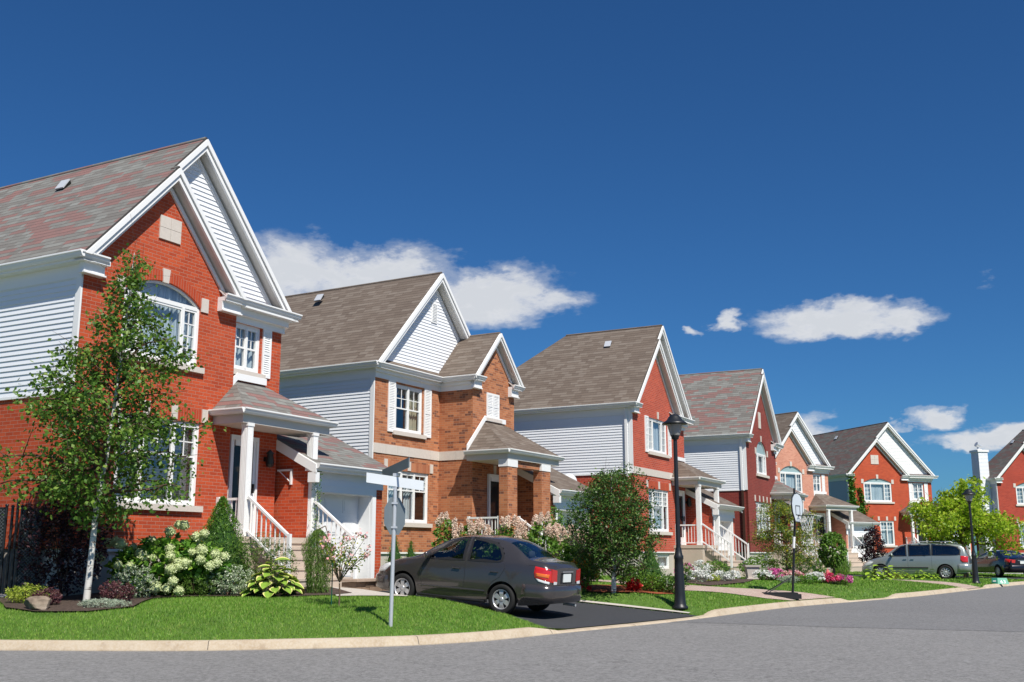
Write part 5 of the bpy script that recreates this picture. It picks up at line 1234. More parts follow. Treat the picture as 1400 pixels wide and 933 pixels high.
shrub('dusty_miller',9.1,35.9,(.42,.25),.26,600,.045,'lf_silver','silvery edging plant in front of the pink flower bed','plant',seed=130,st=False)
shrub('dusty_miller',9.75,35.9,(.45,.25),.3,600,.045,'lf_hyd','greenish edging plant right of the basketball pole foot','plant',seed=131,st=False)
shrub('foundation_shrub',9.6,42.5,(.9,.5),.9,1300,.07,'lf_mid','green shrubs under the dark red house window',seed=132,amp=.4)
shrub('foundation_shrub',11.4,43.3,(.8,.5),1.0,1100,.07,'lf_dark','dark green shrubs beside the dark red house steps',seed=133,amp=.4)
hs_=[(13.9,41.9,'lime hosta clump left of the minivan front wheel'),(16.9,47.2,'yellow green clump beside the minivan sill'),(18.2,48.6,'small yellow green clump below the minivan rear door'),(19.0,49.5,'low yellow green clump at the minivan rear wheel'),(15.7,45.4,'larger yellow green clump in front of the minivan front door')]
for i,(x,y,lab) in enumerate(hs_): hosta(x,y,lab,n=30,s=.21 if i in(0,4) else .15,R0=.2,mats=('hosta_lime','hosta_lime'),seed=20+i,group='lime plants along the minivan',name='hosta')
shrub('ornamental_grass',14.6,48.5,(.5,.4),1.0,900,.22,'lf_hyd','tuft of tall grass in front of the minivan bonnet','grass tuft',seed=141,aspect=.06,droop=-2.5,st=False)
shrub('tall_shrub',13.5,47.5,(.25,.25),1.1,300,.07,'lf_mid','thin sparse shrub near the minivan bonnet',seed=142)
shrub('bushy_shrub',30.0,61.5,(1.0,.8),1.9,1500,.11,'lf_mid','green bush behind the dark car beneath the right house',seed=143)
shrub('bushy_shrub',31.9,63.4,(.9,.8),1.5,1100,.11,'lf_hyd','brighter green bush at the right edge of the picture',seed=144)
# ivy on the far orange house
ix,iy=loc2w(6,.25,-.05); t=empty('ivy',(ix,iy,.3),R(90-72),'green ivy climbing the left corner of the bright orange house','ivy'); q=np.random.default_rng(8); P=[]
def ivy(u0,z0,u1,z1,w,n):
    f=q.random(n); P.append(np.stack([u0+(u1-u0)*f+q.normal(size=n)*w,-.06-np.abs(q.normal(size=n))*.07,z0+(z1-z0)*f+q.normal(size=n)*w],1))
ivy(-.05,3.0,-.1,7.4,.14,900); ivy(.15,3.0,.9,4.8,.2,500); ivy(.3,3.0,.15,5.2,.22,420); ivy(.9,4.8,.6,6.2,.07,150); ivy(.8,3.2,1.6,3.9,.1,160); ivy(-.1,7.2,-.4,7.1,.1,90)
foliage(t,np.concatenate(P)*1.0,.16,'lf_ivy',name='leaves',seed=8,aspect=.8); b=MB(); b.path([(-.05,-.03,.2),(-.05,-.03,3.5),(-.1,-.03,7.)],[.03,.02,.01],5); b.build('stem',M['twig'],t)
# ------------------------------------------------------------------ grass
EXC=[DP,[(-8.8,18.95),(-8.1,18.6),(-7.2,18.66),(-6.58,19.1),(-6.73,20.6),(-6.2,21.08),(-5.2,21.33),(-4.2,21.28),(-3.55,21.6),(-3.2,22.6),(-3.9,23.9),(-5.9,25.2),(-9.8,22)],[(1.5,27.3),(2.15,26.88),(2.84,26.68),(3.6,26.98),(4.2,27.9),(4.2,28.9),(3.4,30.6),(2.2,29.2)],[(4.9,32.6),(5.8,32.0),(7.2,33.8),(8.2,36.8),(7.6,40.6),(6.4,41.4)],[(8.0,37.4),(9.6,36.6),(11.0,36.9),(12.0,39.5),(11.5,43.0),(9.6,42.5)],[loc2w(1,*p) for p in ((2.4,-4.3),(5.2,-2.0),(5.95,-.9),(5.6,-2.2),(4.6,-4.4),(3.6,-5.0))],[(-14,22.4),(-9.9,21.6),(-9.7,20.9),(-10.4,21.0),(-14,21.9)]]
def grass(box,dens,h,w,seed,rmin,rmax):
    q=np.random.default_rng(seed); x0,x1,y0,y1=box; n=int((x1-x0)*(y1-y0)*dens); X=q.uniform(x0,x1,n);Y=q.uniform(y0,y1,n)
    r=np.hypot(X,Y); k=(r>rmin)&(r<=rmax)&(np.abs(X)<Y*.52+1.5)&(X>-Y*.52-1); X=X[k];Y=Y[k]
    d=np.concatenate([curbdist(X[i:i+20000],Y[i:i+20000]) for i in range(0,len(X),20000)]) if len(X) else np.zeros(0)
    k=(d>-.02)&~drive_mask(X,Y,-.03)
    for p in EXC: k&=~inpoly(X,Y,p)
    for h_ in HO:
        u,v=drive_uv((h_,),X,Y); k&=~((u>-.1)&(u<9.2)&(v>-.05)&(v<12)); k&=~((u>3.5)&(u<6.)&(v>-2.3)&(v<0))
    X=X[k];Y=Y[k];d=d[k]; Z=hgt(X,Y,d)-.005; n=len(X); a=q.uniform(0,6.283,n); hh=h*q.uniform(.55,1.25,n); be=q.uniform(.1,.75,n)*hh; b2=q.uniform(0,6.283,n); ww=w*q.uniform(.7,1.3,n)
    A=np.stack([X-np.cos(a)*ww,Y-np.sin(a)*ww,Z],1);B=np.stack([X+np.cos(a)*ww,Y+np.sin(a)*ww,Z],1);C=np.stack([X+np.cos(b2)*be,Y+np.sin(b2)*be,Z+hh],1)
    return np.stack([A,B,C],1).reshape(-1,3),q.random(n)**.8
gs=[grass((-12,12,16,25),2100,.045,.005,1,0,23.5),grass((-10,14,22,36),900,.045,.008,2,23.5,32),grass((-6,28,28,56),330,.05,.014,3,32,50),grass((5,50,44,85),90,.06,.03,4,50,92)]
V=np.concatenate([g[0] for g in gs]); T_=np.concatenate([g[1] for g in gs]); print('grass blades',len(T_)); rawmesh('grass',V,np.arange(len(V)).reshape(-1,3),'blade',tint=T_,kind='stuff')
# ------------------------------------------------------------------ vehicles
def tabf(tab):
    """smooth (monotone cubic) interpolation of a table [(s,v)..]"""
    S=np.array([a for a,_ in tab],float);Vv=np.array([b for _,b in tab],float);h=np.diff(S);dl=np.diff(Vv)/h;m=np.zeros(len(S));m[0]=dl[0];m[-1]=dl[-1]
    for i in range(1,len(S)-1): m[i]=0 if dl[i-1]*dl[i]<=0 else 2*dl[i-1]*dl[i]/(dl[i-1]+dl[i])
    def f(s):
        s=np.clip(s,S[0],S[-1]);i=np.clip(np.searchsorted(S,s,side='right')-1,0,len(S)-2);t=(s-S[i])/h[i]
        return (2*t**3-3*t*t+1)*Vv[i]+(t**3-2*t*t+t)*h[i]*m[i]+(-2*t**3+3*t*t)*Vv[i+1]+(t**3-t*t)*h[i]*m[i+1]
    return f
class Car:
    """body surface from tables along the length (s=0 nose); local x forward, y left"""
    def __init__(c,L,top,belt,wb,wr,zre,sill,wheels,rw,arch,ws,rg,wsw=.9):
        c.L=L;c.top,c.belt,c.wb,c.wr,c.zre=map(tabf,(top,belt,wb,wr,zre));c.sill=tabf(sill);c.wh=wheels;c.rw=rw;c.ar=arch;c.ws=ws;c.rg=rg
    def bottom(c,s):
        z=float(c.sill(s))
        for w in c.wh:
            d=abs(s-w)
            if d<c.ar: z=max(z,c.rw+math.sqrt(c.ar**2-d*d))
        return z
    def section(c,s):
        b=c.bottom(s);wb,wr,zb,zr,zt=[float(f(s)) for f in (c.wb,c.wr,c.belt,c.zre,c.top)]
        zr=min(zr,zt-.002); zb=min(zb,zr-.004); b=min(b,zb-.05); z=lambda f:b+(zb-b)*f
        def yy(zv):
            f=(zv-.2)/max(.1,(zb-.2)); return wb*(np.interp(f,[0,.12,.4,.62,.85,1],[.93,.985,1.012,1.008,.995,.965]))
        pts=[(yy(z(f)),z(f)) for f in (0,.12,.25,.38,.5,.62,.74,.85,.94,1)]
        pts[-1]=(wb*.965,zb)
        for f in (.12,.3,.5,.7,.88,1): pts.append((wb*.965+(wr-wb*.965)*f+ .02*math.sin(f*math.pi),zb+(zr-zb)*f))
        for g in (.93,.8,.6,.4,.2,0):
            e=1-g; pts.append((wr*g,zr+(zt-zr)*(1-(g**2.6))))
        return pts
    NS=16 # index where the roof part begins
    def P(c,s,y,z): return (c.L/2-s,y,z)
    def side_y(c,s,z):
        p=c.section(s); q=p[:c.NS]; zs=[a[1] for a in q]; return float(np.interp(z,zs,[a[0] for a in q]))
    def build(c,name,loc,rz,label,cat,paint,glass,windows,rim='alloy',spokes=6,pitch=0.,rimfn=None,seats=True,group=None):
        root=empty(name,loc,rz,label,cat,group); root.rotation_euler=(0,pitch,rz)
        S=sorted(set([round(x,4) for x in np.arange(0,c.L+.001,.04)]+[c.L,*c.ws,*c.rg]+[round(w+d,4) for w in c.wh for d in np.linspace(-c.ar,c.ar,25)]))
        S=[S[0]]+[b for a,b in zip(S,S[1:]) if b-a>.006]
        if c.L-S[-1]>1e-3: S.append(c.L)
        secs=[c.section(s) for s in S]; n=len(secs[0]); body=MB(); wg=MB(); 
        for sd in (1,-1):
            V=[c.P(s,sd*p[0],p[1]) for s,sec in zip(S,secs) for p in sec]; F=[];G=[]
            for i in range(len(S)-1):
                sm=(S[i]+S[i+1])/2
                for j in range(n-1):
                    q=(i*n+j,i*n+j+1,(i+1)*n+j+1,(i+1)*n+j); q=q if sd>0 else q[::-1]
                    cz=(secs[i][j][1]+secs[i][j+1][1]+secs[i+1][j][1]+secs[i+1][j+1][1])/4
                    if j>=c.NS and (c.ws[0]<sm<c.ws[1] or c.rg[0]<sm<c.rg[1]): G.append(q); continue
                    if 9<=j<c.NS-1 and any(inpoly(np.array([sm]),np.array([cz]),w)[0] for w in windows): continue
                    F.append(q)
            body.add(V,F,0,True); wg.add(V,G,0,True)
        for i in (0,-1):
            p=secs[i]; x=S[i]; V=[c.P(x,a,b) for a,b in p]+[c.P(x,-a,b) for a,b in p[::-1][1:]]; body.add(V,[tuple(range(len(V)))],0,False)
        o=body.build('body',[paint],root,weld=True)
        g=wg.build('windscreen',M[glass],root,weld=True)
        # side glass with black seals
        for sd in (1,-1):
            for w in windows:
                gb=MB(); tri=None; P=[]; 
                # subdivide outline
                O=[]
                for a,b in zip(w,w[1:]+w[:1]):
                    k=max(1,int(math.hypot(b[0]-a[0],b[1]-a[1])/.08)); O+=[(a[0]+(b[0]-a[0])*t/k,a[1]+(b[1]-a[1])*t/k) for t in range(k)]
                ce=(sum(p[0] for p in O)/len(O),sum(p[1] for p in O)/len(O)); q3=lambda s,z,o_:c.P(s,sd*(c.side_y(s,z)+o_),z)
                rings=[[(ce[0]+(p[0]-ce[0])*k,ce[1]+(p[1]-ce[1])*k) for p in O] for k in (1,.8,.55,.3)]
                m=len(O); V=[q3(*p,.004) for r in rings for p in r]+[q3(*ce,.004)]
                F=[(r*m+i,r*m+(i+1)%m,(r+1)*m+(i+1)%m,(r+1)*m+i) for r in range(3) for i in range(m)]+[(3*m+i,3*m+(i+1)%m,4*m) for i in range(m)]
                gb.add(V,F,0,True); wn=gb.build('side_window',M[glass],root)
                sb=MB(); A=[q3(ce[0]+(p[0]-ce[0])*1.0,ce[1]+(p[1]-ce[1])*1.0,.008) for p in O]; 
                cx,cz=ce; B=[]
                for p in O:
                    d=math.hypot(p[0]-cx,p[1]-cz); k=1-.045/d; k2=1+.012/d; B.append((q3(cx+(p[0]-cx)*k,cz+(p[1]-cz)*k,.008),q3(cx+(p[0]-cx)*k2,cz+(p[1]-cz)*k2,.006)))
                sb.add([x for b_ in B for x in b_],[(2*i,2*((i+1)%m),2*((i+1)%m)+1,2*i+1) for i in range(m)]); sb.build('seal',M['blackplastic'],wn)
        # underside and wheel housings
        u=MB(); u.box(-c.L/2+.3,c.L/2-.3,-.6,.6,.24,.3)
        for w in c.wh:
            x=c.L/2-w; k=14
            for sd in (1,-1):
                y1=c.side_y(w,.62)-.015; A=[(x+math.cos(math.pi*i/k)*(c.ar-.003),sd*y1,c.rw+math.sin(math.pi*i/k)*(c.ar-.003)) for i in range(k+1)]; B=[(a[0],sd*.45,a[2]) for a in A]
                u.add(A+B,[(i,i+1,k+2+i,k+1+i) for i in range(k)]); u.add(B,[tuple(range(k+1))])
        u.build('underbody',M['blackplastic'],root)
        first=None
        for w in c.wh:
            for sd in (1,-1):
                y=sd*(c.side_y(w,.6)-.075); x=c.L/2-w
                if first is None:
                    tb=MB(); R_=c.rw; r1=R_*.66; tb.lathe([(r1,-.085),(R_*.93,-.09),(R_*.985,-.075),(R_,-.05),(R_,.05),(R_*.985,.075),(R_*.93,.09),(r1+.008,.085),(r1,.07)],n=36,axis='y')
                    ty=tb.build('wheel',M['rubber'],root); rb=MB(); rb.lathe([(r1,.07),(r1+.006,.082),(r1-.012,.078),(r1-.02,.03)],n=36,axis='y'); 
                    for k in range(spokes):
                        a=2*math.pi*k/spokes+.3; w_=.34 if spokes<8 else .2
                        V=[]
                        for rr,hw,dy in ((.035,.03,.062),(r1*.55,r1*w_*.62,.068),(r1*.97,r1*w_*.8,.055)):
                            for s_ in (-1,1): V.append((math.cos(a)*rr-math.sin(a)*hw*s_,dy,math.sin(a)*rr+math.cos(a)*hw*s_))
                        V+=[(p[0],p[1]-.03,p[2]) for p in V]
                        rb.add(V,[(0,1,3,2),(2,3,5,4),(0,2,8,6),(2,4,10,8),(1,7,9,3),(3,9,11,5)])
                    rb.lathe([(0,.078),(.03,.076),(.05,.066),(.052,.03)],n=20,axis='y'); rim=rb.build('rim',M['alloy'],ty)
                    bk=MB(); bk.lathe([(0,.02),(r1-.01,.02)],n=24,axis='y'); bk.build('brake_disc',M['blackplastic'],ty); first=ty; o_=ty
                else:
                    o_=first.copy(); COL.objects.link(o_); o_.parent=root
                    for ch in first.children: d=ch.copy(); COL.objects.link(d); d.parent=o_
                o_.location=(x,y,c.rw); o_.rotation_euler=(0,random.uniform(0,6) if sd>0 else 0,0 if sd>0 else math.pi)
        return root
    def sidepatch(c,mb,outline,sd,off,m=0,k=6):
        """patch lying on the side surface, outline [(s,z)..]"""
        O=[]
        for a,b in zip(outline,outline[1:]+outline[:1]): O+=[(a[0]+(b[0]-a[0])*t/k,a[1]+(b[1]-a[1])*t/k) for t in range(k)]
        ce=(sum(p[0] for p in O)/len(O),sum(p[1] for p in O)/len(O)); n=len(O)
        R_=[[(ce[0]+(p[0]-ce[0])*f,ce[1]+(p[1]-ce[1])*f) for p in O] for f in (1,.94,.6)]
        of=(0,off,off*1.15); V=[c.P(p[0],sd*(c.side_y(p[0],p[1])+of[i]),p[1]) for i,r in enumerate(R_) for p in r]+[c.P(ce[0],sd*(c.side_y(*ce)+off*1.2),ce[1])]
        mb.add(V,[(r*n+i,r*n+(i+1)%n,(r+1)*n+(i+1)%n,(r+1)*n+i) for r in range(2) for i in range(n)]+[(2*n+i,2*n+(i+1)%n,3*n) for i in range(n)],m,True)
    def line(c,mb,pts,sd,r,off=.0,m=0):
        P=[c.P(s,sd*(c.side_y(s,z)+off),z) for s,z in pts]; mb.path(P,[r]*len(P),6,m)
def seam(c,root,polylines,mat='blackplastic',name='door_seam'):
    b=MB()
    for sd in (1,-1):
        for pl in polylines:
            P=[]
            for a,q in zip(pl,pl[1:]):
                k=max(1,int(math.hypot(q[0]-a[0],q[1]-a[1])/.06)); P+=[(a[0]+(q[0]-a[0])*t/k,a[1]+(q[1]-a[1])*t/k) for t in range(k)]
            P.append(pl[-1]); c.line(b,P,sd,.0042,-.0005)
    return b.build(name,M[mat],root)
def interior(c,root,rows,col,steer=None,hr=.0):
    for s,z,w in rows:
        for y in w:
            b=MB(); x=c.L/2-s; b.lathe([(.0,0),(.20,.02),(.22,.3),(.2,.5),(.12,.56),(0,.57)],(x,y,z),12); 
            b.v=[(x+(p[0]-x)*.42-(p[2]-z)*.22,p[1],p[2]) for p in b.v]; se=b.build('seat',M[col],root)
            h=MB(); h.lathe([(0,0),(.10,.02),(.12,.09),(.1,.16),(0,.18)],(0,0,0),12); h.v=[(x+p[0]*.5-.17,y+p[1]*1.05,z+p[2]+.60) for p in h.v]; h.build('headrest',M[col],se)
    d=MB(); x=c.L/2-c.ws[0]-.1; d.box(x-.45,x-.05,-.6,.6,.75,.93); d.build('dashboard',M['blackplastic'],root)
    if steer:
        st=MB(); s,y,z=steer; x=c.L/2-s; P=[]
        for i in range(21): a=2*math.pi*i/20; P.append((x+math.sin(a)*.05,y+math.cos(a)*.18,z+math.sin(a)*.17))
        st.path(P,[.014]*21,6); st.tube((x+.12,y,z-.05),(x,y,z),.02,.02,6); st.box(x-.01,x+.02,y-.15,y+.15,z-.02,z+.03); st.build('steering_wheel',M['blackplastic'],root)
    f=MB(); f.box(-c.L/2+.5,c.L/2-1.0,-.68,.68,.32,.36); f.build('floor_pan',M['blackplastic'],root)
M['seat']=plain('grey seat fabric',(.09,.10,.12),.9,.1,10)
M['redlens']=plain('red lamp lens',(.55,.015,.012),.12,.1,10,spec=.6); M['amberlens']=plain('amber lamp lens',(.75,.16,.01),.12,.1,10,spec=.6); M['clearlens']=plain('clear lamp lens',(.75,.77,.78),.08,.05,10,spec=.6)
M['plate']=plain('white number plate',(.78,.82,.80),.4,.03,5); M['paint_grey']=paintmat('metallic dark grey paint',(.075,.068,.068),.5,.22); M['paint_silver']=paintmat('metallic silver green paint',(.30,.335,.32),.5,.3); M['paint_navy']=paintmat('dark navy paint',(.006,.007,.014),.25,.25)
for k_ in ('redlens','amberlens','clearlens'):
    for n_ in M[k_].node_tree.nodes:
        if n_.type=='BSDF_PRINCIPLED': n_.inputs['Coat Weight'].default_value=1
# --- sedan
sed=Car(4.17,top=[(0,.62),(.06,.70),(.25,.80),(.6,.90),(.95,.975),(1.12,1.04),(1.45,1.25),(1.78,1.415),(2.1,1.485),(2.5,1.505),(2.9,1.485),(3.15,1.43),(3.4,1.29),(3.66,1.13),(3.74,1.11),(4.0,1.085),(4.12,1.04),(4.17,.98)],
 belt=[(0,.56),(.1,.66),(.4,.78),(.9,.89),(1.3,.925),(2.2,.965),(3.2,1.0),(3.8,.985),(4.17,.92)],
 wb=[(0,.56),(.05,.64),(.15,.71),(.35,.77),(.7,.81),(1.2,.825),(3.2,.825),(3.7,.80),(4.0,.755),(4.1,.71),(4.17,.62)],
 wr=[(0,.46),(.3,.62),(.9,.70),(1.12,.70),(1.78,.57),(2.5,.575),(3.1,.555),(3.66,.66),(4.0,.64),(4.17,.54)],
 zre=[(0,.60),(.25,.76),(.6,.87),(.95,.945),(1.12,1.0),(1.45,1.20),(1.78,1.36),(2.1,1.43),(2.5,1.45),(2.9,1.43),(3.15,1.375),(3.4,1.25),(3.66,1.10),(4.0,1.06),(4.17,.95)],
 sill=[(0,.24),(.3,.2),(1,.19),(3.4,.2),(4.0,.27),(4.17,.31)],wheels=(.80,3.17),rw=.292,arch=.35,ws=(1.16,1.72),rg=(3.14,3.62))
cx0,cy0=.5*(-.23-2.2),.5*(22.3+23.3)
hd=Vector((-.879,.477,0)); rzc=math.atan2(hd.y,hd.x)
# rear near wheel foot was measured at (-.23, 22.5); the axle centre line lies .75 m to the right of travel
near=Vector((-.22,22.35,0)); right=Vector((hd.y,-hd.x,0)); 
cen=near+hd*(3.17-4.17/2)-Vector((-hd.y,hd.x,0))*(-.75)
# the near flank is the left one of the car when it faces the garage
left=Vector((-hd.y,hd.x,0)); cen=near+hd*(3.17-4.17/2)-left*.75
zr_,zf_=H(*(near-left*.6)[:2]),H(*((near+hd*2.37)-left*.6)[:2]); pit=-math.atan2(zf_-zr_,2.37)
zc=(zr_+zf_)/2+.014+ .24*0
sw=[[(1.33,.945),(1.62,1.17),(1.86,1.335),(2.06,1.405),(2.22,1.42),(2.24,.975)],[(2.33,.98),(2.31,1.425),(2.62,1.415),(2.86,1.375),(3.03,1.27),(3.12,1.12),(3.12,1.04),(3.04,1.005)]]
car=sed.build('parked_car',(cen.x,cen.y,zc),rzc,'dark grey four door sedan parked on the black driveway of the nearest house','car',M['paint_grey'],'carglass',sw,pitch=pit,spokes=6)
car.scale=(1.03,1.03,1.03)
interior(sed,car,[(2.15,.42,(-.36,.36)),(3.0,.46,(-.36,.36))],'seat',steer=(1.72,.36,.93))
seam(sed,car,[[(1.28,.36),(1.25,.6),(1.27,.92)],[(1.30,.33),(2.22,.33),(2.9,.36),(3.0,.5)],[(2.27,.33),(2.29,.6),(2.28,.97),(2.27,1.42)],[(2.84,.5),(2.95,.62),(3.1,.72),(3.2,.9),(3.17,1.05)]])
for sd in (1,-1):
    b=MB(); sed.line(b,[(s,.40+(s-1.2)*.012) for s in np.arange(1.18,2.8,.1)],sd,.018,.004); b.build('side_moulding',M['paint_grey'],car)
    b=MB(); sed.line(b,[(s,.215) for s in np.arange(1.16,2.82,.1)],sd,.04,-.015); b.build('sill_moulding',M['blackplastic'],car)
    for s in (2.1,2.98):
        b=MB(); sed.line(b,[(s-.1,.80),(s-.05,.81),(s+.07,.805)],sd,.014,.02); b.build('door_handle',M['paint_grey'],car)
    b=MB(); x=sed.L/2-1.42; y=sed.side_y(1.42,.93)
    b.lathe([(0,-.1),(.07,-.09),(.085,0),(.07,.09),(0,.1)],(0,0,0),12); b.v=[(x+p[0]*.55,sd*(y+.1)+p[2]*1.1,1.02+p[1]*.85) for p in b.v]; b.box(x-.02,x+.02,sd*(y-.02),sd*(y+.06),.97,1.0); b.build('wing_mirror',M['paint_grey'],car)
    # tail lamp cluster
    b=MB(); sed.sidepatch(b,[(3.84,.99),(3.83,.86),(3.86,.76),(4.15,.70),(4.165,.95)],sd,.012,0); x=-sed.L/2; 
    V=[(x-.0,sd*.645,.955),(x-.016,sd*.46,.93),(x-.016,sd*.45,.70),(x-.0,sd*.645,.70)]; W_=[(x+.03,p[1],p[2]) for p in V]; b.add(V+W_,[(0,1,2,3),(0,4,5,1),(1,5,6,2),(2,6,7,3),(3,7,4,0)])
    tl=b.build('tail_lamp',M['redlens'],car)
    b=MB(); sed.sidepatch(b,[(3.87,.87),(3.88,.80),(4.12,.78),(4.13,.85)],sd,.018); b.build('indicator_lens',M['amberlens'],tl)
    b=MB(); sed.sidepatch(b,[(3.88,.765),(3.92,.71),(4.13,.665),(4.14,.71)],sd,.014); V=[(x-.018,sd*.60,.72),(x-.018,sd*.45,.71),(x-.018,sd*.46,.66),(x-.018,sd*.60,.66)]; b.add(V,[(0,1,2,3)]); b.build('reversing_lens',M['clearlens'],tl)
    b=MB(); sed.sidepatch(b,[(.06,.64),(.10,.56),(.3,.60),(.46,.74),(.40,.78),(.2,.73)],sd,.012); b.build('headlamp',M['clearlens'],car)
def bumper(c,root,s0,z0,z1,off,mat,rear=True,name='bumper',lip=None):
    b=MB(); L=c.L; out=[]
    ss=np.linspace(s0,L if rear else 0,16); 
    zs=np.linspace(z0,z1,7); zz=(z0+z1)/2
    for sgn in (1,-1):
        pass
    path=[(s,c.side_y(s,min(zz,.6))) for s in ss]; yl=path[-1][1]; ex=[(path[-1][0]+(.05 if rear else -.05)*math.sin(f*1.57),yl*(1-f*.98)) for f in np.linspace(.1,1,8)]
    P=path+ex; full=[(s,y) for s,y in P]+[(s,-y) for s,y in P[::-1]]
    prof=[(0,z0),(.6,z0+.01),(1,z0+(z1-z0)*.35),(1,z0+(z1-z0)*.7),(.7,z1-.012),(0,z1)]
    vs=[]; n=len(full)
    for i,(s,y) in enumerate(full):
        a=full[max(i-1,0)];d=full[min(i+1,n-1)]; t=Vector((d[0]-a[0],d[1]-a[1])); 
        if t.length<1e-6: t=Vector((0,-1))
        t.normalize(); nv=Vector((-t.y,t.x)); 
        if nv.x*(1 if rear else -1)<0 and abs(nv.y)<.5: nv=-nv
        if abs(nv.y)>=.5 and nv.y*y<0: nv=-nv
        fade=min(1,min(i,n-1-i)/3)
        for o_,z in prof: vs.append(c.P(s+nv.x*off*o_*fade,y+nv.y*off*o_*fade-math.copysign(.01,y)*(1-fade),z))
    k=len(prof); b.add(vs,[(i*k+j,i*k+j+1,(i+1)*k+j+1,(i+1)*k+j) for i in range(n-1) for j in range(k-1)],0,True)
    return b.build(name,mat,root)
bumper(sed,car,3.58,.30,.64,.055,M['paint_grey']); bumper(sed,car,.42,.24,.52,.05,M['paint_grey'],rear=False)
b=MB(); x=-sed.L/2; b.box(x-.02,x,-.17,.17,.70,.86); b.build('number_plate',M['plate'],car)
b=MB(); b.box(x-.03,x+.0,-.24,.24,.885,.915); b.build('chrome_strip',M['chrome'],car)
b=MB(); b.box(x-.006,x+.004,-.26,.26,.67,.885); b.build('plate_recess',M['blackplastic'],car)
b=MB(); b.tube((x+.25,-.45,.24),(x-.03,-.45,.23),.028,.028,8); b.build('exhaust_pipe',M['galv'],car)
seam(sed,car,[[(3.70,1.0),(3.85,1.0)]],name='boot_seam')
# --- minivan
vanc=Car(5.0,top=[(0,.70),(.06,.78),(.3,.90),(.7,1.03),(1.0,1.10),(1.3,1.30),(1.7,1.58),(1.95,1.68),(2.4,1.735),(3.2,1.755),(4.2,1.73),(4.6,1.69),(4.78,1.58),(4.92,1.25),(4.97,1.1),(5.0,.95)],
 belt=[(0,.60),(.15,.72),(.5,.86),(1.1,1.0),(2.5,1.06),(4.2,1.09),(4.8,1.06),(5.0,.92)],
 wb=[(0,.60),(.06,.70),(.25,.84),(.7,.94),(1.3,.97),(4.3,.97),(4.75,.93),(4.9,.88),(5.0,.78)],
 wr=[(0,.5),(.4,.7),(1.0,.82),(1.7,.74),(2.2,.76),(4.3,.75),(4.7,.72),(4.92,.76),(5.0,.7)],
 zre=[(0,.67),(.3,.86),(.7,.98),(1.0,1.06),(1.3,1.24),(1.7,1.52),(1.95,1.62),(2.4,1.67),(3.2,1.69),(4.2,1.66),(4.6,1.62),(4.78,1.52),(4.92,1.2),(5.0,.93)],
 sill=[(0,.28),(.4,.24),(4.2,.25),(4.9,.33),(5.0,.36)],wheels=(.92,3.92),rw=.335,arch=.405,ws=(1.06,1.66),rg=(4.70,4.9))
hv=Vector((-.887,.46,0)); vw=[[(1.30,1.09),(1.62,1.36),(1.9,1.57),(2.15,1.62),(2.17,1.10)],[(2.27,1.10),(2.25,1.63),(3.28,1.65),(3.3,1.13)],[(3.34,1.13),(3.34,1.65),(4.1,1.63),(4.5,1.56),(4.66,1.38),(4.62,1.18),(4.5,1.14)]]
vx,vy=20.6,55.4
van=vanc.build('minivan',(vx,vy,H(vx,vy)+.0),math.atan2(hv.y,hv.x),'silver minivan with tinted side windows parked beside the purple tree','minivan',M['paint_silver'],'darkglass',vw,spokes=9)
van.scale=(1.02,1.02,1.02)
van.location.z=H(vx,vy)-.02
seam(vanc,van,[[(1.42,.4),(1.36,.7),(1.30,1.05)],[(2.22,.36),(2.22,1.08)],[(1.45,.36),(3.35,.36)],[(3.32,.5),(3.32,1.1)]])
for sd in (1,-1):
    b=MB(); vanc.line(b,[(s,.55) for s in np.arange(1.5,3.3,.15)],sd,.03,.006); b.build('side_moulding',M['blackplastic'],van)
    for s in (2.08,2.42): b=MB(); vanc.line(b,[(s-.08,.94),(s+.08,.94)],sd,.018,.02); b.build('door_handle',M['chrome'],van)
    b=MB(); vanc.sidepatch(b,[(4.64,1.12),(4.62,.9),(4.72,.80),(4.96,.80),(4.97,1.10)],sd,.018); b.build('tail_lamp',M['redlens'],van)
    b=MB(); vanc.sidepatch(b,[(.05,.72),(.08,.60),(.42,.66),(.58,.82),(.4,.84)],sd,.012); b.build('headlamp',M['clearlens'],van)
    b=MB(); x=vanc.L/2-1.5; y=vanc.side_y(1.5,1.05); b.lathe([(0,-.12),(.09,-.1),(.1,0),(.09,.1),(0,.12)],(0,0,0),10); b.v=[(x+p[0]*.5,sd*(y+.14)+p[2],1.16+p[1]*.9) for p in b.v]; b.build('wing_mirror',M['paint_silver'],van)
b=MB(); 
for y in (-.62,.62): b.path([(vanc.L/2-2.3,y,1.74),(vanc.L/2-2.4,y,1.80),(vanc.L/2-4.2,y,1.80),(vanc.L/2-4.3,y,1.74)],[.018]*4,6); b.build('roof_rail',M['galv'],van); b=MB()
bumper(vanc,van,4.45,.36,.74,.07,M['paint_silver']); bumper(vanc,van,.5,.3,.62,.05,M['paint_silver'],rear=False)
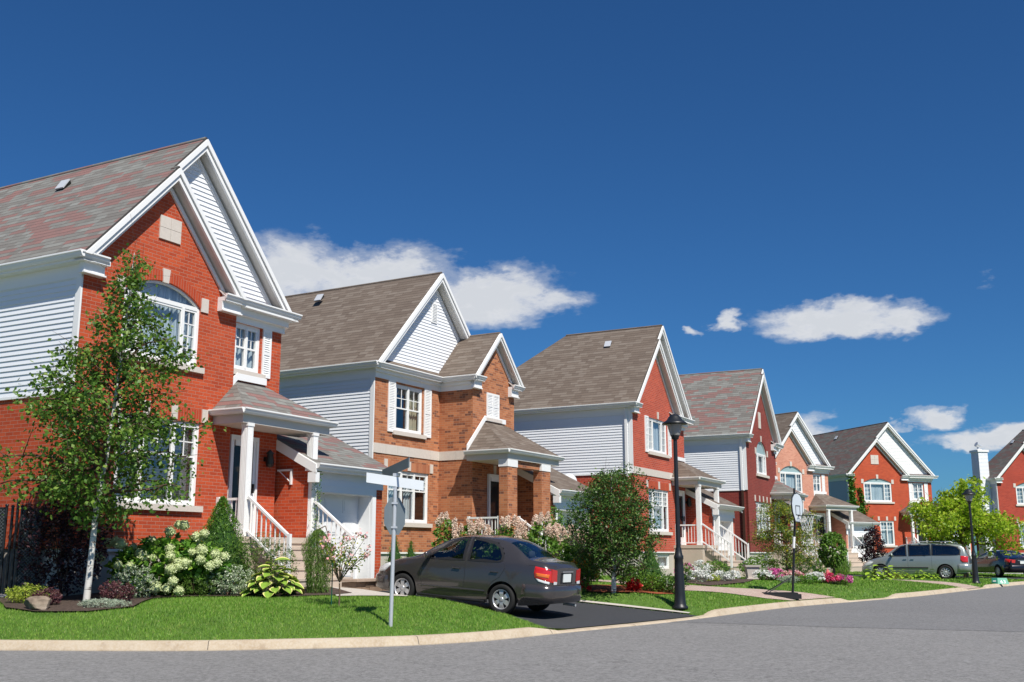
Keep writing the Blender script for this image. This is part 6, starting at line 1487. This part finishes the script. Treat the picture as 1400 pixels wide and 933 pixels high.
# --- dark car, half hidden by the lamp post and the locust tree
dk=Car(4.55,top=[(0,.60),(.08,.70),(.4,.82),(.9,.93),(1.15,.99),(1.6,1.22),(2.0,1.38),(2.5,1.435),(3.0,1.41),(3.4,1.32),(3.85,1.12),(4.1,1.08),(4.45,1.04),(4.55,.95)],belt=[(0,.54),(.3,.72),(.9,.85),(2.2,.93),(3.4,.97),(4.2,.96),(4.55,.88)],
 wb=[(0,.58),(.1,.70),(.4,.80),(.9,.86),(3.6,.87),(4.2,.83),(4.45,.76),(4.55,.66)],wr=[(0,.46),(.5,.66),(1.15,.74),(2.0,.58),(3.0,.58),(3.4,.6),(3.85,.68),(4.55,.56)],zre=[(0,.57),(.4,.79),(.9,.9),(1.15,.96),(1.6,1.18),(2.0,1.33),(2.5,1.385),(3.0,1.36),(3.4,1.27),(3.85,1.09),(4.1,1.05),(4.55,.92)],
 sill=[(0,.24),(.4,.2),(3.9,.22),(4.55,.32)],wheels=(.9,3.55),rw=.31,arch=.365,ws=(1.2,1.9),rg=(3.2,3.8))
dx,dy=26.9,60.0; hk=Vector((-.10,.995,0))
dkc=dk.build('parked_car',(dx,dy,H(dx,dy)),math.atan2(hk.y,hk.x),'dark navy sedan with red tail lamps partly behind the far lamp post','car',M['paint_navy'],'carglass',[[(1.38,.93),(1.8,1.19),(2.1,1.32),(2.38,1.345),(2.4,.965)],[(2.5,.97),(2.5,1.34),(2.95,1.32),(3.3,1.2),(3.5,1.02)]],spokes=9)
interior(dk,dkc,[(2.3,.4,(-.36,.36)),(3.1,.42,(-.36,.36))],'seat')
for sd in (1,-1):
    b=MB(); dk.sidepatch(b,[(4.2,.97),(4.22,.80),(4.5,.76),(4.53,.92)],sd,.016); x=-dk.L/2; V=[(x-.012,sd*.64,.92),(x-.012,sd*.42,.90),(x-.012,sd*.46,.74),(x-.012,sd*.64,.76)]; b.add(V,[(0,1,2,3)]); b.build('tail_lamp',M['redlens'],dkc)
b=MB(); x=-dk.L/2; b.box(x-.02,x,-.17,.17,.70,.84); b.build('number_plate',M['plate'],dkc)
b=MB(); b.box(x-.026,x,-.3,.3,.86,.89); b.build('chrome_strip',M['chrome'],dkc)
bumper(dk,dkc,4.0,.3,.64,.055,M['paint_navy'])
# ------------------------------------------------------------------ street furniture and garden things
M['lampblack']=plain('black lamp post paint',(.012,.014,.017),.42,.15,8,spec=.5)
def streetlamp(x,y,h,label,s=1.):
    t=empty('street_lamp',(x,y,H(x,y)-.02),.3,label,'street lamp','black post top street lamps'); k=h/4.25
    b=MB(); b.lathe([(0,0),(.19,0),(.19,.05),(.155,.09),(.14,.12),(.125,.35),(.105,1.0),(.1,1.14),(.112,1.16),(.112,1.22),(.09,1.26),(.075,1.36),(.066,1.42)],n=16); b.build('lamp_base',M['lampblack'],t)
    hp=h-.62; b=MB(); b.lathe([(.056,1.38),(.047,hp-.05),(.047,hp)],n=14); b.build('lamp_pole',M['lampblack'],t)
    b=MB(); b.lathe([(.05,hp-.02),(.085,hp),(.095,hp+.05),(.115,hp+.09)],n=16); b.build('lamp_collar',M['lampblack'],t)
    b=MB(); b.lathe([(.11,hp+.08),(.15,hp+.2),(.185,hp+.34),(.195,hp+.37)],n=20); g=b.build('lamp_glass',M['lampglass'],t)
    b=MB(); b.lathe([(.0,hp+.1),(.05,hp+.1),(.05,hp+.24),(.0,hp+.28)],n=10); b.build('bulb_holder',M['galv'],g)
    b=MB(); b.lathe([(.17,hp+.345),(.30,hp+.355),(.305,hp+.375),(.25,hp+.42),(.19,hp+.46),(.15,hp+.53),(.10,hp+.58),(.03,hp+.605),(0,hp+.61)],n=24); b.build('lamp_cap',M['lampblack'],t); return t
streetlamp(3.95,25.75,4.62,'black street lamp nearest the camera in front of the red brick house')
streetlamp(20.15,47.4,4.1,'far black street lamp at the right between minivan and dark car')
# street name and stop sign seen from behind
sx,sy=-2.0,18.1; t=empty('street_sign',(sx,sy,H(sx,sy)),0,'galvanised pole with two crossed blank name blades and the grey back of an octagonal sign','sign')
b=MB(); b.tube((0,0,-.2),(.03,0,2.24),.034,.034,12); b.build('sign_pole',M['galv'],t)
b=MB(); A=1.02; P=[(.335*math.cos(math.pi/8+math.pi/4*i),.335*math.sin(math.pi/8+math.pi/4*i)) for i in range(8)]
ca,sa=math.cos(R(-28)),math.sin(R(-28)); c_,s_=math.cos(R(62)),math.sin(R(62))
def TO(x,z,d): # octagon faces down the side street
    return (.03+x*c_+d*s_*-1,-.0+x*s_+d*c_+.05,1.79+z)
b.prism(P,.004,TO); b.build('octagon_plate',M['signback'],t)
b=MB()
for z in (1.60,2.0): b.box(-.02,.08,-.045,.05,z-.015,z+.015)
b.build('sign_bracket',M['galv'],t)
def blade(cx_,cy_,z,ang,L,hh,mat,tilt=0):
    b=MB(); c,s=math.cos(ang),math.sin(ang); u=(c,s); n=(-s,c); V=[]
    for dn in (-.009,.009):
        for du,dz in ((-L/2,-hh/2),(L/2,-hh/2),(L/2,hh/2),(-L/2,hh/2)): V.append((cx_+u[0]*du+n[0]*dn,cy_+u[1]*du+n[1]*dn,z+dz+tilt*du))
    b.add(V,[(0,1,2,3),(7,6,5,4),(0,4,5,1),(1,5,6,2),(2,6,7,3),(3,7,4,0)]); return b.build('name_blade',M[mat],t)
blade(.03,-.03,2.36,R(14),.97,.165,'signblade',-.13); blade(.03,0.0,2.58,R(-55),.92,.165,'signback',.16)  # lit and shaded blade: the difference is painted by a pale and a dark material
b=MB(); b.box(0,.06,-.03,.03,2.22,2.28); b.box(.015,.045,-.02,.02,2.25,2.50); b.box(-.01,.07,-.04,.04,2.45,2.50); b.build('blade_clamp',M['galv'],t)
# basketball hoop on its stand
x,y=7.95,31.0; t=empty('basketball_hoop',(x,y,H(x,y)),R(0),'black pole basketball hoop with fan shaped backboard and white net','basketball hoop')
b=MB(); b.box(-.95,.18,-.28,.28,0,.13); b.box(-.85,.1,-.22,.22,.13,.17); b.build('base',M['blackplastic'],t)
b=MB(); b.tube((0,0,.1),(.16,0,2.0),.036,.034,10); b.tube((.16,0,2.0),(.2,0,3.1),.03,.03,10); b.tube((-.8,-.2,.12),(.03,0,.62),.014,.014,6); b.tube((-.8,.2,.12),(.03,0,.62),.014,.014,6); b.build('pole',M['black'],t)
b=MB(); b.tube((.10,0,1.4),(.13,0,1.72),.040,.040,10); b.build('height_sticker',M['white'],t)
BA=R(-37); bc,bs=math.cos(BA),math.sin(BA)
def TB(u,z,d): return (.24+u*bs*-1+d*bc, -.0+u*bc+d*bs, z)
fan=[(a,b_+.14) for a,b_ in [(-.17,2.0),(.17,2.0),(.36,2.28),(.40,2.5),(.33,2.68),(.2,2.78),(0,2.82),(-.2,2.78),(-.33,2.68),(-.40,2.5),(-.36,2.28)]]
b=MB(); b.prism(fan,.03,TB); bb=b.build('backboard',M['backboard'] if 'backboard' in M else plain('backboard',(.62,.68,.72),.35,.04,4),t)
b=MB()
for p,q_ in zip(fan,fan[1:]+fan[:1]): b.tube(TB(p[0],p[1],.015),TB(q_[0],q_[1],.015),.022,.022,6)
b.build('edge_trim',M['black'],bb)
b=MB(); sq=[(-.15,2.34),(.15,2.34),(.15,2.6),(-.15,2.6)]
for p,q_ in zip(sq,sq[1:]+sq[:1]): b.tube(TB(p[0],p[1],.036),TB(q_[0],q_[1],.036),.008,.008,5)
b.build('target_square',M['black'],bb)
b=MB(); rc=(TB(0,2.31,.28)); Pn=[(rc[0]+.21*math.cos(a),rc[1]+.21*math.sin(a),2.31) for a in np.linspace(0,2*math.pi,25)]; b.path(Pn,[.009]*25,6); b.tube(TB(0,2.31,.03),TB(0,2.31,.08),.02,.02,6); b.build('rim',M['black'],t)
b=MB()
for i in range(12):
    a=2*math.pi*i/12
    for sgn in (1,-1):
        pts=[]
        for k in range(6): f=k/5; r_=.205*(1-.45*f); aa=a+sgn*f*.9; pts.append((rc[0]+r_*math.cos(aa),rc[1]+r_*math.sin(aa),2.30-.40*f))
        b.path(pts,[.006]*6,4)
b.build('net',M['white'],t)
# field stone
def rockmesh(x,y,sx_,sy_,sz_,label,seed):
    import bmesh
    bm=bmesh.new(); bmesh.ops.create_icosphere(bm,subdivisions=4,radius=1); q=np.random.default_rng(seed); C_=q.normal(size=(9,3)); C_/=np.linalg.norm(C_,axis=1,keepdims=True); D_=q.uniform(.62,.9,9)
    for v in bm.verts:
        p=np.array(v.co)
        for c,d in zip(C_,D_):
            k=p@c
            if k>d: p=p-c*(k-d)*.92
        p+=.012*np.sin(p[[1,2,0]]*13+seed); v.co=(p[0]*sx_,p[1]*sy_,p[2]*sz_+sz_*.55)
    me=bpy.data.meshes.new('field_stone'); bm.to_mesh(me); bm.free(); me.materials.append(M['rock']); boxuv(me); o=bpy.data.objects.new('field_stone',me); COL.objects.link(o); o.location=(x,y,H(x,y)); return tag(o,label,'rock')
rockmesh(-8.15,18.85,.26,.2,.17,'brown field stone at the left end of the mulch bed',3)
# chain link fence with dark slats
fx0,fx1=-13.,-9.35; t=empty('fence',(fx0,21.45,.72),0,'black chain link fence with dark slats at the left edge','fence'); 
def _fm():
    q=NT('dark slatted chain link'); U,V,_=sep(q,q.uv()); a=q.math('FRACT',q.math('DIVIDE',q.math('ADD',U,V),.07)); c=q.math('FRACT',q.math('DIVIDE',q.math('SUBTRACT',U,V),.07)); m=q.math('MAXIMUM',q.math('GREATER_THAN',a,.86),q.math('GREATER_THAN',c,.86)); q.col(q.mix(m,(.009,.011,.011),(.10,.11,.12))); q.rough(.5); return q.mat
M['slatmesh']=_fm()
b=MB(); b.box(0,2.92,-.012,.012,.05,1.68); b.box(3.26,3.66,-.012,.012,.05,1.66); b.build('slat_mesh',M['slatmesh'],t)
for i,(a,hh) in enumerate(((0,1.7),(1.5,1.7),(2.94,1.72),(3.06,1.70),(3.16,1.82),(3.25,1.7))):
    b=MB(); b.tube((a,0,-.3),(a,0,hh),.028,.028,10); b.lathe([(0,hh+.05),(.035,hh+.03),(.035,hh)],(a,0,0),10); b.build('fence_post',M['black'],t)
b=MB(); b.tube((0,0,1.68),(2.94,0,1.68),.02,.02,8); b.tube((3.25,0,1.66),(3.66,0,1.66),.02,.02,8); b.build('top_rail',M['black'],t)
# stone urn with plants
ux,uy=8.45,38.4; t=empty('garden_urn',(ux,uy,H(ux,uy)),0,'pale stone urn planter in front of the dark red house','planter'); t.scale=(.8,.8,.85); b=MB()
def fr_(z0,h0,z1,h1): b.add([(-h0,-h0,z0),(h0,-h0,z0),(h0,h0,z0),(-h0,h0,z0),(-h1,-h1,z1),(h1,-h1,z1),(h1,h1,z1),(-h1,h1,z1)],[(0,3,2,1),(4,5,6,7),(0,1,5,4),(1,2,6,5),(2,3,7,6),(3,0,4,7)])
fr_(0,.26,.08,.26); fr_(.082,.2,.52,.28); fr_(.522,.33,.6,.35)
b.build('bowl',M['stone'],t)
P=blob(260,(0,0,.66),(.34,.34,.16),5,.4,.3); foliage(t,P,.07,'lf_mid',name='plants',seed=2); foliage(t,blob(90,(0,0,.72),(.3,.3,.12),6,.8,.3),.05,'pt_white',name='blossoms',seed=2)
# two small painted garden figures
for i,(x,y,h_,lab,mt) in enumerate([(10.95,38.9,.34,'smaller pink and white garden ornament left of the mop headed tree','pt_red'),(11.3,39.0,.42,'taller red and white garden ornament by the mop headed tree','pt_red')]):
    t=empty('garden_ornament',(x,y,H(x,y)),0,lab,'ornament'); k=h_/.4
    b=MB(); b.lathe([(0,0),(.09*k,0),(.1*k,.06*k),(.06*k,.2*k),(0,.2*k)],n=12); b.build('base',M['white'],t)
    b=MB(); b.lathe([(.065*k,.18*k),(.09*k,.24*k),(.07*k,.32*k),(.03*k,.40*k),(0,.44*k)],n=12); b.build('top',plain('ornament red',(.6,.12,.12),.5,.4,30),t)
# green sign board box by the far kerb
x,y=21.6,48.35; t=empty('sign_box',(x,y,H(x,y)+.0),R(-8),'small green wedge shaped box with white house number on the far verge','sign'); t.scale=(.72,.72,.62)
M['signgreen']=plain('green sign plastic',(.01,.30,.19),.4,.08,6); M['signgreen2']=plain('dark green plastic',(.008,.16,.11),.4,.08,6)
b=MB(); V=[(-.15,-.12,.0),(.52,-.12,.0),(.52,.3,.0),(-.15,.3,.0),(-.1,.05,.42),(.44,.05,.42),(.44,.16,.42),(-.1,.16,.42)]; b.add(V,[(0,1,5,4),(1,2,6,5),(2,3,7,6),(3,0,4,7),(4,5,6,7)]); b.build('box_body',M['signgreen'],t)
b=MB(); b.add([(-.48,-.02,.0),(-.16,-.12,.0),(-.11,.04,.43),(-.42,.1,.43)],[(0,1,2,3)]); b.add([(-.48,.0,.0),(-.16,-.09,.0),(-.11,.07,.43),(-.42,.12,.43)],[(0,1,2,3)]); b.build('side_panel',M['signgreen2'],t)
def text(parent,s,size,loc,rot,mat,name='lettering'):
    cu=bpy.data.curves.new(name,'FONT'); cu.body=s; cu.size=size; cu.extrude=.002; cu.align_x='CENTER'; o=bpy.data.objects.new(name,cu); COL.objects.link(o); dg=bpy.context.evaluated_depsgraph_get(); me=bpy.data.meshes.new_from_object(o.evaluated_get(dg)); bpy.data.objects.remove(o)
    me.materials.clear(); me.materials.append(mat); q_=bpy.data.objects.new(name,me); COL.objects.link(q_); q_.parent=parent; q_.location=loc; q_.rotation_euler=rot; return q_
sl=math.atan2(.42,.17); text(t,'63',.34,(.19,-.125+.03,.06),(sl,0,0),M['white'],'number')
b=MB(); b.box(-.40,-.22,-.055,-.045,.18,.24); b.build('arrow_mark',M['white'],t)
# satellite dish on the second house's garage side
dx_,dy_=loc2w(3,-.4,2.35)
t=empty('satellite_dish',(dx_,dy_,4.45),R(-160),'small pale grey satellite dish fixed to the siding beyond the brick porch','satellite dish'); b=MB()
b.lathe([(0,0),(.12,.012),(.24,.05),(.31,.085),(.315,.09)],n=24); b.v=[(p[0]*.95,-p[2],p[1]) for p in b.v]; b.v=[(p[0],p[1]*math.cos(.35)-p[2]*math.sin(.35),p[1]*math.sin(.35)*-1+p[2]*math.cos(.35)) for p in b.v]; b.build('dish',M['dishgrey'] if 'dishgrey' in M else plain('dish grey',(.55,.57,.6),.5,.05,5),t)
b=MB(); b.tube((0,.03,0),(0,.4,-.15),.025,.025,8); b.tube((0,.0,-.28),(0,-.36,-.05),.012,.012,6); b.box(-.04,.04,-.42,-.34,-.08,.0); b.build('arm',M['galv'],t)
# bracket on the garage side wall of the nearest house
# low stone ledge beside the first driveway
gx,gy=loc2w(1,4.7,-2.9); t=empty('stone_ledge',(gx,gy,H(gx,gy)),R(90-28.5),'low stacked stone ledge in front of the first garage','stone wall'); q=random.Random(3); b=MB(); 
for r_ in range(2):
    xx=-.1
    while xx<1.35:
        w_=q.uniform(.2,.4); b.box(xx+.008,xx+w_-.008,-.2+q.uniform(0,.03),.2,-.05+r_*.11,.05+r_*.11); xx+=w_
b.build('stacked_stones',M['ledge'] if 'ledge' in M else plain('brown ledge stone',(.26,.18,.13),.9,.3,5,bump=.4),t)
b=MB(); b.box(-.14,1.5,-.26,.22,.172,.225); b.build('coping',plain('coping stone',(.42,.32,.25),.9,.2,5,bump=.3),t)
# ------------------------------------------------------------------ light, sky, camera
Ldir=Vector((.42*.477-.66*.879,.42*.879+.66*.477,-1.0)).normalized()
sun=bpy.data.lights.new('sun','SUN'); sun.energy=5.0; sun.angle=R(.53); sun.color=(1,.95,.86)
so=bpy.data.objects.new('sun',sun); COL.objects.link(so); so.rotation_euler=Ldir.to_track_quat('-Z','Y').to_euler(); so.location=(20,-20,40)
w=bpy.data.worlds.new('World'); scn.world=w; w.use_nodes=True; nt=w.node_tree; N=nt.nodes; L=nt.links; N.clear()
class WT(NT):
    def __init__(s): s.n=N; s.l=L
t=WT()
sky=t.N('TexSky'); sky.sky_type='NISHITA'; sky.sun_disc=False; sky.sun_elevation=R(51.9); sky.sun_rotation=math.atan2(.66*.879-.42*.477,-(.42*.879+.66*.477)); sky.air_density=1.0; sky.dust_density=.15; sky.ozone_density=3.2; sky.altitude=0
bg=t.N('Background'); out=t.N('OutputWorld'); 
class _o: pass
hsv=_o(); hsv.outputs=[t.mix(1.,sky.outputs[0],(.185,.425,.68),'MULTIPLY')]
tc=t.N('TexCoord'); dirv=tc.outputs['Generated']
# clouds: a few banks of cumulus, each an ellipse of directions broken up by noise
X,Y,Z=sep(t,dirv)
az=t.math('ARCTAN2',X,Y); hz=t.math('SQRT',t.math('ADD',t.math('MULTIPLY',X,X),t.math('MULTIPLY',Y,Y))); el=t.math('ARCTAN2',Z,hz)
cb=t.N('CombineXYZ'); L.new(az,cb.inputs[0]); L.new(t.math('MULTIPLY',el,1.9),cb.inputs[1])
n1=t.noise(cb.outputs[0],15,10,.66,.3); n2=t.noise(cb.outputs[0],46,7,.65,.2)
az0,el0=az,el
def warp(scale,amt,src):
    nn=t.N('TexNoise'); nn.inputs['Scale'].default_value=scale; nn.inputs['Detail'].default_value=4; L.new(cb.outputs[0],nn.inputs['Vector']); r_,g_,b_=sep(t,nn.outputs['Color'])
    return t.math('MULTIPLY',t.math('SUBTRACT',r_,.5),amt),t.math('MULTIPLY',t.math('SUBTRACT',g_,.5),amt*.6)
for sc_,am_ in ((7,.08),(24,.042),(75,.018),(220,.006)):
    wa,we=warp(sc_,am_,None); az=t.math('ADD',az,wa); el=t.math('ADD',el,we)
def ell(a0,e0,wa,we):
    da=t.math('DIVIDE',t.math('SUBTRACT',az,a0),wa); de=t.math('DIVIDE',t.math('SUBTRACT',el,e0),we)
    return t.math('MAXIMUM',t.math('SUBTRACT',1,t.math('ADD',t.math('MULTIPLY',da,da),t.math('MULTIPLY',de,de))),0)
def px(x,y):
    cx_,cy_=(x-700)/F_PX,-(y-466.5)/F_PX; c,s=math.cos(TILT),math.sin(TILT)
    v=Vector((cx_,c-cy_*s,s+cy_*c)).normalized(); return math.atan2(v.x,v.y),math.atan2(v.z,math.hypot(v.x,v.y))
CL=[(400,375,95,62,.95),(520,385,150,52,1.),(650,405,130,42,1.),(745,412,60,20,.75),(700,430,60,16,.6),(1140,437,110,24,1.),(1210,440,70,22,.9),(1000,432,24,15,.9),(955,443,16,8,.75),(1110,585,40,30,.9),(1275,573,32,16,.95),(1235,586,14,8,.8),(1330,607,75,15,.95),(1390,598,60,16,.9),(1345,362,14,8,.33),(1345,378,14,6,.25)]
tot=None
for x,y,a,e,k in CL:
    A,E=px(x,y); q=t.math('MULTIPLY',ell(A,E,a/F_PX*1.18,e/F_PX*1.2),k); tot=q if tot is None else t.math('MAXIMUM',tot,q)
val=t.math('ADD',t.math('MULTIPLY',tot,1.05),t.math('MULTIPLY',t.math('SUBTRACT',n1,.5),1.7)); val=t.math('ADD',val,t.math('MULTIPLY',t.math('SUBTRACT',n2,.5),.5))
mask=t.math('MULTIPLY',t.ramp(val,[(.08,0),(.45,.38),(.95,1)],'EASE'),t.ramp(tot,[(0,0),(.45,1)]))
# cloud brightness: tops catch the sun, bases are greyer
low=t.math('SUBTRACT',n2,.5); lit=t.ramp(t.math('ADD',val,t.math('MULTIPLY',low,.8)),[(.3,(4.9,5.3,5.9)),(.7,(6.6,6.7,6.9)),(1.,(5.9,6.1,6.4))])
fin=t.mix(t.math('MULTIPLY',mask,.93),hsv.outputs[0],lit)
L.new(fin,bg.inputs[0]); bg.inputs[1].default_value=.1; L.new(bg.outputs[0],out.inputs[0])
cam=bpy.data.cameras.new('camera'); co=bpy.data.objects.new('camera',cam); COL.objects.link(co); scn.camera=co
cam.sensor_width=36; cam.lens=36*F_PX/1400; cam.clip_end=6000; cam.clip_start=.1
co.location=(0,0,CAMZ); co.rotation_euler=(math.pi/2+TILT,0,0)
scn.view_settings.view_transform='Standard'; scn.view_settings.look='None'; scn.view_settings.exposure=.22; scn.view_settings.gamma=1; scn.view_settings.use_curve_mapping=False
scn.render.engine='CYCLES'; scn.cycles.use_denoising=True; scn.cycles.max_bounces=6; scn.cycles.transparent_max_bounces=16; scn.cycles.caustics_reflective=False; scn.cycles.caustics_refractive=False
scn.render.resolution_x=1024; scn.render.resolution_y=682
